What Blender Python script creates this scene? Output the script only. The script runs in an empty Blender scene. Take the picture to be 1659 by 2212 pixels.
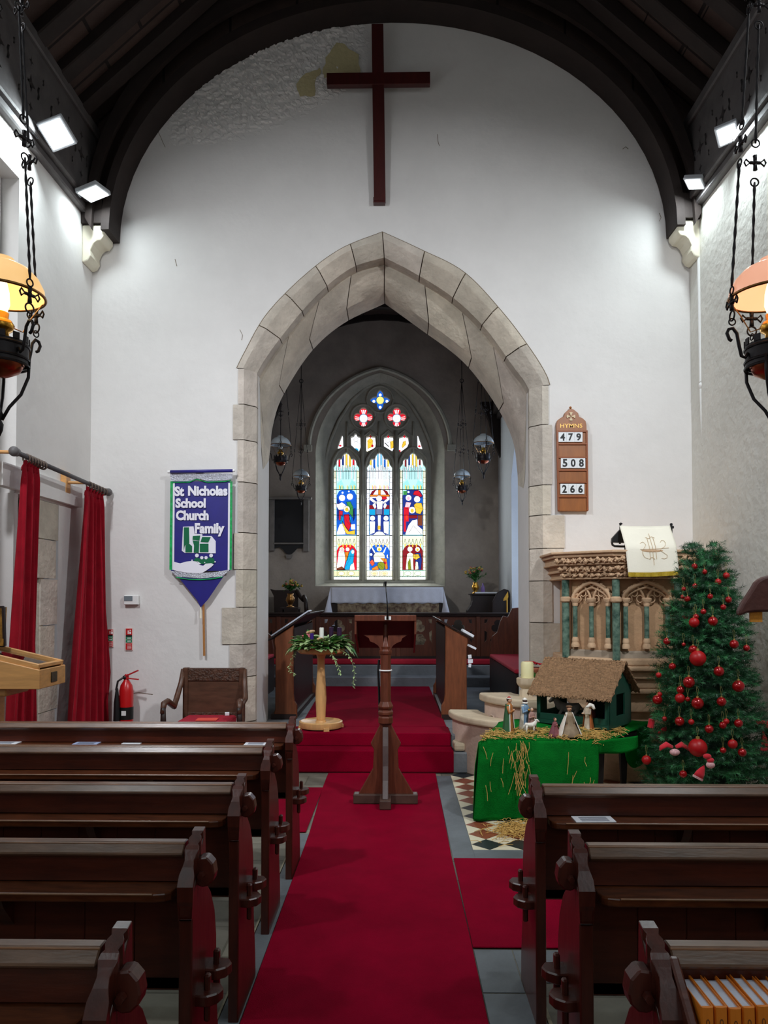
import bpy, bmesh, math, random
from mathutils import Vector, Matrix, Euler
from mathutils.geometry import tessellate_polygon
from mathutils import noise as mnoise
R = math.radians
rnd = random.Random(11)
C = bpy.context.scene.collection
SC = bpy.context.scene
def S(r, g, b):
    return tuple(((c/255)/12.92 if c/255 <= .04045 else ((c/255+.055)/1.055)**2.4) for c in (r, g, b))

# ------------------------------------------------------------------ camera
FP = 1640.0; CX = 829.5; CY = 1247.0; YAW = R(1.0); PIT = R(1.5); EYE = Vector((0, 0, 1.55))
cam_d = bpy.data.cameras.new('camera'); cam = bpy.data.objects.new('camera', cam_d); C.objects.link(cam)
cam.location = EYE; cam.rotation_euler = (R(90)+PIT, 0, YAW)
cam_d.sensor_fit = 'VERTICAL'; cam_d.sensor_height = 36; cam_d.lens = FP/2212*36
cam_d.shift_y = (CY-1106)/2212; cam_d.clip_start = .05; cam_d.clip_end = 200
SC.camera = cam
# ------------------------------------------------------------------ colour management, world
SC.view_settings.view_transform = 'Standard'; SC.view_settings.look = 'None'
SC.view_settings.exposure = 0.0; SC.view_settings.gamma = 1.0; SC.view_settings.use_curve_mapping = False
SC.cycles.use_denoising = True
SC.cycles.max_bounces = 8; SC.cycles.diffuse_bounces = 5; SC.cycles.glossy_bounces = 3; SC.cycles.transmission_bounces = 4
SC.cycles.sample_clamp_indirect = 6; SC.cycles.caustics_reflective = False; SC.cycles.caustics_refractive = False
w = bpy.data.worlds.new('sky'); SC.world = w; w.use_nodes = True
w.node_tree.nodes['Background'].inputs[0].default_value = (.62, .74, 1, 1)
w.node_tree.nodes['Background'].inputs[1].default_value = .6
# ------------------------------------------------------------------ lights
def area(name, loc, n, sx, sy, power, col, spread=180):
    l = bpy.data.lights.new(name, 'AREA'); l.shape = 'RECTANGLE'; l.size = sx; l.size_y = sy
    l.energy = power; l.color = col; l.spread = R(spread)
    o = bpy.data.objects.new(name, l); C.objects.link(o); o.location = loc
    o.rotation_euler = Vector(n).to_track_quat('-Z', 'Y').to_euler(); return o
COOL = (.84, .965, 1.0)
# (pixel, depth, facing direction, power) of the LED floodlights on the wall plates
FLOODS = [((122, 290), 5.7, (.05, -.6, -.8), 15), ((202, 419), 6.5, (.22, .02, -.97), 5),
          ((1571, 291), 5.85, (-.2, -.5, -.84), 15), ((1500, 398), 6.5, (-.36, .04, -.93), 7)]
# unseen fill lights, added out of view to lift the general light of the nave
REAR = [(-2.5, 1.2, 5.1), (2.45, 1.2, 5.1), (-2.5, -2.0, 5.1), (2.45, -2.0, 5.1)]
for i, p in enumerate(REAR):
    area('rear_fill_light', p, ((.3 if p[0] < 0 else -.3), .25, -1), .25, .25, 13, COOL)
for sx in (-1, 1):
    area('throw_fill_light', (sx*2.5, 2.6, 5.15), (-sx*2.2, 4.4, -3.9), .25, .25, 46, (.92, .95, 1.0), 100)  # unseen pair added to brighten the chancel-arch wall
area('west_fill_light', (0, -4.8, 3.4), (0, 1, -.35), 2.2, 2.6, 20, (.92, .96, 1))  # added frontal fill; the west wall has no window
area('south_fill_light', (2.62, -1.2, 3.0), (-1, .25, -.15), 1.1, 2.2, 10, (.9, .95, 1))  # added side fill; the right wall has no window
area('north_window_daylight', (-2.78, 3.6, 3.3), (1, .1, -.15), 1.3, 2.2, 10, (.88, .94, 1))
area('chancel_window_daylight', (1.86, 10.6, 2.9), (-1, -.05, -.25), 1.3, 1.9, 9, (.72, .86, 1))
area('east_window_daylight', (-.28, 13.49, 3.0), (0, -1, -.1), 1.5, 2.4, 48, (.86, .95, 1))

# ------------------------------------------------------------------ geometry helpers
def ray(px, py):
    Fw = Vector((-math.sin(YAW)*math.cos(PIT), math.cos(YAW)*math.cos(PIT), math.sin(PIT)))
    Rt = Vector((math.cos(YAW), math.sin(YAW), 0))
    Up = Rt.cross(Fw)
    return Fw + Rt*((px-CX)/FP) + Up*((CY-py)/FP)
def P(px, py, Y): d = ray(px, py); return EYE + d*(Y/d.y)
def PX(px, py, X): d = ray(px, py); return EYE + d*(X/d.x)
def PZ(px, py, z): d = ray(px, py); return EYE + d*((z-EYE.z)/d.z)

def origin(o):
    v = Vector((0, 0, 0))
    while o is not None: v = v + o.location; o = o.parent
    return v
class MB:
    def __init__(s): s.v = []; s.f = []; s.m = []; s.c = []
    def add(s, vs, fs, mi=0, col=None):
        b = len(s.v); s.v += [Vector(v) for v in vs]
        for f in fs: s.f.append([b+i for i in f]); s.m.append(mi); s.c.append(col)
        return s
    def box(s, x0, x1, y0, y1, z0, z1, mi=0, col=None):
        return s.add([(x0,y0,z0),(x1,y0,z0),(x1,y1,z0),(x0,y1,z0),(x0,y0,z1),(x1,y0,z1),(x1,y1,z1),(x0,y1,z1)],
              [(0,3,2,1),(4,5,6,7),(0,1,5,4),(1,2,6,5),(2,3,7,6),(3,0,4,7)], mi, col)
    def obox(s, c, size, rot=(0, 0, 0), mi=0, col=None):
        m = rot if isinstance(rot, Matrix) else Euler(rot).to_matrix(); c = Vector(c); a, b, d = [q/2 for q in size]
        vs = [c + m @ Vector(p) for p in [(-a,-b,-d),(a,-b,-d),(a,b,-d),(-a,b,-d),(-a,-b,d),(a,-b,d),(a,b,d),(-a,b,d)]]
        return s.add(vs, [(0,3,2,1),(4,5,6,7),(0,1,5,4),(1,2,6,5),(2,3,7,6),(3,0,4,7)], mi, col)
    def bar(s, p, q, w, d, up=(0, 0, 1), mi=0, col=None):
        p = Vector(p); q = Vector(q); z = (q-p).normalized(); x = Vector(up).cross(z)
        if x.length < 1e-4: x = Vector((1, 0, 0)).cross(z)
        x.normalize(); y = z.cross(x)
        m = Matrix((x, y, z)).transposed(); return s.obox((p+q)/2, (w, d, (q-p).length), m, mi, col)
    def prism(s, poly, a0, a1, axis='y', holes=(), mi=0, col=None):
        loops = [list(poly)]+[list(h) for h in holes]
        flat = [p for l in loops for p in l]; n = len(flat)
        def mk(p, a): return {'x': (a, p[0], p[1]), 'y': (p[0], a, p[1]), 'z': (p[0], p[1], a)}[axis]
        tri = tessellate_polygon([[Vector((p[0], p[1], 0)) for p in l] for l in loops])
        if not holes: tri = [tuple(range(n))]
        vs = [mk(p, a0) for p in flat]+[mk(p, a1) for p in flat]
        fs = [tuple(t) for t in tri]+[tuple(reversed([i+n for i in t])) for t in tri]
        b = 0
        for l in loops:
            k = len(l)
            for i in range(k): j = (i+1) % k; fs.append((b+i, b+j, b+j+n, b+i+n))
            b += k
        return s.add(vs, fs, mi, col)
    def tube(s, pts, r, n=8, closed=False, mi=0, col=None, flat=1.0):
        pts = [Vector(p) for p in pts]; k = len(pts); rs = r if isinstance(r, (list, tuple)) else [r]*k
        vs = []; fs = []; prev = None
        for i, p in enumerate(pts):
            a = pts[(i-1) % k] if (closed or i > 0) else p; b = pts[(i+1) % k] if (closed or i < k-1) else p
            t = (b-a).normalized()
            if prev is None:
                prev = t.orthogonal().normalized()
            u = (prev - t*prev.dot(t))
            if u.length < 1e-6: u = t.orthogonal()
            u.normalize(); prev = u; v = t.cross(u)
            for j in range(n):
                an = 2*math.pi*j/n; vs.append(p + (u*math.cos(an) + v*math.sin(an)*flat)*rs[i])
        for i in range(k if closed else k-1):
            for j in range(n):
                a = i*n+j; b = i*n+(j+1) % n; c = ((i+1) % k)*n+(j+1) % n; d = ((i+1) % k)*n+j
                fs.append((a, b, c, d))
        if not closed: fs.append(tuple(reversed(range(n)))); fs.append(tuple((k-1)*n+j for j in range(n)))
        return s.add(vs, fs, mi, col)
    def lathe(s, prof, c=(0, 0, 0), n=24, sx=1, sy=1, mi=0, col=None, rot=None, fold=0, nf=7, open_=False, ph=0):
        vs = []; fs = []; c = Vector(c); k = len(prof)
        for (r, z) in prof:
            for j in range(n):
                an = 2*math.pi*j/n+ph; rr = r*(1+fold*math.sin(nf*an)*(1 if r > 0 else 0))
                v = Vector((rr*math.cos(an)*sx, rr*math.sin(an)*sy, z))
                vs.append(c + (rot @ v if rot else v))
        for i in range(k-1):
            for j in range(n): fs.append((i*n+j, i*n+(j+1) % n, (i+1)*n+(j+1) % n, (i+1)*n+j))
        if not open_:
            fs.append(tuple(reversed(range(n)))); fs.append(tuple((k-1)*n+j for j in range(n)))
        return s.add(vs, fs, mi, col)
    def ball(s, c, r, sc=(1, 1, 1), n=16, m=10, mi=0, col=None, rot=None):
        prof = [(r*math.sin(math.pi*i/m), -r*math.cos(math.pi*i/m)) for i in range(m+1)]
        prof[0] = (r*.02, -r); prof[-1] = (r*.02, r)
        vs = []; fs = []; c = Vector(c)
        for (q, z) in prof:
            for j in range(n):
                an = 2*math.pi*j/n; v = Vector((q*math.cos(an)*sc[0], q*math.sin(an)*sc[1], z*sc[2]))
                vs.append(c + (rot @ v if rot else v))
        for i in range(m):
            for j in range(n): fs.append((i*n+j, i*n+(j+1) % n, (i+1)*n+(j+1) % n, (i+1)*n+j))
        fs.append(tuple(reversed(range(n)))); fs.append(tuple(m*n+j for j in range(n)))
        return s.add(vs, fs, mi, col)
    def torus(s, c, Rr, r, nrm=(0, 0, 1), n=24, k=8, mi=0, sx=1, col=None):
        q = Vector(nrm).to_track_quat('Z', 'Y'); c = Vector(c)
        pts = [c + q @ Vector((Rr*math.cos(2*math.pi*i/n)*sx, Rr*math.sin(2*math.pi*i/n), 0)) for i in range(n)]
        return s.tube(pts, r, k, True, mi, col)
    def grid(s, fn, nu, nv, mi=0, thick=0, col=None):
        vs = [fn(i/nu, j/nv) for j in range(nv+1) for i in range(nu+1)]
        fs = [(j*(nu+1)+i, j*(nu+1)+i+1, (j+1)*(nu+1)+i+1, (j+1)*(nu+1)+i) for j in range(nv) for i in range(nu)]
        return s.add(vs, fs, mi, col)
    def loft(s, rows, mi=0, col=None, closed=False):
        k = len(rows[0]); vs = [p for r in rows for p in r]; fs = []
        for i in range(len(rows)-1):
            for j in range(k if closed else k-1):
                fs.append((i*k+j, i*k+(j+1) % k, (i+1)*k+(j+1) % k, (i+1)*k+j))
        if closed: fs.append(tuple(reversed(range(k)))); fs.append(tuple((len(rows)-1)*k+j for j in range(k)))
        return s.add(vs, fs, mi, col)
    def build(s, name, mat, parent=None, smooth=False, bevel=0, solid=0, fix=True, seg=1, sub=0, auto=None):
        if parent is not None: o0 = origin(parent)
        else:
            xs = [v.x for v in s.v]; ys = [v.y for v in s.v]; zs = [v.z for v in s.v]
            o0 = Vector(((min(xs)+max(xs))/2, (min(ys)+max(ys))/2, min(zs)))
        me = bpy.data.meshes.new(name)
        me.from_pydata([tuple(v-o0) for v in s.v], [], s.f)
        mats = mat if isinstance(mat, (list, tuple)) else [mat]
        for m_ in mats: me.materials.append(m_)
        for p, mi in zip(me.polygons, s.m): p.material_index = mi; p.use_smooth = bool(smooth)
        if any(c is not None for c in s.c):
            ca = me.color_attributes.new('Col', 'FLOAT_COLOR', 'CORNER')
            for p, c in zip(me.polygons, s.c):
                cc = tuple(c)+(1,) if c is not None else (1, 1, 1, 1)
                for li in p.loop_indices: ca.data[li].color = cc
        if fix:
            bm = bmesh.new(); bm.from_mesh(me); bmesh.ops.recalc_face_normals(bm, faces=bm.faces); bm.to_mesh(me); bm.free()
        me.update()
        o = bpy.data.objects.new(name, me); C.objects.link(o)
        if parent is not None: o.parent = parent
        else: o.location = o0
        if solid:
            md = o.modifiers.new('solid', 'SOLIDIFY'); md.thickness = abs(solid); md.offset = 1 if solid > 0 else -1
        if bevel:
            md = o.modifiers.new('bevel', 'BEVEL'); md.width = bevel; md.segments = seg; md.limit_method = 'ANGLE'; md.angle_limit = R(35)
        if sub:
            md = o.modifiers.new('sub', 'SUBSURF'); md.levels = sub; md.render_levels = sub
        if smooth == 'auto':
            try: me.set_sharp_from_angle(angle=R(auto or 35))
            except Exception: pass
        return o
def tag(o, label=None, cat=None, group=None, kind=None):
    if label: o['label'] = label
    if cat: o['category'] = cat
    if group: o['group'] = group
    if kind: o['kind'] = kind
    return o
def empty(name, loc, label=None, cat=None, group=None, kind=None):
    o = bpy.data.objects.new(name, None); C.objects.link(o); o.location = loc; o.empty_display_size = .05
    return tag(o, label, cat, group, kind)
def copy_tree(o, parent=None):
    c = o.copy(); C.objects.link(c); c.parent = parent
    for ch in list(o.children): copy_tree(ch, c)
    return c
def text_mb(txt, size, bold=0.0, shear=0, space=1.0, depth=.0015, res=3):
    cu = bpy.data.curves.new('t', 'FONT'); cu.body = txt; cu.size = size; cu.offset = bold; cu.shear = shear
    cu.space_character = space; cu.extrude = depth; cu.resolution_u = res; cu.align_x = 'LEFT'
    o = bpy.data.objects.new('t', cu); C.objects.link(o)
    dg = bpy.context.evaluated_depsgraph_get(); me = bpy.data.meshes.new_from_object(o.evaluated_get(dg))
    vs = [v.co.copy() for v in me.vertices]; fs = [tuple(p.vertices) for p in me.polygons]
    bpy.data.objects.remove(o); bpy.data.meshes.remove(me)
    return vs, fs
def put_text(mb, txt, x0, x1, z0, z1, Y, bold=0, mi=0, shear=0, depth=.0015):
    """letters in the XZ plane at depth Y, fitted to the box"""
    vs, fs = text_mb(txt, 1.0, bold, shear, depth=.01)
    ax = min(v.x for v in vs); bx = max(v.x for v in vs); ay = min(v.y for v in vs); by = max(v.y for v in vs)
    out = [((v.x-ax)/(bx-ax)*(x1-x0)+x0, Y-depth*(1 if v.z > 0 else 0), (v.y-ay)/(by-ay)*(z1-z0)+z0) for v in vs]
    mb.add(out, fs, mi); return mb
def catmull(pts, n):
    pts = [Vector(p) for p in pts]; out = []
    q = [pts[0]*2-pts[1]]+pts+[pts[-1]*2-pts[-2]]
    for i in range(1, len(q)-2):
        for k in range(12):
            t = k/12; a, b, c, d = q[i-1], q[i], q[i+1], q[i+2]
            out.append(.5*((2*b)+(-a+c)*t+(2*a-5*b+4*c-d)*t*t+(-a+3*b-3*c+d)*t**3))
    out.append(pts[-1])
    L = [0]
    for i in range(1, len(out)): L.append(L[-1]+(out[i]-out[i-1]).length)
    res = []; j = 0
    for k in range(n):
        s_ = L[-1]*k/(n-1)
        while j < len(L)-2 and L[j+1] < s_: j += 1
        t = (s_-L[j])/max(1e-9, L[j+1]-L[j]); res.append(out[j].lerp(out[j+1], min(1, t)))
    return res
# ------------------------------------------------------------------ materials
MATS = {}
def mat(name, col, rough=.6, metal=0, var=0, vscale=4, bump=0, bscale=30, stretch=(1, 1, 1), emit=None, estr=0,
        attr=False, spec=.5, col2=None, brick=None, coat=0, trans=0, ior=1.45, detail=6, sheen=0, alpha=1):
    if name in MATS: return MATS[name]
    m = bpy.data.materials.new(name); m.use_nodes = True; nt = m.node_tree; N = nt.nodes; L = nt.links
    b = N['Principled BSDF']; b.inputs['Roughness'].default_value = rough; b.inputs['Metallic'].default_value = metal
    b.inputs['Specular IOR Level'].default_value = spec; b.inputs['Coat Weight'].default_value = coat; b.inputs['Coat Roughness'].default_value = .28
    b.inputs['Transmission Weight'].default_value = trans; b.inputs['IOR'].default_value = ior
    b.inputs['Sheen Weight'].default_value = sheen; b.inputs['Alpha'].default_value = alpha
    c = tuple(col)+(1,); b.inputs['Base Color'].default_value = c; src = None
    tc = N.new('ShaderNodeTexCoord'); mp = N.new('ShaderNodeMapping'); mp.inputs['Scale'].default_value = stretch
    L.new(tc.outputs['Object'], mp.inputs['Vector'])
    if var or col2:
        nz = N.new('ShaderNodeTexNoise'); nz.inputs['Scale'].default_value = vscale; nz.inputs['Detail'].default_value = detail
        nz.inputs['Roughness'].default_value = .62
        L.new(mp.outputs[0], nz.inputs['Vector']); rp = N.new('ShaderNodeValToRGB')
        rp.color_ramp.elements[0].position = .32; rp.color_ramp.elements[1].position = .68
        c2 = tuple(col2)+(1,) if col2 else tuple(min(1, k*(1+var)) for k in col)+(1,)
        rp.color_ramp.elements[0].color = tuple(k*(1-var) for k in col)+(1,) if not col2 else c
        rp.color_ramp.elements[1].color = c2
        L.new(nz.outputs['Fac'], rp.inputs[0]); src = rp.outputs[0]
    if brick:
        br = N.new('ShaderNodeTexBrick'); sc, wd, ht, mort, mc, rotm = brick
        mp2 = N.new('ShaderNodeMapping'); mp2.inputs['Rotation'].default_value = rotm; L.new(tc.outputs['Object'], mp2.inputs[0])
        L.new(mp2.outputs[0], br.inputs['Vector']); br.inputs['Scale'].default_value = sc
        br.inputs['Brick Width'].default_value = wd; br.inputs['Row Height'].default_value = ht
        br.inputs['Mortar Size'].default_value = mort; br.inputs['Mortar'].default_value = tuple(mc)+(1,)
        br.inputs['Color1'].default_value = (1, 1, 1, 1); br.inputs['Color2'].default_value = (.72, .72, .74, 1)
        mx = N.new('ShaderNodeMixRGB'); mx.blend_type = 'MULTIPLY'; mx.inputs[0].default_value = 1
        if src: L.new(src, mx.inputs[1])
        else: mx.inputs[1].default_value = c
        L.new(br.outputs['Color'], mx.inputs[2]); src = mx.outputs[0]
    if attr:
        at = N.new('ShaderNodeVertexColor'); at.layer_name = 'Col'
        if src:
            mx = N.new('ShaderNodeMixRGB'); mx.blend_type = 'MULTIPLY'; mx.inputs[0].default_value = 1
            L.new(src, mx.inputs[1]); L.new(at.outputs[0], mx.inputs[2]); src = mx.outputs[0]
        else: src = at.outputs[0]
    if src: L.new(src, b.inputs['Base Color'])
    if bump:
        n2 = N.new('ShaderNodeTexNoise'); n2.inputs['Scale'].default_value = bscale; n2.inputs['Detail'].default_value = 5
        L.new(mp.outputs[0], n2.inputs['Vector']); bp = N.new('ShaderNodeBump'); bp.inputs['Strength'].default_value = bump
        bp.inputs['Distance'].default_value = .02; L.new(n2.outputs['Fac'], bp.inputs['Height']); L.new(bp.outputs[0], b.inputs['Normal'])
    if emit is not None:
        b.inputs['Emission Color'].default_value = tuple(emit)+(1,); b.inputs['Emission Strength'].default_value = estr
        if attr: L.new(src, b.inputs['Emission Color']); b.inputs['Base Color'].default_value = (0, 0, 0, 1)
    MATS[name] = m; return m
paint = mat('limewash', S(228, 225, 222), .92, var=.05, vscale=1.2, bump=.22, bscale=9)
paint_rough = mat('rough_limewash', S(222, 220, 212), .92, var=.06, vscale=1.6, bump=.55, bscale=13)
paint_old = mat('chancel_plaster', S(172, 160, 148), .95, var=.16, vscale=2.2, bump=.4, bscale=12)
stone = mat('limestone', S(208, 199, 186), .9, var=.16, vscale=5, bump=.5, bscale=24, attr=True)
mortar = mat('mortar', S(120, 104, 84), .95)
wstone = mat('window_stone', S(178, 174, 160), .92, var=.14, vscale=6, bump=.3, bscale=22)
caen = mat('caen_stone', S(204, 170, 136), .85, var=.14, vscale=7, bump=.35, bscale=30)
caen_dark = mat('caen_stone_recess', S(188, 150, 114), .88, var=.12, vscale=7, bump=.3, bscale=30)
stair_stone = mat('stair_stone', S(214, 188, 172), .88, var=.12, vscale=5, bump=.3, bscale=26)
chairwood = mat('brown_chair_wood', S(84, 56, 42), .4, var=.3, vscale=6, stretch=(1, 1, 5), coat=.1)
choirend = mat('lit_choir_end_oak', S(118, 66, 38), .45, var=.25, vscale=6, stretch=(7, 7, 1))  # brighter copy of the choir oak: light on the ends put into the colour
marble = mat('green_marble', S(34, 66, 58), .22, var=.0, vscale=16, col2=S(124, 150, 132), detail=8)
roofwood = mat('roof_timber', S(40, 30, 27), .75, var=.25, vscale=5, bump=.2, bscale=14)
roofboard = mat('roof_boards', S(74, 57, 51), .8, var=.2, vscale=4, brick=(1, .62, .24, .012, (.12, .1, .09), (0, 0, 0)), bump=.2)
friezewood = mat('frieze_timber', S(88, 84, 84), .55, var=.22, vscale=6, bump=.2, bscale=14)
pewwood = mat('dark_oak', S(80, 32, 17), .38, var=.35, vscale=5, stretch=(1, 6, 6), bump=.05, bscale=18, coat=.25, spec=.5)
pewend = mat('dark_oak_end', S(72, 28, 18), .34, var=.35, vscale=5, stretch=(6, 6, 1), bump=.05, bscale=18, coat=.3)
edge_glint = mat('oak_edge_glint', S(134, 92, 60), .35, var=.35, vscale=9, stretch=(1, 5, 5), coat=.2)  # lighter oak: the highlight along the pew edges is put into the colour
lectwood = mat('lectern_oak', S(98, 50, 33), .4, var=.28, vscale=6, stretch=(7, 7, 1), bump=.06, coat=.1)
darkwood = mat('old_dark_wood', S(36, 21, 17), .45, var=.3, vscale=6, stretch=(5, 5, 1), bump=.06)
choirwood = mat('choir_oak', S(88, 44, 26), .45, var=.3, vscale=6, stretch=(7, 7, 1), bump=.05)
paleoak = mat('pale_oak', S(206, 152, 92), .4, var=.14, vscale=5, stretch=(1, 3, 9), bump=.04, coat=.2)
pine = mat('pale_turned_wood', S(214, 166, 108), .42, var=.12, vscale=6, stretch=(6, 6, 1), coat=.2)
crosswood = mat('mahogany', S(66, 20, 18), .42, var=.22, vscale=5, stretch=(6, 1, 1), coat=.1)
boardwood = mat('hymn_board_oak', S(150, 88, 34), .4, var=.16, vscale=5, stretch=(6, 1, 1), coat=.2)
carpet = mat('red_carpet', S(136, 0, 36), .95, var=.14, vscale=3.0, bump=.5, bscale=260, spec=.08)
velvet = mat('red_velvet', S(150, 16, 34), .85, var=.16, vscale=8, bump=.1, bscale=60, sheen=.08, spec=.15)
cushion = mat('red_cushion', S(168, 26, 48), .9, var=.1, vscale=20, bump=.1, bscale=80)
iron = mat('wrought_iron', S(46, 42, 44), .48, metal=.7, var=.2, vscale=20)
brass = mat('brass', S(214, 160, 66), .28, metal=1, var=.12, vscale=12)
brass_old = mat('aged_brass', S(150, 108, 62), .35, metal=1, var=.15, vscale=12)
copper = mat('copper', S(170, 92, 62), .3, metal=1, var=.12, vscale=12)
steel = mat('steel', S(190, 194, 200), .3, metal=1)
black = mat('black_metal', S(22, 22, 24), .4)
blackw = mat('black_wood', S(20, 18, 18), .5)
white = mat('white_plastic', S(236, 236, 234), .4)
paper = mat('paper', S(238, 240, 246), .8, var=.02)
slate = mat('slate', S(98, 104, 108), .55, var=.22, vscale=3.5, bump=.15, bscale=20)
flag = mat('flagstones', S(128, 124, 110), .6, var=.2, vscale=3, brick=(1, .46, .3, .006, (.5, .5, .48), (0, 0, 0)), bump=.15, bscale=16)
greystone = mat('grey_step_stone', S(116, 120, 124), .7, var=.18, vscale=4, bump=.2)
gold = mat('gold_fringe', S(176, 148, 30), .6, var=.2, vscale=60, bump=.3, bscale=200)
linen = mat('linen', S(226, 226, 236), .85, var=.05, vscale=10, bump=.1, bscale=60)
silk = mat('cream_silk', S(240, 234, 216), .6, var=.03, bump=.06, bscale=40)
green_cloth = mat('green_cloth', S(8, 108, 34), .95, var=.2, vscale=9, bump=.3, bscale=120, spec=.1)
leafm = mat('leaf_green', S(58, 116, 50), .5, var=.35, vscale=30)
leafpale = mat('pale_leaf', S(160, 184, 128), .5, var=.25, vscale=30)
# ================================================================== THE SETTING
XL, XR, YW = -2.86, 2.71, 7.0          # nave side walls and the chancel-arch wall
def struct(o, label=None): return tag(o, label, None, None, 'structure')
def xz(px, py, Y): v = P(px, py, Y); return (v.x, v.z)
# ---- chancel arch curves (left spring -> apex -> right spring), each at its own depth
A_l = [(513,796),(530,762),(576,682),(654,601),(736,540),(826,503)]; A_r = [(1186,832),(1176,806),(1144,755),(1085,677),(1002,590),(906,540),(826,503)]
B_l = [(556,806),(570,780),(608,727),(677,645),(755,581),(830,556)]; B_r = [(1142,842),(1132,822),(1108,791),(1048,709),(975,640),(892,588),(830,556)]
C_l = [(571,960),(577,905),(599,837),(663,737),(737,672),(830,627)]; C_r = [(1130,1015),(1121,943),(1094,879),(1043,801),(993,746),(906,682),(830,627)]
def curve(l, r, Y, n=31):
    a = catmull([P(x, y, Y) for x, y in l], n); b = catmull([P(x, y, Y) for x, y in r], n)
    return a, b
def atY(v, Y): return Vector((v.x, Y, v.z))
Al, Ar = curve(A_l, A_r, YW); Bl, Br = curve(B_l, B_r, 7.10); Cl, Cr = curve(C_l, C_r, 7.44)
Bl[0].x = -1.325; Br[0].x = 1.238
Ml = [atY(a.lerp(b, .36), YW) for a, b in zip(Al, Bl)]; Mr = [atY(a.lerp(b, .36), YW) for a, b in zip(Ar, Br)]
hole = [(Ml[0].x, 0)]+[(v.x, v.z) for v in Ml]+[(v.x, v.z) for v in reversed(Mr[:-1])]+[(Mr[0].x, 0)]
mb = MB()
# wall with the opening: two halves around the arch, so that the opening reaches the floor
mid = Ml[-1]
left = [(XL-.2, -.05), (Ml[0].x, -.05)]+[(v.x, v.z) for v in Ml]+[(mid.x, 8.9), (XL-.2, 8.9)]
right = [(XR+.2, -.05), (XR+.2, 8.9), (mid.x, 8.9), (mid.x, mid.z)]+[(v.x, v.z) for v in reversed(Mr[:-1])]+[(Mr[0].x, -.05)]
def plate2(mb, poly, y0, y1):
    tri = tessellate_polygon([[Vector((p[0], p[1], 0)) for p in poly]]); n = len(poly)
    vs = [(p[0], y0, p[1]) for p in poly]+[(p[0], y1, p[1]) for p in poly]
    fs = [tuple(t) for t in tri]+[tuple(i+n for i in reversed(t)) for t in tri]+[(i, (i+1) % n, (i+1) % n+n, i+n) for i in range(n)]
    mb.add(vs, fs)
plate2(mb, left, YW, YW+.02); plate2(mb, right, YW, YW+.02)
wall_east = struct(mb.build('wall_east', paint))
# solid mass of the wall behind the face, with the reveal and soffit of the inner order
mb = MB()
def out(v, k): c = Vector((-.1, v.y, 3.0)); return v+(v-c).normalized()*k
lw = [(XL-.2, -.05), (-1.36, -.05), (-1.36, Bl[0].z)]+[(out(v, .03).x, out(v, .03).z) for v in Bl[1:]]+[(mid.x, 8.9), (XL-.2, 8.9)]
rw = [(XR+.2, -.05), (XR+.2, 8.9), (mid.x, 8.9)]+[(out(v, .03).x, out(v, .03).z) for v in reversed(Br[1:])]+[(1.27, Br[0].z), (1.27, -.05)]
plate2(mb, lw, YW+.26, YW+.78); plate2(mb, rw, YW+.26, YW+.78)
mb.build('wall_core', paint, wall_east)
mb = MB()
mb.box(-1.36, -1.327, 7.19, 7.80, 0, Bl[0].z+.12); mb.box(1.24, 1.27, 7.19, 7.80, 0, Br[0].z+.12)
mb.build('jamb_plaster', paint, wall_east)
# ---- the dressed stone of the arch
trim1 = empty('trim_1', (0, YW, 0), 'pale limestone pointed chancel arch with two chamfered orders and jamb quoins', None, None, 'structure')
def tint(): k = rnd.uniform(.82, 1.06); return (k, k*rnd.uniform(.97, 1.0), k*rnd.uniform(.93, 1.0))
def order(name, rows_fn, n, cuts):
    """voussoirs: blocks between the cut indices, a small joint left between them"""
    m = MB(); mm = MB()
    for a, b in zip(cuts[:-1], cuts[1:]):
        idx = [a+(.07 if a else 0)]+list(range(a+1, b))+[b-.07]
        m.loft([rows_fn(t) for t in idx], col=tint())
    m.build(name, stone, trim1, smooth='auto', fix=False)
    mm.loft([[out(p, .010)+Vector((0, .010, 0)) for p in rows_fn(t)] for t in range(0, n)]); mm.build(name+'_joint', mortar, trim1, fix=False)
def at(c, t): i = min(len(c)-2, int(t)); return c[i].lerp(c[i+1], t-i)
def row_out(A, M, B, t):
    a, m_, b = at(A, t), at(M, t), at(B, t)
    return [atY(a, YW+.01), atY(a, YW-.018), atY(a.lerp(m_, .92), YW-.018), atY(m_.lerp(b, .06), YW-.01), atY(b, 7.10), atY(b, 7.27)]
def row_in(B, Cc, t):
    b, c = at(B, t), at(Cc, t)
    return [atY(out(b, .01), 7.255), atY(b.lerp(c, .10), 7.25), atY(b.lerp(c, .55), 7.34), atY(c, 7.46), atY(c, 7.78)]
order('outer_voussoirs', lambda t: row_out(Al, Ml, Bl, t), 31, [0, 7, 13, 19, 25, 30])
order('outer_voussoirs', lambda t: row_out(Ar, Mr, Br, t), 31, [0, 6, 12, 18, 24, 30])
order('inner_voussoirs', lambda t: row_in(Bl, Cl, t), 31, [0, 9, 17, 24, 30])
order('inner_voussoirs', lambda t: row_in(Br, Cr, t), 31, [0, 9, 16, 23, 30])
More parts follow.
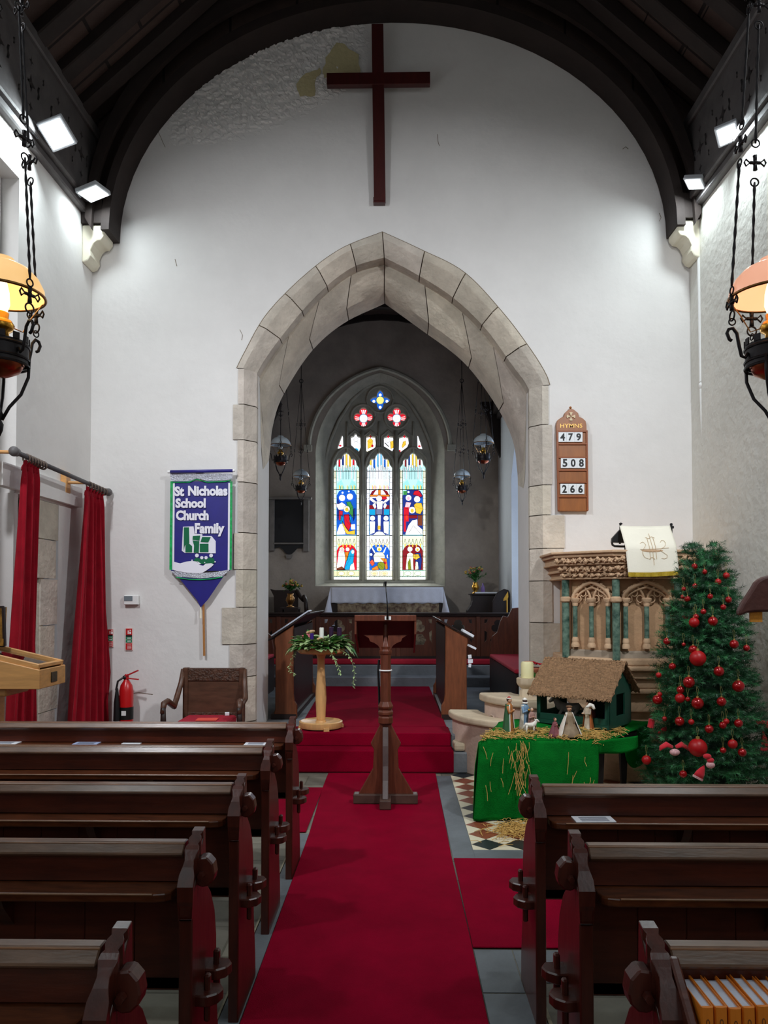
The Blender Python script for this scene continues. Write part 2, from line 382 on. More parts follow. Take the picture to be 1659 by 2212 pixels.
# springers of the inner order dying into the jamb
m = MB()
for (B, Cc, xj, zt) in ((Bl, Cl, -1.325, P(568, 990, 7.5).z), (Br, Cr, 1.238, P(1132, 1030, 7.5).z)):
    b0, c0 = B[0], Cc[0]; tip = Vector((xj, 7.45, min(c0.z, zt)-.12))
    m.loft([[Vector((xj, 7.25, b0.z)), Vector((xj+(c0.x-xj)*.3, 7.26, b0.z-.02)), atY(c0, 7.46), atY(c0, 7.78)],
            [Vector((xj, 7.34, c0.z)), Vector((xj+(c0.x-xj)*.3, 7.36, c0.z-.1)), Vector((xj+(c0.x-xj)*.5, 7.46, c0.z-.12)), Vector((xj, 7.78, c0.z-.1))],
            [tip]*4], col=tint())
m.build('springer', stone, trim1, fix=False)
# jambs: chamfer + long and short quoins on the wall face, irregular widths as in the photo
def jamb(side, ztop, xB, edges, name):
    m = MB(); z = 0.0; s = side
    for (z1, xo) in edges:
        z1 = min(z1, ztop); xm = xB+s*.10; y0 = YW-.016; g = .004; t = tint()
        m.loft([[Vector((x, y, zz)) for (x, y) in ((xo, YW+.01), (xo, y0), (xm, y0), (xB, 7.10), (xB+s*.004, 7.2), (xB+s*.04, 7.21))] for zz in (z+g, z1-g)], col=t)
        z = z1
        if z >= ztop: break
    o = m.build(name, stone, trim1, fix=False)
    mm = MB(); mm.box(min(xB+s*.105, xB+s*.14), max(xB+s*.105, xB+s*.14), YW-.006, YW+.01, 0, ztop); mm.loft([[Vector((xB+s*.105, YW+.0, zz)), Vector((xB+s*.008, 7.115, zz)), Vector((xB+s*.008, 7.2, zz))] for zz in (0, ztop)]); mm.build(name+'_joint', mortar, trim1)
def ex(px): return (px-859)*YW/FP
def ez(py): return 1.55+(1290-py)*YW/FP
jamb(-1, Bl[0].z+.01, -1.325, [(ez(1560), ex(488)), (ez(1462), ex(516)), (ez(1392), ex(497)), (ez(1312), ex(480)), (ez(1230), ex(510)), (ez(1150), ex(505)), (ez(1040), ex(513)), (ez(948), ex(512)), (ez(870), ex(502)), (9, ex(513))], 'left_jamb')
jamb(1, Br[0].z+.01, 1.238, [(ez(1560), ex(1200)), (ez(1500), ex(1212)), (ez(1345), ex(1216)), (ez(1255), ex(1192)), (ez(1185), ex(1216)), (ez(1113), ex(1219)), (ez(1048), ex(1190)), (ez(917), ex(1193)), (9, ex(1186))], 'right_jamb')
# peeling plaster and bare patches high on the wall
def blob(pts, Y): return [xz(x, y, Y) for x, y in pts]
def rough_edge(poly, k=3, amp=.012):
    out_ = []
    for i in range(len(poly)):
        a = Vector((*poly[i], 0)); b = Vector((*poly[(i+1) % len(poly)], 0))
        for j in range(k):
            p = a.lerp(b, j/k); out_.append((p.x+rnd.uniform(-amp, amp)*(j > 0), p.y+rnd.uniform(-amp, amp)*(j > 0)))
    return out_
bare = mat('bare_yellow_plaster', S(196, 184, 142), .95, var=.12, vscale=6, bump=.3)
baredk = mat('bare_brown_plaster', S(150, 132, 116), .95, var=.25, vscale=12, bump=.5)
for pts, mm in (([(697,158),(703,125),(727,92),(745,96),(775,118),(777,145),(779,160),(760,162),(720,166),(700,168)], bare),
                ([(640,182),(654,164),(672,155),(690,146),(694,152),(682,172),(680,206),(648,208)], bare),
                ([(728,30),(752,22),(772,10),(768,34),(752,42),(730,40)], baredk)):
    m = MB(); m.prism(rough_edge(blob(pts, YW-.024)), YW-.026, YW-.02, 'y'); m.build('bare_patch', mm, wall_east)
m = MB()
def flake(n, box, sz):
    for i in range(n):
        px = rnd.uniform(box[0], box[2]); py = rnd.uniform(box[1], box[3])
        dx = (px-845)/612; dy = (490-py)/500
        if dx*dx+dy*dy > .97 or py-20 > 300-(px-380)*.55+rnd.gauss(0, 22): continue
        x, z = xz(px, py, YW); a0 = rnd.uniform(0, 6.28); k = rnd.randint(4, 6)
        ring = [(x+math.cos(a0+6.28*j/k)*sz*rnd.uniform(.4, 1.3), z+math.sin(a0+6.28*j/k)*sz*rnd.uniform(.3, .9)) for j in range(k)]
        base = len(m.v); d = rnd.uniform(.003, .012)
        m.add([(px_, YW-(d if j % 3 else .001), pz_) for j, (px_, pz_) in enumerate(ring)], [tuple(range(k))])
flake(260, (370, 10, 800, 300), .026)

def relief(u, v):
    px, py = 350+460*u, 5+320*v; x, z = xz(px, py, YW); e = min(1, 6*min(u, 1-u, v*1.5, 1-v)); dx = (px-845)/606; dy = (490-py)/494; ins = 1-(dx*dx+dy*dy)
    k = max(0, min(1, (330-(px-350)*.52-py+90)/70))*e if ins > 0 else 0
    n1 = mnoise.noise(Vector((x*9, z*9, 0))); n2 = mnoise.noise(Vector((x*26, z*26, 3))); n3 = abs(mnoise.noise(Vector((x*15, z*22, 9))))
    d = (.5+.5*n1)*.010+abs(n2)*.016+(.014 if n3 > .2 else 0)
    return Vector((x, YW+.003-d*k-.0*e, z))
m2 = MB(); m2.grid(relief, 210, 150); m2.build('flaking_plaster', paint, wall_east, fix=False)
m.build('plaster_flakes', paint, wall_east, fix=False)
# rough bottom plaster edge and hairline cracks
m = MB()
for pts in ([(340,281),(347,296),(352,308),(357,318)], [(945,290),(946,305),(949,315)], [(518,712),(524,724),(522,735)], [(1345,322),(1352,317),(1357,322)],
            [(1424,460),(1428,470),(1424,478)], [(262,1500),(300,1496),(330,1500)], [(378,560),(382,575)]):
    m.tube([P(x, y, YW-.001) for x, y in pts], .0028, 4)
m.build('plaster_cracks', mortar, wall_east)
# ---- side walls
mb = MB()
door = [(5.0, -.05), (6.02, -.05), (6.02, 1.55), (5.97, 1.85), (5.85, 2.08), (5.66, 2.25), (5.51, 2.32), (5.36, 2.25), (5.17, 2.08), (5.05, 1.85), (5.0, 1.55)]
nw = [(2.9, .95), (5.62, .95), (5.62, 4.72), (2.9, 4.72)]
# the wall is cut into panels so that every hole is clean
mb.prism([(-5.3, -.05), (4.99, -.05), (4.99, 8), (-5.3, 8)], XL-.3, XL, 'x', holes=[[(2.9, .95), (4.98, .95), (4.98, 4.72), (2.9, 4.72)]])
mb.prism([(4.99, -.05), (5.60, -.05), (5.60, .95), (4.99, .95)], XL-.3, XL, 'x'); mb.prism([(4.99, .95), (5.60, .95), (5.60, 4.72), (4.99, 4.72)], XL-.3, XL-.13, 'x'); mb.prism([(5.60, -.05), (5.66, -.05), (5.66, 2.33), (5.60, 2.33)], XL-.3, XL, 'x')
mb.prism([(4.99, 4.72), (5.62, 4.72), (5.62, 8), (4.99, 8)], XL-.3, XL, 'x')
mb.prism([(5.62, 2.33), (7.1, 2.33), (7.1, 8), (5.62, 8)], XL-.3, XL, 'x')
mb.prism([(6.35, -.05), (7.1, -.05), (7.1, 2.33), (6.35, 2.33)], XL-.3, XL, 'x')
wl = struct(mb.build('wall_left', paint))
mb = MB(); mb.box(XL-.02, XL+.045, 5.35, 6.72, 2.35, 2.52); mb.build('lintel', paint, wl)
mb = MB(); mb.box(XL-.27, XL-.24, 2.8, 4.98, .95, 4.72); mb.build('recess_panel', paint, wl)
d1 = empty('door_1', (XL, 5.5, 0), 'small pointed stone doorway in the left wall behind red curtains', None, None, 'structure')
mb = MB()
arc = [(6.02, -.05), (6.02, 1.55), (5.97, 1.85), (5.85, 2.08), (5.66, 2.25), (5.51, 2.32), (5.36, 2.25), (5.17, 2.08), (5.05, 1.85), (5.0, 1.55), (5.0, -.05)]
zs = [-.05, .25, .62, .95, 1.32, 1.7, 2.02, 2.33]
for i in range(len(zs)-1):
    w_ = (.33, .28, .33, .26, .31, .27, .31)[i]
    mb.prism([(6.03+ (0 if zs[i] < 1.6 else -.05*(i-4)), zs[i]+.004), (6.02+w_, zs[i]+.004), (6.02+w_, zs[i+1]-.004), (6.03-(.0 if zs[i+1] < 1.6 else .07*(i-4)), zs[i+1]-.004)], XL-.03, XL+.006+.002*(i % 2), 'x', col=tint())
mb.prism([(6.02, -.05), (6.10, -.05), (6.10, 2.33), (6.02, 2.33)], XL-.24, XL-.005, 'x', col=(.8, .78, .74))
mb.build('stone_jamb', stone, d1)
mb = MB(); mb.prism([(5.6, -.05), (6.2, -.05), (6.2, 2.33), (5.6, 2.33)], XL-.30, XL-.22, 'x'); mb.build('door_leaf', darkwood, d1)
mb = MB(); mb.box(XR, XR+.3, -5.3, 7.1, -.05, 8); wr = struct(mb.build('wall_right', paint_rough))
mb = MB(); mb.box(XL-.3, XR+.3, -5.5, -5.2, -.05, 8.9); struct(mb.build('wall_west', paint))
# ---- nave floor
mb = MB(); mb.box(XL-.3, XR+.3, -5.3, 7.1, -.12, 0); floor = struct(mb.build('floor', flag))
mb = MB()
mb.box(-.655, -.575, .6, 5.0, 0, .004); mb.box(.33, .462, 4.535, 6.62, 0, .004); mb.box(.462, 2.3, 4.535, 4.70, 0, .004)
mb.box(.335, .50, 3.02, 3.38, 0, .004); mb.box(.335, .545, 2.2, 3.01, 0, .004); mb.box(.335, .52, .8, 2.19, 0, .004)
mb.box(.505, .75, 3.1, 3.38, 0, .003)
mb.build('slate_border', slate, floor, bevel=.001)
mb = MB(); mb.box(-.665, -.657, .6, 5.0, 0, .008); mb.box(.548, .562, .8, 3.0, 0, .006); mb.build('stone_fillet', mat('pale_fillet', S(168, 160, 136), .7), floor)
mb = MB(); x0, y0, dg = .464, 4.702, .205
WH, RD, BK = S(222, 212, 184), S(136, 72, 50), S(38, 42, 46)
def clipq(q):
    out_ = []
    def clip(poly, ax, lim, keep_ge):
        r = []
        for i in range(len(poly)):
            a, b = poly[i], poly[(i+1) % len(poly)]
            ia = (a[ax] >= lim-1e-9) == keep_ge or abs(a[ax]-lim) < 1e-9; ib = (b[ax] >= lim-1e-9) == keep_ge or abs(b[ax]-lim) < 1e-9
            if ia: r.append(a)
            if ia != ib: t = (lim-a[ax])/(b[ax]-a[ax]); r.append((a[0]+(b[0]-a[0])*t, a[1]+(b[1]-a[1])*t))
        return r
    q = clip(q, 0, x0, True); q = clip(q, 1, y0, True) if q else q
    return q
for i in range(-1, 22):
    for j in range(-1, 21):
        if (i+j) % 2: continue
        cx, cy = x0+dg/2*(i+1), y0+dg/2*(j+1)
        if cy > 6.75: continue
        a = dg/2*.985; q = clipq([(cx-a, cy), (cx, cy-a), (cx+a, cy), (cx, cy+a)])
        if len(q) < 3: continue
        if i % 2: col = WH
        else:
            jj = j//2; col = BK if jj in (0, 3, 4) and i < 3 else (RD if (i//2+jj) % 3 else BK)
            if i == 0 and jj in (1, 2, 5, 6, 7, 8): col = RD
        mb.prism(q, 0, .003, 'z', col=col)
mb.build('tile_pattern', mat('glazed_tile', (1, 1, 1), .4, attr=True), floor, fix=True)
# ---- steps and chancel floor
mb = MB(); mb.box(-1.9, .62, 6.72, 6.96, 0, .185); mb.box(-1.33, 1.24, 6.95, 7.8, 0, .30); mb.box(-2.5, 1.95, 7.78, 10.6, 0, .30)
mb.box(-2.5, 1.95, 10.6, 10.9, 0, .44); mb.box(-2.5, 1.95, 10.9, 13.3, 0, .58)
struct(mb.build('floor_chancel', greystone, bevel=.012))
# ---- chancel shell
CXL, CXR, YE = -2.32, 1.76, 13.2
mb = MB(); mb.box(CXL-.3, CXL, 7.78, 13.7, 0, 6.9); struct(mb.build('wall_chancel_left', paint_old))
mb = MB(); mb.prism([(7.78, 0), (13.7, 0), (13.7, 6.9), (7.78, 6.9)], CXR, CXR+.5, 'x', holes=[[(9.3, 1.3), (11.7, 1.3), (11.7, 3.4), (11.2, 4.0), (10.5, 4.3), (9.8, 4.0), (9.3, 3.4)]])
wcr = struct(mb.build('wall_chancel_right', mat('chancel_limewash', S(206, 208, 210), .93, var=.05, vscale=2, bump=.2, bscale=10)))
w2 = empty('window_2', (CXR+.4, 10.5, 1.3), 'side window of the chancel in the right wall, seen only as a bright splay', None, None, 'structure')
mb = MB(); mb.box(CXR+.42, CXR+.44, 9.2, 11.8, 1.3, 4.4); mb.build('pane', mat('daylit_pane', (0, 0, 0), .5, emit=S(190, 210, 240), estr=1.6), w2)
mb = MB(); mb.box(CXR+.36, CXR+.42, 10.44, 10.56, 1.3, 4.3); mb.build('mullion', wstone, w2)
# east wall: pointed opening
def arch_pts(xl, xr, z0, zs, za, xa=None, n=14):
    xa = (xl+xr)/2 if xa is None else xa; pts = []
    for i in range(n+1):
        t = i/n; th = t*math.pi/2*.86; k = math.sin(th)/math.sin(math.pi/2*.86)
        x = xl+(xa-xl)*(1-math.cos(th))/(1-math.cos(math.pi/2*.86)); pts.append((x, zs+(za-zs)*k))
    r = []
    for i in range(n+1):
        t = i/n; th = t*math.pi/2*.86; k = math.sin(th)/math.sin(math.pi/2*.86)
        x = xr+(xa-xr)*(1-math.cos(th))/(1-math.cos(math.pi/2*.86)); r.append((x, zs+(za-zs)*k))
    return [(xl, z0)]+pts+list(reversed(r[:-1]))+[(xr, z0)]
def qx(px, Y): return (px-859)*Y/FP
def qz(py, Y): return 1.55+(1290-py)*Y/FP
EO = arch_pts(qx(681, YE), qx(962, YE), qz(1266, YE), qz(985, YE), qz(800, YE), qx(822, YE))
mb = MB(); mb.prism([(CXL-.3, 0), (CXR+.5, 0), (CXR+.5, 7.2), (CXL-.3, 7.2)], YE, YE+.1, 'y', holes=[EO])
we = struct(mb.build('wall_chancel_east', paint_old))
YG = 13.56
EI = arch_pts(qx(708, YG-.06), qx(932, YG-.06), qz(1258, YG-.06), qz(1000, YG-.06), qz(826, YG-.06), qx(821, YG-.06))
mb = MB(); mb.loft([[Vector((x, YE-.004, z)) for x, z in EO], [Vector((x, YE+.05, z)) for x, z in EO], [Vector((x, YG-.06, z)) for x, z in EI]])
mb.add([Vector((EO[0][0], YE-.004, EO[0][1])), Vector((EO[-1][0], YE-.004, EO[-1][1])), Vector((EI[-1][0], YG-.06, EI[-1][1])), Vector((EI[0][0], YG-.06, EI[0][1]))], [(0, 1, 2, 3)])
mb.build('window_splay', wstone, we, fix=False)
hm = [v for v in arch_pts(qx(668, YE), qx(974, YE), qz(968, YE), qz(966, YE), qz(793, YE), qx(822, YE))]
mb = MB(); mb.tube([(x, YE-.03, z) for x, z in hm[1:-1]], .035, 6); mb.box(hm[0][0]-.09, hm[0][0]+.05, YE-.08, YE, hm[0][1]-.05, hm[0][1]+.06); mb.box(hm[-1][0]-.05, hm[-1][0]+.09, YE-.08, YE, hm[-1][1]-.05, hm[-1][1]+.06)
mb.build('hood_mould', wstone, we)
# ---- stained glass east window
win = empty('window_1', (-.3, YG, 1.8), 'three-light stained glass east window with tracery above', None, None, 'structure')
def g(cx, cy, Y=YG): return xz(680+cx/4.513, 780+cy/4.513, Y)
L3 = [(183, 432), (506, 755), (830, 1082)]
def light_hole(a, b):
    w_ = (b-a); s_ = [(0, 2130), (0, 1045), (.04, 1028), (.10, 1012), (.13, 975), (.17, 958), (.33, 956), (.36, 925), (.42, 908), (.5, 898)]
    l = [(a+w_*u, v) for u, v in s_]; r = [(b-w_*u, v) for u, v in reversed(s_[:-1])]
    return [g(x, y) for x, y in l+r]
def quatre(cx, cy, r, pointed=False):
    pts = []
    for k in range(4):
        an = math.pi/2*k
        for j in range(-6, 7):
            t = an+j/6*math.pi/4
            rr = r*(.50+.50*math.cos(j/6*math.pi/2)**.7) if not pointed else r*(.45+.55*(1-abs(j)/6)**1.0)
            pts.append((cx+rr*math.cos(t), cy+rr*math.sin(t)))
    out_ = []
    for p in pts:
        if not out_ or (abs(p[0]-out_[-1][0])+abs(p[1]-out_[-1][1])) > .5: out_.append(p)
    if abs(out_[0][0]-out_[-1][0])+abs(out_[0][1]-out_[-1][1]) < .5: out_.pop()
    return out_
small = [[(350,745),(362,738),(380,735),(388,712),(408,712),(416,735),(445,745),(446,800),(448,845),(432,888),(382,850),(352,820)],
         [(500,742),(530,735),(542,715),(556,738),(590,742),(596,800),(590,850),(512,890),(498,878)],
         [(672,750),(700,740),(716,715),(732,738),(765,742),(768,800),(768,860),(755,885),(672,835)],
         [(820,750),(858,738),(874,714),(888,738),(912,750),(918,800),(900,845),(832,895),(818,870)],
         [(266,716),(276,740),(280,848),(216,862)], [(998,722),(1010,728),(1055,866),(1000,856)]]
holes = [light_hole(a, b) for a, b in L3]+[[g(x, y) for x, y in quatre(637, 378+8, 100, True)], [g(x, y) for x, y in quatre(474, 552, 92)], [g(x, y) for x, y in quatre(799, 552, 92)]]+[[g(x, y) for x, y in s_] for s_ in small]
mb = MB(); EIb = [(x*1.0+(.06 if x > -.3 else -.06), z+.03) for x, z in EI]
mb.prism(EIb, YG-.06, YG+.04, 'y', holes=holes); tr = mb.build('tracery', wstone, win)
# mouldings standing forward of the tracery plate
mb = MB()
def tb(pts, r=.022, dy=.075): mb.tube([(lambda v: (v[0], YG-dy, v[1]))(g(x, y)) for x, y in pts], r, 6)
for a, b in L3:
    c = (a+b)/2; w_ = b-a
    tb([(a-18, 2130), (a-18, 1060), (a+5, 960), (a+45, 895), (c-35, 858), (c, 846), (c+35, 858), (b-45, 895), (b+5, 960), (b+18, 1060), (b+18, 2130)], .024)
for x in (469, 792): tb([(x, 2150), (x, 900), (x, 690)], .032, .085)
for cx in (474, 799): tb([(cx+118*math.cos(t*.262), 552+118*math.sin(t*.262)) for t in range(25)], .02)
tb([(637+128*math.cos(t*.262), 385+128*math.sin(t*.262)) for t in range(25)], .018)
for x in (320, 628, 960): tb([(x, 900), (x, 700), (x, 600)], .018)
for a, b, t_ in ((326, 462, 690), (482, 612, 690), (652, 784, 690), (804, 948, 690)): tb([(a, 860), (a, 740), ((a+b)/2, t_-8), (b, 740), (b, 860)], .014)
tb([(100, 1000), (150, 800), (240, 590), (360, 400), (500, 270), (637, 205), (770, 270), (910, 400), (1030, 590), (1120, 800), (1165, 1000)], .03, .09)
mb.build('mullions', wstone, win, smooth=True)
mb = MB(); mb.box(EI[0][0]-.05, EI[-1][0]+.05, YG-.12, YG-.02, EI[0][1]-.04, EI[0][1]+.03); mb.build('sill', wstone, win)
glass = mat('stained_glass', (0, 0, 0), .3, attr=True, emit=(1, 1, 1), estr=1.0)
# glass pieces: drawn in the window's own plane; the colour belongs to each piece of glass
GB = 1.1
GL = MB(); LD = MB(); lay = [0]
Wt, Mint, Pale, Cream = (240, 244, 255), (176, 226, 226), (212, 236, 240), (240, 240, 206)
Blue, DBlue, Red, DRed, Gold, Org, Grn, Sky, Brn, Gry, Pink, Cyan, Olive = (22, 92, 200), (30, 50, 130), (210, 24, 44), (130, 20, 30), (244, 196, 60), (224, 130, 36), (60, 140, 70), (120, 190, 240), (120, 60, 36), (110, 116, 150), (240, 170, 190), (20, 160, 214), (130, 140, 30)
def pc(pts, col, up=0):
    lay[0] += 1; y = YG+.075-lay[0]*.00006
    q = [g(x, y_) for x, y_ in pts]; c = tuple(k*GB*(1+.4*(min(col)/255)**2) for k in S(*col))
    tri = tessellate_polygon([[Vector((p[0], p[1], 0)) for p in q]])
    GL.add([(p[0], y, p[1]) for p in q], [tuple(t) for t in tri], 0, c)
def rc(x0, y0, x1, y1, col): pc([(x0, y0), (x1, y0), (x1, y1), (x0, y1)], col)
def el(cx, cy, rx, ry, col, n=14): pc([(cx+rx*math.cos(6.283*i/n), cy+ry*math.sin(6.283*i/n)) for i in range(n)], col)
def ld(pts, w_=2.4):
    w_ *= 1.7
    for a, b in zip(pts[:-1], pts[1:]):
        d = Vector((b[0]-a[0], b[1]-a[1])); 
        if d.length < 1e-3: continue
        d.normalize(); nrm = Vector((-d.y, d.x))*w_/2
        q = [g(a[0]+nrm.x, a[1]+nrm.y), g(b[0]+nrm.x, b[1]+nrm.y), g(b[0]-nrm.x, b[1]-nrm.y), g(a[0]-nrm.x, a[1]-nrm.y)]
        LD.add([(p[0], YG+.040, p[1]) for p in q], [(0, 1, 2, 3)])
def ring(cx, cy, rx, ry, n=12): ld([(cx+rx*math.cos(6.283*i/n), cy+ry*math.sin(6.283*i/n)) for i in range(n+1)], 1.8)
def halo(cx, cy, r=30, c1=Wt, face=Cream): el(cx, cy, r, r, c1); ring(cx, cy, r, r); el(cx, cy+4, r*.5, r*.62, face)
def robe(pts, col):
    pc(pts, col); ld(pts+[pts[0]], 1.6); n = len(pts); gx, gy = sum(p[0] for p in pts)/n, sum(p[1] for p in pts)/n
    if max(p[1] for p in pts)-min(p[1] for p in pts) > 60:
        for k in (0, n//2): ld([pts[k], (gx*.7+pts[k][0]*.3, gy*.7+pts[k][1]*.3), (gx, gy)], 1.0)
for k, (a, b) in enumerate(L3):
    w_ = b-a; X = lambda u: a+w_*u
    base = (Mint, Pale, Mint)[k]
    rc(a-6, 890, b+6, 2136, base)
    # canopy pinnacles
    cols = [(Wt, Red, Wt, DBlue, Wt, Gold, Wt, Gold, Wt, Red, Wt), (Gold, Wt, Blue, Wt, Sky, Wt, Sky, Wt, Blue, Wt, Gold), (Wt, DRed, Wt, DBlue, Wt, Gold, Wt, Gold, Wt, DRed, Wt)][k]
    for i, c in enumerate(cols):
        u0 = .12+.76*i/11; rc(X(u0), 900, X(u0+.06), 1008+16*((i*7) % 3), c); ld([(X(u0), 900), (X(u0), 1060)], 2)
    for i in range(9):
        u0 = .02+.11*i; h_ = 1010+35*abs(i-4)/4; rc(X(u0), h_, X(u0+.045), 1140+20*(i % 2), Wt); ld([(X(u0), h_), (X(u0), 1150)], 1.8); ld([(X(u0+.045), h_), (X(u0+.045), 1150)], 1.5)
    pc([(X(.34), 1080), (X(.5), 1030), (X(.66), 1080), (X(.66), 1235), (X(.34), 1235)], (Mint, Wt, Mint)[k])
    pc([(X(.12), 1190), (X(.3), 1150), (X(.44), 1240), (X(.12), 1240)], (150, 214, 214) if k != 1 else (200, 214, 250)); pc([(X(.88), 1190), (X(.7), 1150), (X(.56), 1240), (X(.88), 1240)], (150, 214, 214) if k != 1 else (200, 214, 250))
    for u0 in (.2, .3, .5, .66, .78): rc(X(u0), 1205, X(u0+.035), 1244, Gold); rc(X(u0+.05), 1215, X(u0+.07), 1244, Grn if k != 1 else Red)
    # side shafts
    for u0 in (0, .9):
        c = (Cream, Wt, Cream)[k]; rc(X(u0), 1060, X(u0+.1), 2040, c)
        for y in range(1130, 2040, 52): ld([(X(u0), y), (X(u0+.1), y)], 2.0)
        ld([(X(u0+(.1 if u0 == 0 else 0)), 1060), (X(u0+(.1 if u0 == 0 else 0)), 2040)], 2.6)
    for y in (1068, 1250, 1500, 1697, 1900, 2040, 2098): ld([(a, y), (b, y)], 4.2 if y in (1068, 1250, 1697, 2098) else 2.6)
    # scene backgrounds
    arch = lambda y0, y1: [(X(.11), y1), (X(.11), y0+60), (X(.2), y0+18), (X(.35), y0), (X(.65), y0), (X(.8), y0+18), (X(.89), y0+60), (X(.89), y1)]
    pc(arch(1245, 1690), (Blue, DBlue, DBlue)[k]); pc(arch(1785, 2036), (Red, Blue, DRed)[k])
    rc(X(.1), 1705, X(.9), 1790, (214, 226, 190) if k != 1 else (226, 222, 206))
    for u0 in (.2, .36, .5, .64, .8): ld([(X(u0-.06), 1790), (X(u0), 1730), (X(u0+.06), 1790)], 2); rc(X(u0)-5, 1778, X(u0)+5, 1812, Gold)
    rc(a, 2044, b, 2096, (236, 232, 170) if k == 0 else (240, 226, 190) if k == 1 else (214, 236, 200))
    for u0 in (.16, .55): ring(X(u0+.14), 2070, 32, 22); el(X(u0+.14), 2070, 22, 14, (Cream, (250, 190, 140), Cream)[k]); ld([(X(u0-.03), 2044), (X(u0-.03), 2098)], 2.5)
    rc(a, 2102, b, 2134, (246, 246, 240))
    for i in range(10): ld([(X(.1*i), 2100), (X(.1*i), 2106)], 3)
    ld([(a, 900), (a, 2134)], 3); ld([(b, 900), (b, 2134)], 3)
# left light
pc([(214, 1320), (244, 1380), (250, 1470), (216, 1560)], DBlue); halo(264, 1330, 32); halo(340, 1318, 32)
robe([(192, 1385), (230, 1390), (262, 1372), (300, 1400), (306, 1440), (232, 1448)], (246, 226, 236)); robe([(306, 1372), (345, 1366), (372, 1420), (378, 1540), (330, 1470)], Grn)
robe([(372, 1440), (394, 1430), (392, 1520), (372, 1560)], DBlue); halo(310, 1440, 32, Cream, Gold)
robe([(234, 1452), (272, 1460), (262, 1560), (232, 1545)], (200, 40, 60)); robe([(282, 1494), (330, 1490), (352, 1600), (328, 1655), (290, 1600)], Red)
robe([(256, 1500), (280, 1520), (266, 1580), (246, 1570)], Cyan); robe([(334, 1500), (352, 1520), (350, 1590), (338, 1560)], Cyan)
robe([(266, 1560), (300, 1620), (330, 1660), (392, 1645), (390, 1690), (310, 1686), (276, 1630)], Gold); robe([(212, 1670), (240, 1590), (266, 1580), (290, 1640), (300, 1688), (214, 1690)], Wt)
robe([(350, 1590), (392, 1585), (394, 1640), (352, 1640)], Wt)
el(268, 1278, 10, 10, Wt); el(330, 1266, 8, 8, Cream)
robe([(214, 1990), (232, 1850), (262, 1818), (286, 1850), (298, 1940), (280, 2032), (216, 2030)], (240, 232, 236)); halo(262, 1838, 26, Cream, Pink); halo(318, 1834, 20)
robe([(290, 1860), (330, 1856), (318, 1940), (298, 1950)], Org); robe([(282, 2034), (312, 1930), (340, 1850), (368, 1822), (386, 1850), (374, 1960), (336, 2034)], Cyan); el(368, 1858, 14, 18, Wt)
robe([(346, 1990), (378, 1960), (388, 2034), (336, 2034)], Wt); robe([(216, 2020), (262, 2000), (300, 2036), (216, 2038)], Brn)
# centre light
pc([(540, 1330), (560, 1270), (626, 1244), (690, 1262), (724, 1330)], (236, 232, 246)); pc([(540, 1300), (560, 1262), (600, 1246), (566, 1300)], DRed); pc([(724, 1300), (704, 1262), (660, 1246), (696, 1300)], DRed)
robe([(618, 1244), (642, 1244), (642, 1300), (618, 1300)], Org); robe([(536, 1300), (728, 1300), (728, 1318), (536, 1318)], Org)
rc(532, 1400, 600, 1496, DRed); rc(666, 1400, 726, 1496, DRed); rc(532, 1440, 590, 1496, Cyan); rc(672, 1440, 726, 1496, Cyan)
robe([(512, 1306), (530, 1310), (600, 1370), (600, 1392), (560, 1370), (512, 1330)], Wt); robe([(750, 1306), (734, 1310), (664, 1370), (664, 1392), (700, 1370), (750, 1330)], Wt)
robe([(560, 1400), (586, 1370), (600, 1420), (584, 1440)], Wt); robe([(704, 1400), (682, 1370), (666, 1420), (684, 1440)], Wt)
rc(644, 1316, 700, 1344, Red); halo(626, 1336, 30, Wt, Wt); robe([(600, 1360), (664, 1360), (656, 1440), (608, 1440)], Wt)
robe([(596, 1440), (658, 1440), (656, 1494), (598, 1494)], Gry); robe([(612, 1496), (644, 1496), (640, 1650), (618, 1650)], Wt); rc(612, 1600, 642, 1640, Gold)
for s_ in (-1, 1):
    halo(628+s_*66, 1530, 26); robe([(628+s_*40, 1560), (628+s_*96, 1560), (628+s_*92, 1690), (628+s_*44, 1670)], (226, 232, 252)); rc(628+s_*100-4, 1500, 628+s_*100+4, 1690, Sky)
robe([(566, 1694), (600, 1664), (626, 1656), (660, 1664), (690, 1694)], Wt)
rc(540, 1830, 580, 1960, DBlue); el(548, 1884, 12, 12, Wt); halo(628, 1830, 26, Cream, Gold)
robe([(590, 1862), (664, 1862), (684, 1900), (676, 1960), (580, 1960), (570, 1900)], (244, 240, 200)); robe([(548, 1816), (560, 1812), (596, 1866), (584, 1880)], Wt); robe([(700, 1816), (688, 1812), (660, 1866), (672, 1880)], Wt)
robe([(532, 1960), (560, 1930), (584, 1972), (560, 2000)], (230, 90, 60)); robe([(640, 1920), (700, 1925), (712, 2020), (690, 2034), (676, 1960)], Org); robe([(610, 1970), (640, 1955), (682, 1968), (678, 2030), (644, 2036), (616, 2010)], Olive)
robe([(556, 2020), (612, 1990), (624, 2034), (560, 2038)], Org); el(686, 1966, 12, 14, Red); robe([(694, 1900), (712, 1880), (716, 1930)], Wt)
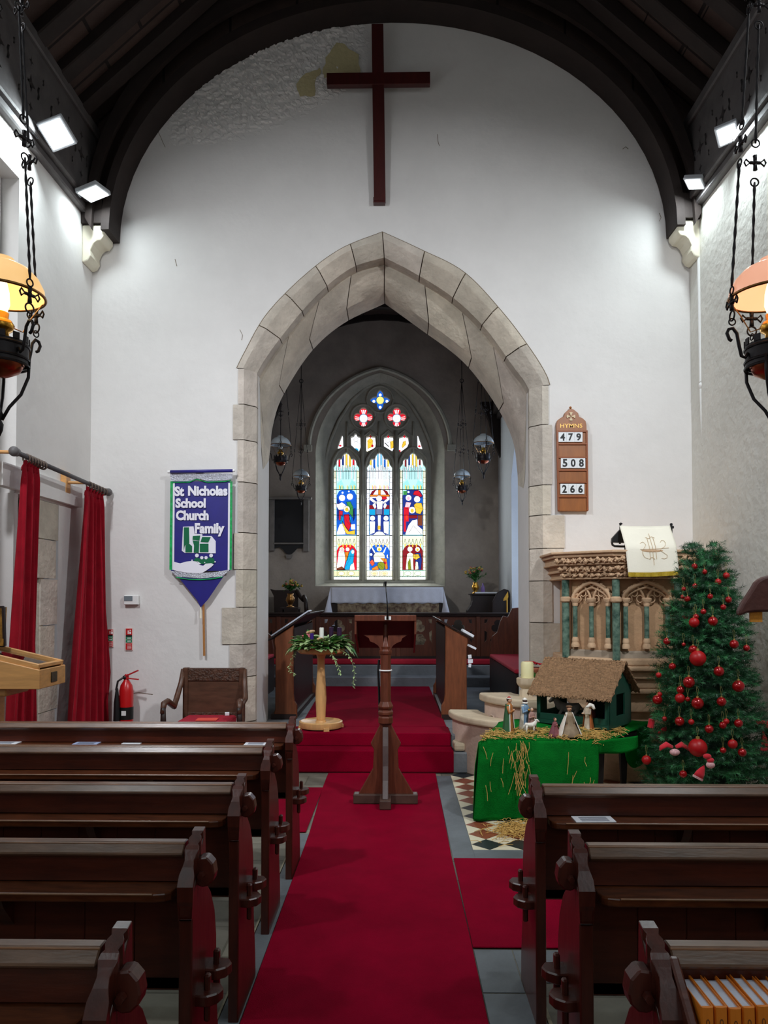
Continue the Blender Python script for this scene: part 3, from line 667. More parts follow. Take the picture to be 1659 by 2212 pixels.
# right light
rc(862, 1262, 900, 1300, Grn); el(914, 1272, 10, 10, Wt); rc(1000, 1330, 1050, 1380, Blue); halo(914, 1330, 30, Wt, Pink); halo(998, 1344, 32, Wt, Cream)
robe([(958, 1300), (972, 1264), (1012, 1256), (1050, 1312), (1030, 1322), (1000, 1308)], Red); robe([(966, 1400), (990, 1380), (1040, 1380), (1056, 1440), (1030, 1490), (990, 1480)], Gold)
robe([(888, 1372), (940, 1376), (920, 1440), (876, 1430)], (244, 190, 200)); rc(868, 1420, 916, 1560, Red); rc(1006, 1496, 1050, 1600, Brn); halo(950, 1450, 34, Wt, Gold); rc(920, 1496, 1000, 1530, DRed)
el(896, 1520, 12, 24, (230, 60, 30)); rc(868, 1560, 890, 1660, Red)
robe([(880, 1690), (912, 1600), (950, 1550), (1002, 1540), (1002, 1600), (1050, 1640), (1056, 1690)], (244, 244, 246)); ld([(920, 1670), (960, 1600), (1040, 1690)], 2)
halo(928, 1832, 26, Wt, Cream); halo(1002, 1834, 24, Wt, Gold); robe([(886, 2030), (900, 1880), (930, 1860), (962, 1880), (960, 1960), (964, 2034)], Cream); robe([(908, 1960), (930, 1920), (940, 2030), (912, 2034)], Olive)
robe([(980, 1870), (1030, 1870), (1044, 1930), (1036, 2030), (1010, 2034), (982, 1990)], DBlue); robe([(960, 1884), (1010, 1880), (1026, 1912), (990, 1936), (960, 1920)], Gold); robe([(984, 1950), (1006, 1960), (1012, 2030), (978, 2034)], Cream)
# tracery lights
for cx, cy in ((474, 552), (799, 552)):
    el(cx, cy, 100, 100, Red, 20)
    for k in range(4):
        for d in (-.22, 0, .22):
            t = math.pi/2*k+d; pc([(cx+30*math.cos(t-.1), cy+30*math.sin(t-.1)), (cx+84*math.cos(t-.06), cy+84*math.sin(t-.06)), (cx+84*math.cos(t+.06), cy+84*math.sin(t+.06)), (cx+30*math.cos(t+.1), cy+30*math.sin(t+.1))], (252, 226, 232) if k % 2 else (250, 190, 190))
    el(cx, cy, 44, 44, Sky); el(cx, cy, 38, 38, (238, 240, 220)); ring(cx, cy, 42, 42, 18)
el(637, 386, 115, 115, Blue, 24)
for dx, dy in ((-62, 0), (66, 0), (0, 58), (0, -62)): el(637+dx, 384+dy, 14, 14, Wt)
el(637, 376, 38, 38, (240, 236, 130)); ring(637, 376, 38, 38, 16)
for q in small: pc(q, (244, 246, 252)); ld(q+[q[0]], 3)
el(400, 868, 26, 26, Cyan); ring(400, 762, 20, 24); robe([(360, 800), (400, 780), (440, 800), (430, 840), (370, 836)], Wt)
robe([(512, 770), (540, 745), (566, 770), (560, 830), (516, 850)], Gold); el(560, 820, 12, 14, Red); el(542, 728, 12, 14, DRed); el(516, 872, 12, 12, Cream)
robe([(735, 780), (765, 770), (768, 840), (740, 850)], Gold); el(716, 728, 12, 14, Red); ring(712, 765, 20, 24); ld([(680, 790), (720, 830)], 5)
robe([(862, 780), (886, 770), (888, 810), (856, 842), (848, 830)], Gold); el(874, 728, 12, 14, Red); el(828, 878, 10, 20, Red)
el(246, 818, 13, 10, Red); el(1020, 824, 13, 10, Red)
GL.build('stained_glass_pane', glass, win, fix=False)
LD.build('lead', mat('lead', S(24, 24, 28), .6), win, fix=False)

# ---- chancel ceiling (dark wagon roof) and wall plates
mb = MB(); cxm = (CXL+CXR)/2; hw = (CXR-CXL)/2+.02; zsp = 4.78
def cc(u, v, k=1.0):
    t = math.pi*u; return Vector((cxm-hw*k*math.cos(t), 7.78+5.5*v, zsp+1.72*k*math.sin(t)**.95))
mb.grid(lambda u, v: cc(u, v), 24, 4); struct(mb.build('ceiling_chancel', roofboard, solid=.05, fix=False))
trc = empty('trim_2', (cxm, 10.5, zsp), 'dark curved rafters and wall plates of the chancel roof', None, None, 'structure')
for v in (.12, .31, .5, .69, .88, .985):
    m = MB(); m.loft([[cc(i/20, v, k)+Vector((0, dy, 0)) for k, dy in ((1, -.05), (.945, -.05), (.945, .05), (1, .05))] for i in range(21)], closed=True); m.build('rafter', roofwood, trc)
for s_, x in ((1, CXL), (-1, CXR)):
    m = MB(); m.box(min(x, x+s_*.13), max(x, x+s_*.13), 7.78, YE, zsp-.12, zsp+.06); m.box(min(x, x+s_*.07), max(x, x+s_*.07), 7.78, YE, zsp-.2, zsp-.12); m.build('wall_plate', roofwood, trc)
m = MB()
for s_, x in ((1, CXL), (-1, CXR)):   # curved brackets of the end rafter
    m.prism([(x, zsp-.85), (x+s_*.10, zsp-.62), (x+s_*.2, zsp-.2), (x+s_*.34, zsp+.1), (x, zsp+.1)], YE-.32, YE-.2, 'y')
m.build('bracket', roofwood, trc)
# ---- nave roof
ceil = MB(); xr = -.05; sl = math.tan(R(42)); zf = 5.84
def roofz(x, s_): return (zf+.10)+((x-(-2.86)) if s_ < 0 else (2.80-x))*sl
for s_ in (-1, 1):
    x0 = -2.95 if s_ < 0 else 2.88
    ceil.add([(x0, -5.3, roofz(x0, s_)), (x0, 7.05, roofz(x0, s_)), (xr, 7.05, roofz(xr, s_)), (xr, -5.3, roofz(xr, s_))], [(0, 1, 2, 3)])
ceiling = struct(ceil.build('ceiling', roofboard, fix=False, solid=.05))
# plank joints across the slope are real thin battens on the boards
m = MB()
for s_ in (-1, 1):
    for k in range(1, 9):
        x = (-2.86+k*.33) if s_ < 0 else (2.80-k*.33)
        if abs(x) < .1: continue
        m.obox((x, 4.6, roofz(x, s_)-.004), (.008, 5.2, .006), (0, (-R(42) if s_ < 0 else R(42)), 0))
m.build('board_joints', mat('joint_shadow_gap', S(20, 15, 13), .9), ceiling)
for Yr in (6.56, 6.14, 5.72, 5.30, 4.88, 4.46):
    for s_ in (-1, 1):
        m = MB(); xa = -2.84 if s_ < 0 else 2.74; xb = xr
        m.bar((xa, Yr, roofz(xa, s_)-.10), (xb, Yr, roofz(xb, s_)-.10), .13, .15, (0, 1, 0)); m.build('rafter', roofwood, ceiling, bevel=.01)
# first principal: arched rib against the wall, spandrel boarding behind it
def ell(a, b, Y, n=40, cx=None, z0=None):
    c = P(845, 490, Y); cx = c.x if cx is None else cx; z0 = c.z if z0 is None else z0
    return [(cx-a*math.cos(math.pi*i/n), z0+b*math.sin(math.pi*i/n)) for i in range(n+1)]
k_ = 6.72/FP
inner = ell(622*k_, 507*k_, 6.72); outer_ = ell(622*k_+.075, 507*k_+.09, 6.72)
tr3 = empty('trim_3', (0, 6.8, 4.9), 'dark arched timber rib of the nave roof against the chancel-arch wall', None, None, 'structure')
m = MB(); m.loft([[Vector((a[0], 6.72, a[1])), Vector((a[0], 6.995, a[1])), Vector((b[0], 6.995, b[1])), Vector((b[0], 6.72, b[1]))] for a, b in zip(inner, outer_)], closed=True); m.build('arched_rib', roofwood, tr3, smooth='auto')
mid_ = ell(622*k_+.20, 507*k_+.33, 6.9); mo = ell(622*k_+.145, 507*k_+.25, 6.7); rib_o = ell(622*k_+.07, 507*k_+.085, 6.9)
m = MB(); m.loft([[Vector((a[0], 6.68, a[1])), Vector((a[0], 6.73, a[1])), Vector((b[0], 6.73, b[1])), Vector((b[0], 6.68, b[1]))] for a, b in zip(mo, mid_)], closed=True); m.build('rib_moulding', roofwood, tr3, smooth='auto')
sp = MB(); top = [(-2.95, roofz(-2.95, -1)), (xr, roofz(xr, -1)), (2.88, roofz(2.88, 1))]
pl = [(-2.85, 4.95)]+[(p[0], p[1]) for p in rib_o]+[(2.71, 4.95), (2.88, roofz(2.88, 1)), (xr, roofz(xr, -1)), (-2.95, roofz(-2.95, -1))]
plate2(sp, pl, 6.90, 6.96); sp.build('spandrel_boards', roofboard, tr3)
# ---- pierced frieze boards and cornice along both walls
def frieze(s_, name, label):
    xw = XL if s_ < 0 else XR; d = 1 if s_ < 0 else -1
    root = empty(name, (xw, 3, 5.1), label, None, None, 'structure')
    hs = []
    for kk in range(8):
        y = 6.55-kk*.46
        def star(cy, cz, r): return [(cy+rr*math.cos(t*math.pi/4), cz+rr*math.sin(t*math.pi/4)) for t, rr in [(i, r if i % 2 == 0 else r*.38) for i in range(8)]]
        def slot(cy, cz, a, b): return [(cy-a, cz-b), (cy+a*.4, cz-b*.8), (cy+a, cz-b*.2), (cy+a*.5, cz+b*.2), (cy+a, cz+b), (cy-a*.4, cz+b*.8), (cy-a, cz+b*.2), (cy-a*.5, cz-b*.2)]
        hs += [star(y, 5.46, .075), slot(y-.12, 5.46, .022, .06), slot(y+.12, 5.46, .022, .06), star(y, 5.28, .04), star(y, 5.63, .04), slot(y-.18, 5.31, .015, .03), slot(y+.2, 5.6, .015, .03)]
    m = MB(); m.prism([(2.6, 5.16), (6.88, 5.16), (6.88, 5.80), (2.6, 5.80)], xw+d*.05, xw+d*.075, 'x', holes=hs); m.build('pierced_board', friezewood, root)
    m = MB(); m.box(min(xw, xw+d*.03), max(xw, xw+d*.03), -5.2, 6.9, 5.1, 5.84); m.build('backing_board', mat('frieze_backing', S(14, 12, 12), .9), root)
    m = MB(); m.box(min(xw+d*.02, xw+d*.11), max(xw+d*.02, xw+d*.11), -5.2, 6.9, 5.78, 5.88); m.box(min(xw, xw+d*.06), max(xw, xw+d*.06), -5.2, 2.6, 5.1, 5.8); m.build('top_rail', friezewood, root, bevel=.012)
    m = MB(); m.box(min(xw-d*.01, xw+d*.10), max(xw-d*.01, xw+d*.10), -5.2, 6.9, 5.10, 5.17); m.box(min(xw-d*.01, xw+d*.06), max(xw-d*.01, xw+d*.06), -5.2, 6.9, 5.03, 5.10); m.build('cornice', friezewood, root, bevel=.012)
frieze(-1, 'trim_4', 'pierced dark frieze board and cornice on top of the left wall')
frieze(1, 'trim_5', 'pierced dark frieze board and cornice on top of the right wall')
# ---- stone corbels under the rib
def corbel(s_, name, label):
    xw = XL if s_ < 0 else XR; d = 1 if s_ < 0 else -1
    m = MB(); pr = [(0, 4.93), (.17, 4.93), (.20, 4.89), (.20, 4.83), (.17, 4.79), (.13, 4.785), (.10, 4.755), (.075, 4.70), (.08, 4.65), (.055, 4.605), (.02, 4.59), (0, 4.59)]
    m.prism([(xw+d*a, b) for a, b in pr], 6.76, 6.99, 'y'); root = m.build(name, mat('painted_corbel', S(226, 220, 200), .8, bump=.1), bevel=.012, seg=2); struct(root, label)
    m = MB(); m.box(min(xw, xw+d*.19), max(xw, xw+d*.19), 6.73, 6.98, 4.935, 5.16); m.build('timber_foot', roofwood, root)
corbel(-1, 'trim_6', 'cream painted scrolled corbel on the left wall'); corbel(1, 'trim_7', 'cream painted scrolled corbel on the right wall')
# ================================================================== THINGS: WALL CROSS, LIGHTS, LAMPS
def mk_cross():
    m = MB(); a = P(803.5, 57, 6.87); b = P(820.5, 437, 6.955)
    zt, zb = P(816, 57, 6.86).z, P(820, 436, 6.95).z; cx = P(818, 300, 6.92).x; hw_ = .054
    def yy(z): return 6.955-(z-zb)/(zt-zb)*.10
    tilt = .012*(zt-zb)
    def xx(z): return cx-.5*tilt+tilt*(zt-z)/(zt-zb)
    m.add([(xx(z)+sx*hw_, yy(z)+dy, z) for z in (zb, zt) for sx, dy in ((-1, -.03), (1, -.03), (1, .03), (-1, .03))], [(0, 1, 2, 3), (4, 5, 6, 7), (0, 1, 5, 4), (1, 2, 6, 5), (2, 3, 7, 6), (3, 0, 4, 7)])
    root = empty('wall_cross', (cx, 6.93, zb), 'large dark mahogany cross hung high on the white wall above the arch', 'cross')
    m.build('upright', crosswood, root, bevel=.003)
    m = MB(); zl, zr_ = P(706, 173, 6.87).z, P(929, 170, 6.87).z; xl, xr2 = P(706, 172, 6.87).x, P(929, 170, 6.87).x
    y_ = yy(zl)-.004
    m.add([(x, y_+dy, z+sz*.056) for x, z in ((xl, zl), (xr2, zr_)) for sz, dy in ((-1, -.03), (1, -.03), (1, .03), (-1, .03))], [(0, 1, 2, 3), (4, 5, 6, 7), (0, 1, 5, 4), (1, 2, 6, 5), (2, 3, 7, 6), (3, 0, 4, 7)])
    m.build('crossbar', crosswood, root, bevel=.003)
    m = MB(); m.box(cx-.05, cx+.06, 6.93, 6.99, zb-.015, zb+.035); m.build('rest_block', crosswood, root)
mk_cross()
led = mat('led_panel', (0, 0, 0), .4, emit=(.9, .97, 1), estr=7)
housing = mat('lamp_housing', S(205, 210, 216), .35, metal=.3)
FL = ['white floodlight high on the left wall, the one closer to the hanging lamp', 'white floodlight high on the left wall beside the scrolled corbel',
      'white floodlight high on the right wall, the one farther from the corbel', 'white floodlight high on the right wall just above the corbel']
for i, ((pp), Y, n, pw) in enumerate(FLOODS):
    c = P(pp[0], pp[1], Y); n = Vector(n).normalized(); s_ = -1 if c.x < 0 else 1
    root = empty('flood_light', c, FL[i], 'floodlight', 'LED floodlights on the wall plates')
    ax = Vector((0, 1, 0)).cross(n); ax = Vector((1, 0, 0)) if ax.length < .05 else ax.normalized(); ay = n.cross(ax)
    rt = Matrix((ax, ay, n)).transposed() @ Matrix.Rotation(R(14 if s_ < 0 else 38), 3, 'Z'); hs_ = .18 if s_ < 0 else .125
    m = MB(); m.obox(c-n*.02, (hs_+.035, hs_+.035, .04), rt); m.build('housing', housing, root, bevel=.005)
    m = MB(); m.obox(c+n*.002, (hs_, hs_, .006), rt); m.build('diffuser', led, root)
    m = MB(); xw = (XL+.07) if s_ < 0 else (XR-.07); m.tube([c-n*.03, c-n*.06+Vector((s_*.05, 0, .02)), (xw, c.y, c.z+.04)], .009, 6); m.box(min(xw, xw-s_*.012), max(xw, xw-s_*.012), c.y-.04, c.y+.04, c.z-.01, c.z+.09); m.build('bracket', steel, root)
    area('floodlight_beam', c+n*.012, n, hs_*.9, hs_*.9, pw, COOL)

milk = mat('milk_glass_lit', S(250, 226, 190), .35, emit=S(255, 196, 112), estr=.75, spec=.5)
milkp = mat('milk_glass_lit_pink', S(250, 214, 196), .35, emit=S(255, 170, 128), estr=.62)
milk0 = mat('milk_glass_unlit', S(196, 206, 212), .25)
bulbm = mat('lit_chimney', (0, 0, 0), .3, emit=S(255, 232, 180), estr=4)
clearg = mat('frosted_chimney', S(210, 214, 206), .2, trans=.4, alpha=1)
def link_cross(m, c, s=1.0, ang=0, r=.0035):
    """wrought cross ornament in a vertical plane"""
    c = Vector(c); u = Vector((math.cos(ang), math.sin(ang), 0)); z = Vector((0, 0, 1))
    for a in (u, -u):
        m.tube([c, c+a*.018*s], r*1.6, 6); m.tube([c+a*.018*s, c+a*.032*s+z*.012*s, c+a*.038*s, c+a*.032*s-z*.012*s], r, 5, True)
    for a in (z, -z): m.tube([c, c+a*.026*s], [r*1.6, r*2.2], 6)
    m.ball(c, .009*s, (1, 1, 1), 8, 6)
def oil_lamp(cx, cy, zr, sc, lit, label, group, shade_mat, rot=-25, top=6.6, detail=True, rise=1.9):
    """zr: height of the shade ring; everything in metres at scale sc (shade radius .137)"""
    root = empty('oil_lamp', (cx, cy, zr), label, 'hanging lamp', group); c = Vector((cx, cy, zr))
    def L(prof, dz=0): return [(r*sc, (z+dz)*sc) for r, z in prof]
    m = MB(); m.lathe(L([(.137, 0), (.134, .03), (.118, .062), (.092, .09), (.062, .105), (.045, .108), (.040, .125), (.036, .125), (.040, .104), (.060, .100), (.090, .085), (.115, .058), (.130, .028), (.133, 0)]), c, 36, open_=True)
    m.build('shade', shade_mat, root, smooth=True, fix=False)
    m = MB(); m.torus(c, .138*sc, .005*sc, n=40); m.build('shade_ring', brass_old, root, smooth=True)
    m = MB(); m.lathe(L([(.018, -.06), (.028, -.03), (.026, .01), (.017, .05), (.016, .10), (.0, .10)]), c, 18)
    m.build('chimney', bulbm if lit else milk0, root, smooth=True)
    m = MB(); m.lathe(L([(.012, -.16), (.030, -.15), (.026, -.125), (.040, -.115), (.044, -.10), (.034, -.085), (.024, -.08), (.026, -.06), (.018, -.055), (0, -.055)]), c, 20)
    m.build('burner', brass, root, smooth=True)
    m = MB()
    for k in range(3):
        t = R(40+120*k); u = Vector((math.cos(t), math.sin(t), 0)); m.tube([c+u*.03*sc+Vector((0, 0, -.1*sc)), c+u*.07*sc+Vector((0, 0, -.11*sc)), c+u*.10*sc+Vector((0, 0, -.05*sc)), c+u*.132*sc], .0022*sc, 5)
    m.build('shade_holder', brass_old, root)
    m = MB(); m.lathe(L([(.088, -.23), (.088, -.16), (.083, -.16), (.083, -.23)]), c, 32, open_=True)
    for z in (-.235, -.215, -.172): m.torus(c+Vector((0, 0, z*sc)), .089*sc, .0045*sc, n=32, k=6)
    for k in range(12):
        t = R(30*k); u = Vector((math.cos(t), math.sin(t), 0)); m.obox(c+u*.088*sc+Vector((0, 0, -.150*sc)), (.004*sc, .022*sc, .022*sc), (0, 0, t))
    m.build('gallery', iron, root, smooth='auto')
    m = MB(); m.lathe(L([(.0, -.275), (.03, -.272), (.062, -.255), (.078, -.225), (.076, -.19), (.05, -.17), (.012, -.165)]), c, 24); m.build('oil_font', copper, root, smooth=True)
    m = MB()
    for k in range(4):
        t = R(rot+45+90*k); u = Vector((math.cos(t), math.sin(t), 0)); z = Vector((0, 0, sc))
        m.tube([c+u*.089*sc-z*.21, c+u*.087*sc-z*.27, c+u*.065*sc-z*.33, c+u*.03*sc-z*.375, c+u*.008*sc-z*.42], .0055*sc, 6)
    m.lathe(L([(.004, -.475), (.012, -.455), (.014, -.435), (.006, -.42), (.012, -.40), (.004, -.38)]), c, 10)
    m.build('bottom_cage', iron, root, smooth=True)
    for k in range(4):
        t = R(rot+90*k); u = Vector((math.cos(t), math.sin(t), 0)); z = Vector((0, 0, sc)); m = MB()
        # S hook from the gallery
        m.tube([c+u*.088*sc-z*.19, c+u*.098*sc-z*.205, c+u*.110*sc-z*.20, c+u*.118*sc-z*.165, c+u*.125*sc-z*.125, c+u*.138*sc-z*.108, c+u*.152*sc-z*.112, c+u*.158*sc-z*.125, c+u*.150*sc-z*.145, c+u*.142*sc-z*.150], .0055*sc, 6)
        m.build('hook', iron, root, smooth=True)
        m = MB(); base = c+u*.140*sc-z*.095
        m.torus(base+z*.008, .011*sc, .0025*sc, nrm=(u.y, -u.x, 0), n=14, k=5); m.torus(base+z*.028, .016*sc, .003*sc, nrm=u, n=16, k=5)
        link_cross(m, base+z*.072, sc, t+math.pi/2); m.torus(base+z*.112, .012*sc, .0028*sc, nrm=u, n=14, k=5)
        p0 = base+z*.125; tgt = c+Vector((0, 0, rise*sc)); d = (tgt-p0)
        seg = [(0, .22, 'rod'), (.22, .29, 'orn'), (.29, .50, 'rod'), (.50, .57, 'orn'), (.57, 1.0, 'rod')]
        for a, b, kind in seg:
            pa, pb = p0+d*a, p0+d*b
            if kind == 'rod':
                nseg = max(3, int((pb-pa).length/.025/sc)) if detail else 3
                pts = [pa.lerp(pb, i/nseg) for i in range(nseg+1)]; rs = [(.0055 if i % 2 else .0032)*sc for i in range(nseg+1)]
                m.tube(pts, rs if detail else .004*sc, 6)
            else:
                q = pa.lerp(pb, .5); link_cross(m, q, sc*1.0, t+math.pi/2); m.torus(pa+z*.0, .014*sc, .0028*sc, nrm=u, n=14, k=5); m.torus(pb, .014*sc, .0028*sc, nrm=u, n=14, k=5)
        m.build('suspension_chain', iron, root, smooth=True)
    m = MB(); m.tube([c+Vector((0, 0, rise*sc)), (cx, cy, top)], .006*sc, 6); m.torus(c+Vector((0, 0, rise*sc)), .03*sc, .006*sc, nrm=(0, 1, 0)); m.build('drop_rod', iron, root)
    if lit:
        l = bpy.data.lights.new('lamp_glow', 'POINT'); l.energy = 5; l.color = (1, .66, .32); l.shadow_soft_size = .02
        o = bpy.data.objects.new('lamp_glow', l); C.objects.link(o); o.location = c+Vector((0, 0, -.005)); 
    return root
v = P(2, 638, 2.5); oil_lamp(v.x, 2.5, v.z, 1.0, True, 'lit brass and iron oil lamp with amber-glowing shade by the left wall', 'nave oil lamps', milk, -25, 7.1)
v = P(1671, 640, 2.5); oil_lamp(v.x, 2.5, v.z, 1.0, True, 'lit brass and iron oil lamp with pinkish shade by the right wall', 'nave oil lamps', milkp, 183, 7.1)
def ctopz(x): return zsp+1.72*math.sin(math.acos(max(-1, min(1, (cxm-x)/hw))))**.95-.02
CL = [((606, 962), 9.6, 'unlit chancel oil lamp on the left, larger and higher of that pair'), ((650, 1030), 11.9, 'unlit chancel oil lamp on the left, lower and nearer the window'),
      ((1044, 958), 9.6, 'unlit chancel oil lamp on the right, larger and higher of that pair'), ((998, 1030), 11.9, 'unlit chancel oil lamp on the right, lower and nearer the window')]
for (pp, Y, lab) in CL:
    v = P(pp[0], pp[1], Y); oil_lamp(v.x, Y, v.z, .95, False, lab, 'chancel oil lamps', milk0, 10, ctopz(v.x), False, 1.6)
# white conduit on the right wall
m = MB(); m.tube([P(1508, 455, 6.78)+Vector((-.0, 0, 0)), P(1514, 825, 6.78)], .015, 8); m.tube([P(1514, 840, 6.78), P(1527, 1188, 6.78)], .013, 8)
for py in (487, 625, 765, 870, 893, 1018, 1143): m.obox(P(1509+(py-455)*.026, py, 6.79), (.032, .014, .014))
q = P(1514.5, 832, 6.78); m.ball(q, .022, (1, 1, 1.3), 10, 8); tag(m.build('conduit', white, smooth='auto'), 'thin white electrical conduit running down the right wall', 'conduit')

# ================================================================== LEFT SIDE
def curtain(name, xs, Y0, Y1, ztop, zbot, sway, label, folds):
    """cloth gathered on the rail, swinging wider towards the hem"""
    root = empty(name, (xs, (Y0+Y1)/2, zbot), label, 'curtain', 'red velvet curtains on the rail'); m = MB()
    def fn(u, v):
        wd = (Y1-Y0)*(1+sway[0]*v); ym = (Y0+Y1)/2+sway[1]*v
        y = ym+(u-.5)*wd; amp = (.020+.030*v)*(1 if .02 < v else .5)
        x = xs+sway[2]*v+amp*math.sin(u*folds*6.283+.7*math.sin(3*v+u*5))+.012*math.sin(u*17+v*4)
        return Vector((x, y+.008*math.sin(u*31), ztop+(zbot-ztop)*v))
    m.grid(fn, 90, 26); m.build('fabric', velvet, root, smooth=True, fix=False, solid=.006)
    m = MB()
    def fh(u, v):
        y = (Y0+Y1)/2+(u-.5)*(Y1-Y0)*.97; return Vector((xs+.02*math.sin(u*folds*6.283)+(.01 if v < .5 else -.004), y, ztop+.035-.07*v))
    m.grid(fh, 80, 3); m.build('heading_tape', velvet, root, smooth=True, fix=False, solid=.004)
rodx = -2.67
zr1 = P(40, 985, 5.32).z; 
curtain('curtain', rodx-.02, 5.38, 5.62, 2.50, .02, (.45, -.07, -.02), 'narrow red velvet curtain nearer the camera, left of the stone doorway', 5)
curtain('curtain', rodx-.02, 6.47, 6.88, 2.47, .02, (1.35, -.09, .02), 'wider red velvet curtain in the corner between doorway and fire extinguisher', 6)
rod = empty('curtain_rail', (rodx, 6.1, 2.55), 'dark curtain pole with turned finials on wooden brackets', 'curtain rail')
m = MB(); m.tube([(rodx, 5.26, 2.565), (rodx, 6.93, 2.52)], .018, 12); m.build('pole', mat('dark_pole', S(70, 66, 68), .5), rod, smooth=True)
m = MB()
for y, z in ((5.22, 2.566), (6.95, 2.52)): m.ball((rodx, y, z), .036, (1, 1, 1), 14, 10); m.torus((rodx, y+(.04 if y < 6 else -.04), z), .022, .008, nrm=(0, 1, 0))
m.build('finials', mat('grey_finial', S(96, 92, 92), .5), rod, smooth=True)
for y, z in ((5.2, 2.56), (6.42, 2.53)):
    m = MB(); m.box(XL+.0, XL+.05, y-.045, y+.045, z-.09, z+.09); m.tube([(XL+.04, y, z), (rodx, y+.02, z)], .014, 8); m.build('bracket', paleoak, rod, bevel=.004)
for ys in ((5.40, 5.66, 7), (6.52, 6.86, 6)):
    for k in range(ys[2]):
        y = ys[0]+(ys[1]-ys[0])*k/(ys[2]-1); m = MB(); m.torus((rodx, y, 2.562-.027*(y-5.26)-.008), .028, .007, nrm=(.15, 1, .1), n=18); m.build('ring', mat('wood_ring', S(92, 76, 66), .5), rod, smooth=True)
# thermostat, safety signs
v = P(284, 1296, 6.97); m = MB(); root = empty('thermostat', (v.x, 6.99, v.z-.05), 'small white wall thermostat with grey display on the left wall', 'thermostat')
m.box(v.x-.068, v.x+.068, 6.955, 6.997, v.z-.045, v.z+.045); m.build('housing', white, root, bevel=.006)
m = MB(); m.box(v.x-.062, v.x+.015, 6.951, 6.956, v.z-.008, v.z+.035); m.build('display', mat('grey_lcd', S(120, 130, 136), .3), root)
def sign(px, py0, py1, wpx, label, cut=1.0):
    v0 = P(px, py0, 6.99); v1 = P(px, py1, 6.99); w_ = wpx*7/FP; x0, x1 = v0.x, v0.x+w_; zt, zb = v0.z, v1.z; h_ = zt-zb
    root = empty('safety_sign', (v0.x+w_/2, 6.995, zb), label, 'sign')
    m = MB(); m.box(x0, x1, 6.988, 6.996, zb, zt); m.build('backing', mat('sign_white', S(236, 206, 200), .5), root)
    red, grn, blk = mat('sign_red', S(196, 34, 34), .5), mat('sign_green', S(20, 130, 90), .5), mat('sign_black', S(20, 20, 20), .5)
    for a, b, mm in ((.70, .98, red), (.62, .69, blk), (.50, .61, grn), (.36, .48, grn), (.04, .32, red)):
        m = MB(); m.box(x0+w_*.08, x1-w_*.08, 6.985, 6.9885, zb+h_*a, zb+h_*b); m.build('panel', mm, root)
    m = MB(); c = x0+w_*.35; m.box(c, c+.008, 6.983, 6.9855, zb+h_*.74, zb+h_*.90); m.box(c+.015, c+.030, 6.983, 6.9855, zb+h_*.74, zb+h_*.84); m.ball((c+.022, 6.984, zb+h_*.9), .006, (1, .2, 1), 8, 6)
    for k in range(4): m.box(x0+w_*.3, x1-w_*.15, 6.983, 6.9855, zb+h_*(.08+.055*k), zb+h_*(.095+.055*k))
    m.box(x0+w_*.3, x1-w_*.2, 6.983, 6.9855, zb+h_*.54, zb+h_*.57); m.box(x0+w_*.3, x1-w_*.2, 6.983, 6.9855, zb+h_*.40, zb+h_*.44)
    m.build('pictogram', mat('sign_ink', S(245, 245, 245), .5), root)
sign(271, 1357, 1405, 16, 'small red and green extinguisher instruction sign above the fire extinguisher'); sign(233, 1359, 1398, 12, 'red and green safety sign half hidden by the corner curtain')
# fire extinguisher
v = PZ(272, 1557, .0); ex_ = P(273, 1500, 6.83).x; zb = P(273, 1556, 6.8).z
zb = .30; root = empty('fire_extinguisher', (ex_, 6.83, zb), 'red fire extinguisher with black horn standing against the left wall', 'fire extinguisher')
zt = P(273, 1468, 6.83).z; hh = zt-zb
m = MB(); m.lathe([(.058, zb), (.062, zb+.02), (.062, zb+hh*.80), (.052, zb+hh*.90), (.03, zb+hh*.97), (.022, zt)], (ex_, 6.83, 0), 24); m.build('cylinder', mat('extinguisher_red', S(196, 22, 26), .3, coat=.4), root, smooth='auto')
m = MB(); m.lathe([(.0632, zb+hh*.30), (.0632, zb+hh*.52)], (ex_, 6.83, 0), 24, open_=True); m.build('band', mat('label_black', S(24, 24, 24), .4), root, smooth=True, fix=False)
m = MB(); m.lathe([(.0634, zb+hh*.04), (.0634, zb+hh*.07)], (ex_, 6.83, 0), 24, open_=True); m.box(ex_-.02, ex_+.02, 6.764, 6.768, zb+hh*.38, zb+hh*.46); m.build('label', white, root, fix=False)
m = MB(); m.lathe([(.02, zt), (.022, zt+.03), (.012, zt+.05)], (ex_, 6.83, 0), 12); m.bar((ex_-.01, 6.82, zt+.03), (ex_+.115, 6.80, zt+.085), .02, .012); m.bar((ex_-.01, 6.82, zt+.015), (ex_+.12, 6.80, zt+.005), .018, .01); m.build('handle', mat('handle_red', S(190, 40, 46), .35), root)
m = MB(); m.ball((ex_-.012, 6.82, zt+.02), .02); m.tube([(ex_-.02, 6.80, zt+.02), (ex_-.06, 6.78, zt-.01), (ex_-.072, 6.77, zt-.09)], .009, 8); m.lathe([(.030, zt-.36), (.026, zt-.2), (.014, zt-.10), (.010, zt-.07)], (ex_-.062, 6.765, 0), 14); m.build('horn', black, root, smooth='auto')
m = MB(); m.box(ex_-.10, ex_+.12, 6.72, 6.98, 0, .30); tag(m.build('plinth', greystone), 'low grey stone ledge under the fire extinguisher', 'ledge')
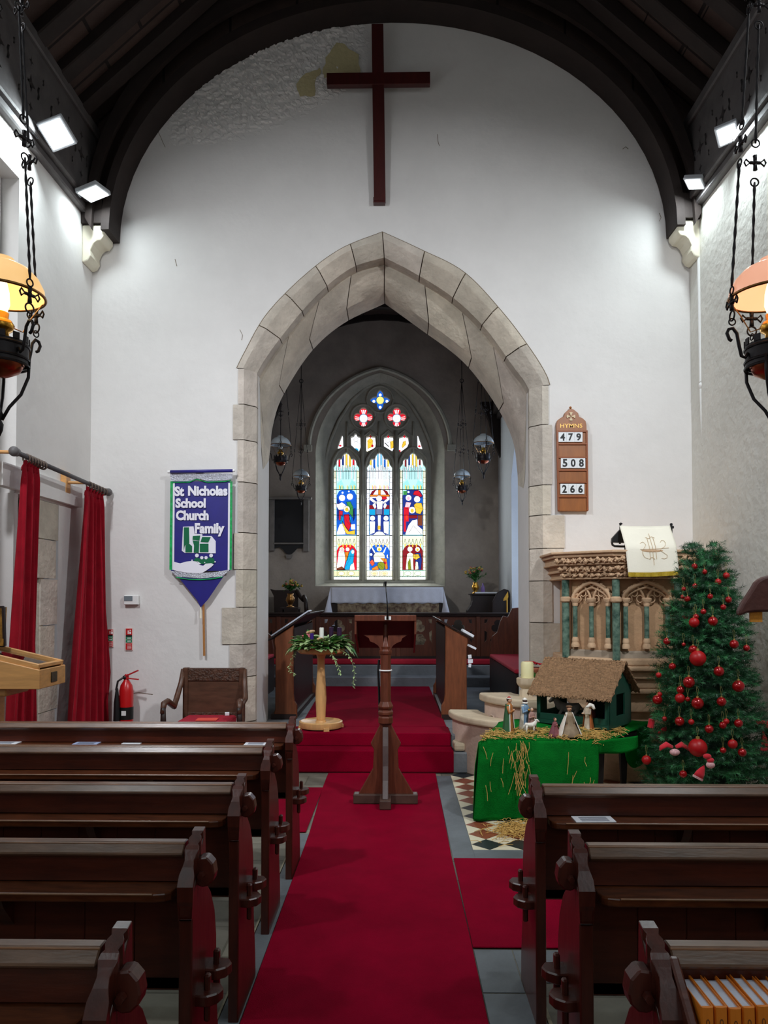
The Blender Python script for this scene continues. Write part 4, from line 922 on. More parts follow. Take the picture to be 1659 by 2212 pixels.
# armchair
v = P(452, 1545, 6.45); cx0 = v.x
root = empty('armchair', (cx0, 6.4, 0), 'dark panelled wooden armchair with red seat against the arch wall', 'armchair')
m = MB(); zt = P(452, 1443, 6.62).z; wv = .225
m.box(cx0-wv, cx0+wv, 6.60, 6.63, .5, zt-.02); m.build('back_panel', chairwood, root)
m = MB(); m.box(cx0-wv, cx0+wv, 6.59, 6.645, zt-.11, zt); crm = mat('carved_rail', S(74, 48, 34), .4, var=.5, vscale=26, bump=.6, bscale=70); m.build('top_rail', crm, root, bevel=.004); m = MB(); m.box(cx0-wv, cx0+wv, 6.59, 6.645, .5, .55); m.build('lower_rail', crm, root, bevel=.004)
for s_ in (-1, 1):
    m = MB(); x = cx0+s_*(wv+.02); m.box(x-.022, x+.022, 6.585, 6.65, 0, zt+.005); m.build('back_post', chairwood, root, bevel=.004)
    m = MB(); xo = cx0+s_*(wv+.045)
    m.tube([(cx0+s_*(wv+.045), 6.61, zt-.01), (cx0+s_*(wv+.05), 6.57, zt-.12), (cx0+s_*(wv+.07), 6.50, zt-.25), (xo+s_*.01, 6.38, zt-.30), (xo+s_*.03, 6.26, zt-.24), (xo+s_*.04, 6.20, zt-.25), (xo+s_*.045, 6.17, zt-.33)], [.02, .024, .026, .026, .026, .026, .018], 8); m.build('arm', chairwood, root, smooth=True)
    m = MB(); m.tube([(xo+s_*.04, 6.18, zt-.28), (xo+s_*.045, 6.2, zt-.5), (xo+s_*.03, 6.24, .42), (xo+s_*.02, 6.22, .0)], [.02, .028, .028, .022], 8); m.build('leg', darkwood, root, smooth=True)
m = MB(); m.box(cx0-wv-.05, cx0+wv+.05, 6.2, 6.62, .39, .44); m.build('seat', darkwood, root, bevel=.01)
m = MB(); m.box(cx0-wv, cx0+wv-.02, 6.22, 6.60, .462, .53); tag(m.build('seat_cushion', cushion, bevel=.025, seg=3), 'flat red cushion on the dark panelled armchair', 'cushion')
m = MB(); m.obox((cx0+.02, 6.30, .537), (.17, .12, .006), (0, 0, .05)); tag(m.build('leaflet', mat('coral_paper', S(236, 88, 74), .7)), 'coral red leaflet lying on the armchair cushion', 'leaflet')
m = MB(); m.obox((cx0+.13, 6.55, .545), (.036, .03, .02), (.2, 0, .2)); tag(m.build('folded_tag', paper), 'tiny white folded paper at the back of the armchair seat', 'paper')
# oak display case
dx = -2.085; root = empty('display_case', (-2.47, 4.57, 0), 'pale oak sloping display case with glass lid on a pedestal, left edge', 'display case')
m = MB(); pr = [(dx, 1.013), (dx, 1.125), (-2.84, 1.30), (-2.84, 1.013)]
for y0, y1 in ((4.40, 4.42), (4.73, 4.75)): m.prism(pr, y0, y1, 'y')
m.box(dx-.02, dx, 4.42, 4.73, 1.013, 1.125); m.box(-2.84, dx-.02, 4.42, 4.73, 1.013, 1.033); m.box(-2.84, -2.82, 4.42, 4.73, 1.013, 1.30); m.build('box_body', paleoak, root, bevel=.003)
sa = math.atan2(.175, .755)
def lidp(x, dz=0): return 1.125+(dx-x)*math.tan(sa)+dz
m = MB()
for (xa, xb, y0, y1) in ((-2.80, dx-.01, 4.405, 4.44), (-2.80, dx-.01, 4.71, 4.745)): m.bar((xa, (y0+y1)/2, lidp(xa, .012)), (xb, (y0+y1)/2, lidp(xb, .012)), .035, .022, (0, 1, 0))
for xa in (-2.80, dx-.03): m.bar((xa, 4.41, lidp(xa, .012)), (xa, 4.74, lidp(xa, .012)), .04, .022, (0, 0, 1))
m.build('lid_frame', paleoak, root, bevel=.003)
m = MB(); m.add([(-2.79, 4.44, lidp(-2.79, .010)), (dx-.05, 4.44, lidp(dx-.05, .010)), (dx-.05, 4.71, lidp(dx-.05, .010)), (-2.79, 4.71, lidp(-2.79, .010))], [(0, 1, 2, 3)]); m.build('glass', mat('case_glass', (1, 1, 1), .03, trans=1, ior=1.3), root, fix=False, solid=.003)
m = MB(); m.obox((dx+.003, 4.585, 1.068), (.006, .075, .06)); m.build('plaque', mat('dark_plaque', S(72, 62, 44), .4, var=.5, vscale=60), root)
m = MB(); m.box(-2.80, -2.30, 4.44, 4.72, .965, 1.012); m.box(-2.72, -2.45, 4.56, 4.72, .04, .965); m.box(-2.8, -2.36, 4.55, 4.76, 0, .04); m.build('pedestal', paleoak, root, bevel=.006)
m = MB(); m.box(-2.70, -2.24, 4.48, 4.68, 1.036, 1.05); m.box(-2.23, -2.15, 4.5, 4.66, 1.036, 1.046); tag(m.build('memorial_book', mat('burgundy_book', S(120, 60, 76), .6, var=.2, vscale=8)), 'burgundy book lying under the glass of the oak case', 'book')
root = empty('gilt_icon', (-2.49, 4.68, 1.22), 'gilt framed icon standing upright on the oak case, cut by the left edge', 'icon')
m = MB(); zi = lidp(-2.49, .03); m.obox((-2.495, 4.66, zi+.12), (.14, .02, .24), (-.08, 0, 0)); m.build('panel', mat('gilt', S(176, 128, 58), .35, metal=.8, var=.5, vscale=30), root)
m = MB()
for a, b in (((-.07, -.12), (-.07, .12)), ((.07, -.12), (.07, .12)), ((-.07, -.12), (.07, -.12)), ((-.07, .12), (.07, .12))): m.bar((-2.495+a[0], 4.648-a[1]*.08, zi+.12+a[1]), (-2.495+b[0], 4.648-b[1]*.08, zi+.12+b[1]), .014, .02, (0, 1, 0))
m.build('frame', darkwood, root)
# banner
Yb = 6.94; bl, br_ = P(371, 1030, Yb).x, P(500, 1030, Yb).x; zt, zb = P(430, 1040, Yb).z, P(430, 1233, Yb).z; ztip = P(432, 1312, Yb).z; bw = br_-bl
root = empty('processional_banner', ((bl+br_)/2, Yb, P(440, 1417, Yb).z), 'royal blue church school banner with white lettering left of the arch', 'banner')
blue = mat('blue_satin', S(26, 20, 122), .45, var=.12, vscale=6, sheen=.2); silver = mat('silver_trim', S(206, 208, 220), .3, metal=.5, var=.2, vscale=60, bump=.8, bscale=90)
grnt = mat('green_trim', S(16, 160, 84), .35, var=.4, vscale=26); wf = mat('white_felt', S(238, 236, 246), .9)
def bx(u): return bl+bw*u
def bz(v): return zt+(zb-zt)*v
def wave(x, z): return .006*math.sin((x-bl)/bw*9+z*2)
def cloth(poly, mm, name, dy=0.0, par=root, holes=()):
    m_ = MB(); m_.prism(poly, Yb-.004-dy, Yb+.002-dy, 'y', holes); return m_.build(name, mm, par)
cloth([(bx(-.01), bz(0)), (bx(1.0), bz(0)), (bx(.985), bz(1)), (bx(-.0), bz(1))], blue, 'blue_field')
cloth([(bx(.11), bz(1.06)), (bx(.88), bz(1.06)), (bx(.62), bz(1.32)), (bx(.50), ztip), (bx(.44), bz(1.33))], blue, 'pendant_tip')
for u in (-.02, .975):
    m = MB(); m.add([(bx(u)+.0, Yb-.006, bz(.0)), (bx(u+.045), Yb-.006, bz(.0)), (bx(u+.04), Yb-.006, bz(.99)), (bx(u-.005), Yb-.006, bz(.99))], [(0, 1, 2, 3)]); m.build('green_edging', grnt, root, fix=False)
for u in (.025, .95): m = MB(); m.add([(bx(u), Yb-.0065, bz(.02)), (bx(u+.03), Yb-.0065, bz(.02)), (bx(u+.028), Yb-.0065, bz(.99)), (bx(u-.002), Yb-.0065, bz(.99))], [(0, 1, 2, 3)]); m.build('white_edging', wf, root, fix=False)
cloth([(bx(-.02), bz(-.09)), (bx(.4), bz(-.09)), (bx(.45), bz(-.11)), (bx(.55), bz(-.09)), (bx(1.02), bz(-.085)), (bx(1.02), bz(-.03)), (bx(.9), bz(-.01)), (bx(.6), bz(-.005)), (bx(.42), bz(-.035)), (bx(.3), bz(-.002)), (bx(-.01), bz(.0))], silver, 'silver_band', .005)
m = MB(); m.tube([(bx(u), Yb-.012, bz(v)) for u, v in ((0, .012), (.3, .01), (.42, -.022), (.6, .012), (.9, .004), (1.0, -.012))], .0045, 6); m.build('green_ribbon', grnt, root); m = MB(); m.tube([(bx(u), Yb-.012, bz(v)) for u, v in ((.09, 1.075), (.3, 1.095), (.5, 1.10), (.7, 1.09), (.86, 1.07))], .005, 6); m.build('green_ribbon', grnt, root)
cloth([(bx(0), bz(1.0)), (bx(.3), bz(1.02)), (bx(.7), bz(1.02)), (bx(.99), bz(.985)), (bx(.86), bz(1.065)), (bx(.5), bz(1.085)), (bx(.10), bz(1.065))], silver, 'silver_band', .006)
m = MB(); m.tube([(bx(-.01), Yb-.02, bz(-.105)), (bx(1.03), Yb-.02, bz(-.115))], .016, 10); m.build('pole_sleeve', blue, root, smooth=True)
m = MB()
for u, v in ((-.035, -.104), (1.045, -.116)): m.tube([(bx(u-.02), Yb-.02, bz(v)), (bx(u+.02), Yb-.02, bz(v))], .013, 10)
m.build('end_caps', white, root)
m = MB(); m.tube([(P(433, 1040, Yb).x, Yb+.02, bz(-.1)), (P(440, 1417, Yb).x, Yb+.02, P(440, 1417, Yb).z)], .011, 8); m.build('staff', mat('staff_wood', S(176, 120, 66), .5), root)
m = MB(); t0 = (bx(.5), Yb, ztip); m.tube([t0, (bx(.5), Yb, ztip-.10)], [.006, .011], 8); m.build('tassel', silk, root)
m = MB(); w1 = 1056/210  # crop scale
def bp(cx_, cy_): v_ = P(350+cx_/w1, 1000+cy_/w1, Yb); return v_.x, v_.z
for t_, (x0, y0, x1, y1) in (('St', (140, 365, 246, 256)), ('Nicholas', (287, 360, 716, 250)), ('School', (150, 492, 480, 385)), ('Church', (156, 626, 512, 516)), ('Family', (360, 800, 683, 655))):
    a = bp(x0, y0); b = bp(x1, y1); put_text(m, t_, a[0], b[0], a[1], b[1], Yb-.014, .05, depth=.002)
m.build('lettering', wf, root, fix=False)
def bpoly(pts, mm, nm, dy): cloth([bp(x, y) for x, y in pts], mm, nm, dy)
gf = mat('green_felt', S(10, 104, 66), .8)
bpoly([(230, 695), (345, 690), (355, 770), (440, 775), (440, 795), (540, 795), (585, 850), (585, 982), (250, 978), (218, 955)], wf, 'white_church', .005)
m = MB()
for pts in ([(240, 700), (296, 700), (300, 870), (250, 900), (240, 950)], [(258, 900), (292, 872), (330, 905), (330, 972), (258, 972)], [(338, 795), (418, 790), (410, 845), (335, 835)], [(335, 842), (408, 850), (402, 978), (348, 975), (352, 900)],
            [(440, 804), (532, 806), (506, 864), (422, 860)], [(414, 878), (508, 878), (508, 970), (414, 970)], [(345, 1060), (372, 1030), (400, 1035), (430, 1045), (480, 1045), (520, 1028), (560, 1035), (580, 1075), (560, 1092), (430, 1100)]):
    q = [bp(x, y) for x, y in pts]; m.prism(q, Yb-.0125, Yb-.0095, 'y')
m.build('green_church_shapes', gf, root)
m = MB()
for x, y, r in ((383, 1006, .0035), (436, 1030, .003), (482, 1030, .003), (537, 1006, .0035), (330, 1058, .0014), (580, 1075, .0014), (390, 1075, .001), (468, 1083, .001)):
    p = bp(x, y); m.lathe([(r*5, -.003), (r*5, .0)], (p[0], Yb-.014, p[1]), 14, rot=Matrix.Rotation(R(90), 3, 'X'))
m.build('family_heads', wf, root)
bpoly([(135, 1075), (200, 1092), (270, 1072), (330, 1065), (400, 1075), (430, 1098), (400, 1105), (450, 1118), (480, 1095), (540, 1090), (565, 1105), (540, 1130), (490, 1165), (440, 1195), (390, 1200), (250, 1190), (130, 1165)], wf, 'open_hand', .010)
# ================================================================== CARPETS, PEWS
def carpet_box(name, x0, x1, y0, y1, z0, z1, label):
    m = MB(); m.box(x0, x1, y0, y1, z0, z1); return tag(m.build(name, carpet, bevel=.004, seg=2), label, 'carpet')
m = MB(); m.prism([(-.565, .45), (.33, .45), (.33, 3.39), (.322, 4.55), (.335, 6.68), (-.605, 6.68), (-.605, 6.2), (-.575, 5.0)], .0045, .013, 'z')
tag(m.build('aisle_carpet', carpet, bevel=.003), 'long red carpet running up the central aisle', 'carpet')
carpet_box('cross_carpet', .332, 2.66, 3.39, 4.53, .0045, .012, 'red carpet crossing to the right of the aisle behind the front right pew')
carpet_box('cross_carpet', -2.6, -.60, 5.02, 6.18, .0045, .012, 'red carpet crossing to the left before the frontmost left pew')
# step carpets: runner over both steps and up the chancel
def runner(name, pts, x0, x1, label):
    m = MB(); th = .012; a = []; 
    prof = [(y, z) for y, z in pts]; up = [(y-th*.8, z+th) for y, z in pts]
    m.prism(prof+list(reversed(up)), x0, x1, 'x'); return tag(m.build(name, carpet, bevel=.004), label, 'carpet')
runner('step_carpet', [(6.715, .006), (6.712, .187), (6.93, .187)], -1.12, .495, 'red carpet covering the lower chancel step')
runner('step_carpet', [(6.945, .19), (6.942, .302), (7.3, .302)], -1.10, .485, 'red carpet covering the upper chancel step')
m = MB(); m.prism([(-.93, 7.30), (.47, 7.30), (.44, 10.56), (-1.02, 10.56)], .302, .314, 'z'); tag(m.build('chancel_carpet', carpet), 'red carpet leading through the arch to the sanctuary steps', 'carpet')
m = MB(); m.box(-1.3, .5, 6.705, 6.722, .178, .192); m.build('step_nosing', mat('nosing', S(150, 110, 96), .7), bpy.data.objects['floor_chancel'])

def make_pew(s_, length, ledge=True):
    """s_=-1: pew left of the aisle (runs towards -x).  Local: x=0 outer face of the end, y=0 its west edge"""
    root = empty('pew', (0, 0, 0)); X = lambda a: s_*a
    def bx_(m, a, b, y0, y1, z0, z1): m.box(min(X(a), X(b)), max(X(a), X(b)), y0, y1, z0, z1)
    # bench end: shaped board
    m = MB(); prof = [(.0, 0), (.0, .66), (-.008, .70), (-.008, .752), (.05, .835), (.135, .87), (.142, .80), (.118, .755), (.150, .71), (.215, .655), (.262, .585), (.285, .50), (.290, .40), (.305, .25), (.335, .12), (.345, 0)]
    # lower board
    m.prism([p for p in prof if p[1] <= .712 or p[0] > .13], min(X(.004), X(.042)), max(X(.004), X(.042)), 'x')
    end = m.build('bench_end', pewend, root, bevel=.005, seg=2)
    # carved head: scalloped in plan, sloping face
    m = MB(); st = [(-.004, .690, .026), (-.012, .712, .036), (-.012, .752, .037), (.004, .778, .036), (.016, .797, .026), (.030, .812, .021), (.044, .824, .026), (.054, .834, .033), (.066, .842, .030), (.074, .846, .021), (.086, .852, .029), (.096, .857, .028), (.106, .862, .019), (.118, .868, .027), (.146, .872, .026)]
    rows = []
    for y, z, hw_ in st:
        hw_ *= .62; cx_ = X(.022); zl = max(.66, z-.16); yb = .145 if z > .71 else .12
        y2 = y+.0
        rows.append([Vector((cx_-hw_, y2, z)), Vector((cx_+hw_, y2, z)), Vector((cx_+.018, y2+.004, zl if z > .75 else .66)), Vector((cx_-.018, y2+.004, zl if z > .75 else .66))])
    m.loft(rows, closed=True); m.build('carved_head', pewend, root, bevel=.002)
    # upper lug with peg
    m = MB()
    m.prism([(X(-.044), .765), (X(-.039), .794), (X(-.022), .813), (X(-.002), .811), (X(.012), .80), (X(.012), .742), (X(-.004), .728), (X(-.024), .731), (X(-.040), .746)], .052, .098, 'y'); m.build('lug', pewend, root, bevel=.004)
    m = MB(); m.lathe([(.011, 0), (.009, .018)], (X(-.008), .050, .765), 6, rot=Matrix.Rotation(R(90), 3, 'X')); m.build('lug_peg', pewend, root)
    # lower through tenons with keys
    for y, z in ((.075, .435), (.185, .455)):
        m = MB(); m.prism([(X(.01), y-.04), (X(-.028), y-.045), (X(-.056), y-.025), (X(-.066), y+.005), (X(-.05), y+.035), (X(.01), y+.04)], z-.032, z, 'z'); t_ = m.build('through_tenon', pewend, root, bevel=.004)
        m = MB(); m.box(min(X(-.012), X(-.030)), max(X(-.012), X(-.030)), y-.012, y+.012, z-.09, z+.042); m.build('tenon_key', pewend, t_, bevel=.005)
    L_ = length
    m = MB(); xa, xb = X(.05), X(L_); pr = [(.068, .70), (.068, .805), (.056, .812), (.062, .822), (.082, .842), (.135, .842), (.14, .80), (.11, .79), (.11, .70)]
    m.prism([(.098, .79), (.066, .812), (.064, .818), (.084, .840), (.092, .844), (.122, .844), (.128, .837), (.122, .79)], min(xa, xb), max(xa, xb), 'x'); m.build('cap_rail', MATS['cap_oak'], root, bevel=.003); m = MB(); m.tube([(xa, .0855, .8405), (xb, .0855, .8405)], .003, 6); m.build('cap_glint', edge_glint, root)  # the pale strip stands in for the glint along the cap edge
    m = MB(); n = 15
    for k in range(n):
        a = .055+(L_-.06)*k/n; b = .055+(L_-.06)*(k+1)/n-.0025; bx_(m, a, b, .100, .118, .42, .74)
    bx_(m, .052, L_, .104, .114, .42, .8); m.build('lower_boards', pewwood, root, bevel=.0015)
    m = MB(); m.prism([(.082, .735), (.086, .80), (.11, .80), (.11, .735)], min(xa, xb), max(xa, xb), 'x'); m.build('back_board', pewwood, root)
    m = MB(); bx_(m, .052, L_, .10, .125, .415, .455); m.build('bottom_rail', pewwood, root, bevel=.003)
    m = MB(); bx_(m, .052, L_, .118, .345, .415, .445); m.build('seat', pewwood, root, bevel=.006)
    if ledge:
        e = .062; m = MB(); m.prism([(X(e), .10), (X(e), .035), (X(e+.006), .015), (X(e+.02), .002), (X(e+.05), -.004), (X(L_), -.004), (X(L_), .10)], .706, .731, 'z')
        m.build('book_ledge', MATS['ledge_oak'], root, bevel=.005, seg=2); m = MB(); m.tube([(X(.115), -.0035, .7285), (X(L_), -.0035, .7285)], .0034, 6); m.build('ledge_glint', edge_glint, root)  # the pale strip stands in for the glint on the ledge front
        for k in (.55, 1.4):
            m = MB(); m.prism([(.10, .706), (.02, .706), (.04, .67), (.10, .60)], min(X(k), X(k+.03)), max(X(k), X(k+.03)), 'x'); m.build('ledge_bracket', pewwood, root)
    m = MB(); m.prism([(0.02, 0), (.02, .42), (.1, .44), (.30, .44), (.32, 0)], min(X(L_-.05), X(L_)), max(X(L_-.05), X(L_)), 'x'); m.build('wall_support', pewwood, root)
    return root
mat('cap_oak', S(112, 84, 66), .28, var=.35, vscale=7, stretch=(1, 5, 5), coat=.3, bump=.04, bscale=30)
mat('ledge_oak', S(92, 48, 26), .26, var=.45, vscale=9, stretch=(1, 5, 5), coat=.3, bump=.04, bscale=30)
PYL = [4.19, 3.51, 2.79, 2.11, 1.455]; PXL = [-.572, -.585, -.575, -.562, -.55]
lab = ['dark oak pew left of the aisle, frontmost, closest to the chancel', 'dark oak pew left of the aisle, second from the front', 'dark oak pew left of the aisle, third from the front',
       'dark oak pew left of the aisle, fourth from the front', 'dark oak pew left of the aisle, rear one cut by the lower picture corner']
p0 = make_pew(-1, 2.24)
for i in range(5):
    o = p0 if i == 0 else copy_tree(p0); o.location = (PXL[i], PYL[i], 0); tag(o, lab[i], 'pew', 'pews left of the aisle')
p1 = make_pew(1, 2.14); p2 = copy_tree(p1)
p3 = make_pew(1, 2.14, ledge=False)
for o, x, y, l_ in ((p1, .497, 2.79, 'dark oak pew right of the aisle, front one with a white sheet on its ledge'), (p2, .492, 2.10, 'dark oak pew right of the aisle, middle one with a bare ledge'), (p3, .50, 1.475, 'dark oak pew right of the aisle with hymn books in its rack')):
    o.location = (x, y, 0); tag(o, l_, 'pew', 'pews right of the aisle')
# papers on the ledges
def sheet(px0, px1, Y0, dy, z, label, mm=paper, rot=0, w_=None, print_=True):
    a = P(px0, 1600, Y0); b = P(px1, 1600, Y0); wd = b.x-a.x; m = MB()
    cx_ = (a.x+b.x)/2; m.obox((cx_, Y0+dy/2, z+.002), (wd, dy, .003), (0, 0, rot)); o = m.build('service_sheet', mm)
    tag(o, label, 'paper')
    if print_:
        m = MB(); rr = Matrix.Rotation(rot, 3, 'Z')
        for k in range(5):
            q = rr @ Vector((0, -dy*.35+dy*.15*k, .0042)); m.obox(Vector((cx_, Y0+dy/2, z))+q, (wd*.7, .004, .0006), (0, 0, rot))
        m.build('print', mat('print_grey', S(130, 134, 150), .8), o)
sheet(-40, 33, 4.20, .075, .7315, 'white paper on the ledge of the front left pew, cut by the left edge')
sheet(155, 208, 4.20, .07, .7315, 'blue and white folded card on the ledge of the front left pew', mat('blue_card', S(176, 190, 226), .6))
sheet(526, 574, 4.20, .08, .7315, 'white paper at the aisle end of the front left pew ledge')
sheet(262, 302, 4.22, .03, .7315, 'thin white slip on the ledge of the front left pew', print_=False)
sheet(1243, 1330, 2.79, .075, .7315, 'white printed sheet on the ledge of the front right pew', rot=.04)
# book rack and hymn books on the near right pew
rk = empty('book_rack', (.66, 1.50, .57), 'dark wooden rack holding orange hymn books on the right pew back', 'book rack')
m = MB(); m.prism([(1.43, .56), (1.556, .56), (1.556, .83), (1.53, .84), (1.43, .76)], .538, .556, 'x'); m.build('rack_side', pewwood, rk, bevel=.004)
m = MB(); m.box(.538, 1.3, 1.43, 1.556, .555, .575); m.build('rack_floor', pewwood, rk)
m = MB(); m.box(.538, 1.3, 1.425, 1.436, .555, .63); m.build('rack_lip', pewwood, rk)
orange = mat('orange_cloth_cover', S(232, 132, 34), .55, var=.06, vscale=20); pages = mat('book_pages', S(214, 220, 236), .9, var=.03, vscale=1, stretch=(400, 1, 1)); ink = mat('spine_ink', S(120, 74, 40), .6)
def make_book():
    t, d, h = .0232, .115, .215; root = empty('hymn_book', (0, 0, 0)); m = MB()
    m.box(0, .0018, 0, d, 0, h); m.box(t-.0018, t, 0, d, 0, h); m.tube([], 0) if False else None
    m.prism([(0, .0), (.002, -.004), (t/2, -.0055), (t-.002, -.004), (t, 0), (t-.002, .002), (.002, .002)], 0, h, 'z'); m.build('cover', orange, root)
    m = MB(); m.box(.0018, t-.0018, .002, d-.005, .003, h-.005); m.build('pages', pages, root)
    vs, fs = text_mb('COMPLETE ANGLICAN', 1.0, .012, depth=.01); ax = max(v.x for v in vs); ay = max(v.y for v in vs)
    m = MB(); m.add([(t*.34+(v.y/ay)*t*.28, -.0062+(0 if v.z > 0 else .001), h-.020-(v.x/ax)*.17) for v in vs], fs); m.build('title', ink, root, fix=False)
    return root
ORD = ['first', 'second', 'third', 'fourth', 'fifth', 'sixth', 'seventh', 'eighth']
b0 = make_book()
for i in range(7):
    o = b0 if i == 0 else copy_tree(b0); o.location = (.5645+.0255*i, 1.437+.001*(i % 2), .577+[0, .0, -.002, .0, .003, -.001, 0][i]); o.rotation_euler = (0, R(-.8), R([0, .8, -.5, .6, -.6, .4, 0][i]))
    tag(o, f'orange hardback hymn book, {ORD[i]} from the aisle side of the rack' if i < 6 else 'orange hardback hymn book cut by the picture edge, last visible in the rack', 'book', 'orange hymn books in the pew rack')

# ================================================================== LECTERN, ADVENT STAND
lx, ly = P(833, 1700, 5.72).x, 5.72
root = empty('lectern', (lx, ly, 0), 'tall oak lectern with octagonal post and buttressed cross base on the red carpet', 'lectern')
m = MB(); m.box(lx-.24, lx+.24, ly-.045, ly+.045, .013, .085); m.box(lx-.042, lx+.042, ly-.20, ly+.24, .013, .080); m.build('cross_foot', mat('worn_foot', S(78, 56, 48), .5, var=.3, vscale=9), root, bevel=.008, seg=2)
def lz(py, Y=5.72): return 1.55+(1290-py)*Y/FP
def lxx(px, Y=5.72): return lx+(px-833)*Y/FP
pr = [(775, 1711), (806, 1657), (808, 1616), (801, 1604), (820, 1566), (820, 1546), (846, 1546), (846, 1566), (866, 1604), (859, 1616), (861, 1657), (893, 1711)]
m = MB(); m.prism([(lxx(a), lz(b)) for a, b in pr], ly-.022, ly+.022, 'y'); m.build('side_buttress', lectwood, root, bevel=.004)
m = MB(); m.prism([(ly-.17, .08), (ly-.10, .20), (ly-.075, .30), (ly-.08, .45), (ly-.05, .58), (ly+.05, .58), (ly+.08, .45), (ly+.075, .3), (ly+.1, .2), (ly+.2, .08)], lx-.021, lx+.021, 'x'); m.build('front_buttress', mat('grey_worn_oak', S(96, 84, 82), .45, var=.25, vscale=8), root, bevel=.004)
m = MB()
prof = [(.058, lz(1560)), (.058, lz(1548)), (.050, lz(1545)), (.060, lz(1541)), (.060, lz(1536)), (.046, lz(1532)), (.058, lz(1527)), (.060, lz(1524)), (.042, lz(1514)), (.042, lz(1414)), (.050, lz(1411)), (.052, lz(1406)), (.044, lz(1402)), (.048, lz(1396)), (.030, lz(1385)), (.018, lz(1374)), (.018, lz(1345))]
m.lathe(prof, (lx, ly, 0), 8, ph=R(22.5)); m.build('octagonal_post', lectwood, root, bevel=.002)
m = MB()
for s_ in (-1, 1): m.prism([(lx+s_*.018, lz(1372)), (lx+s_*.165, lz(1371)), (lx+s_*.125, lz(1378)), (lx+s_*.115, lz(1385)), (lx+s_*.085, lz(1388)), (lx+s_*.055, lz(1394)), (lx+s_*.035, lz(1404)), (lx+s_*.018, lz(1404))], ly-.03, ly-.008, 'y')
m.build('bracket', lectwood, root)
zt = P(833, 1329, 5.60).z
m = MB(); w_ = .228
m.box(lx-w_, lx+w_, 5.60, 5.62, zt-.045, zt); m.build('top_lip', lectwood, root, bevel=.004)
m = MB(); m.prism([(5.62, zt-.025), (5.62, zt-.005), (6.05, zt-.25), (6.05, zt-.27)], lx-w_+.005, lx+w_-.005, 'x'); m.build('sloping_desk', mat('desk_underside', S(54, 28, 19), .5, var=.25, vscale=6), root)
for s_ in (-1, 1): m = MB(); m.prism([(5.605, zt-.002), (6.06, zt-.25), (6.06, zt-.31), (5.605, zt-.14)], min(lx+s_*(w_-.0), lx+s_*(w_-.014)), max(lx+s_*(w_-.0), lx+s_*(w_-.014)), 'x'); m.build('desk_cheek', lectwood, root)
m = MB(); m.torus((lx, ly, lz(1447.5)), .044, .006, n=24); m.build('white_band', white, root, smooth=True)
m = MB(); m.tube([(lx-.050, ly+.01, lz(1425)), (lx-.056, ly+.01, lz(1450)), (lx-.05, ly+.02, lz(1490)), (lx-.046, ly+.03, lz(1540))], .009, 6); m.build('cable', black, root)
mic = empty('gooseneck_microphone', (lx, 5.60, zt), 'black gooseneck microphone clipped on the lectern top', 'microphone')
m = MB(); m.box(lx-.005, lx+.042, 5.588, 5.602, zt-.035, zt-.008); m.build('holder', white, mic, bevel=.002)
m = MB(); g0 = Vector((lx+.016, 5.588, zt-.03)); g1 = P(833, 1266, 5.55); m.tube([g0, g0+Vector((0, -.01, .08)), g0.lerp(g1, .6)+Vector((.004, 0, 0)), g1], [.009, .0055, .004, .004], 8); m.build('gooseneck', black, mic, smooth=True)
m = MB(); m.tube([g1, g1+Vector((0, -.005, .035))], [.006, .009], 8); m.tube([g1+Vector((-.012, 0, .0)), g1+Vector((-.012, 0, .028))], .004, 6); m.build('capsule', black, mic)
# advent stand
ax_, ay_ = P(694, 1400, 7.22).x, 7.20; z0 = .314
root = empty('round_stand', (ax_, ay_, z0), 'pale turned wooden pedestal stand on round base beside the lectern', 'stand')
m = MB(); m.lathe([(.20, z0+.012), (.205, z0+.02), (.205, z0+.065), (.19, z0+.072), (.17, z0+.06), (.05, z0+.058), (.045, z0+.075)], (ax_, ay_, 0), 40)
for k in range(4): t = R(20+90*k); m.obox((ax_+.19*math.cos(t), ay_+.19*math.sin(t), z0+.015), (.05, .05, .03), (0, 0, t))
m.build('round_base', pine, root, smooth='auto')
zt2 = P(694, 1404, 7.2).z; m = MB(); m.lathe([(.04, z0+.06), (.042, z0+.09), (.052, z0+.28), (.05, z0+.34), (.036, z0+.55), (.034, zt2-.09), (.044, zt2-.05), (.05, zt2-.03)], (ax_, ay_, 0), 24); m.build('turned_column', pine, root, smooth=True)
m = MB(); m.lathe([(.05, zt2-.035), (.20, zt2-.03), (.222, zt2-.015), (.225, zt2+.015), (.215, zt2+.022), (0.01, zt2+.02)], (ax_, ay_, 0), 40); m.build('round_top', pine, root, smooth='auto')
def leaf(m, c, d, L_, w_, up=Vector((0, 0, 1)), droop=.25, mi=0):
    d = Vector(d).normalized(); s_ = d.cross(up)
    if s_.length < .05: s_ = Vector((1, 0, 0))
    s_.normalize(); n_ = s_.cross(d); c = Vector(c); vs = []
    for u, ww in ((0, .12), (.3, .9), (.6, 1.0), (.85, .6), (1, .05)):
        p = c+d*L_*u-n_*(-.08*math.sin(u*3.1)*L_)-Vector((0, 0, droop*L_*u*u)); vs += [p-s_*w_*ww/2, p+n_*w_*.12*-1, p+s_*w_*ww/2]
    m.add(vs, [(a*3+b, a*3+b+1, a*3+b+4, a*3+b+3) for a in range(4) for b in range(2)], mi)
wr_ = empty('advent_wreath', (ax_, ay_, zt2+.02), 'leafy advent wreath with dried roses covering the round stand top', 'wreath')
m = MB(); rl = random.Random(4)
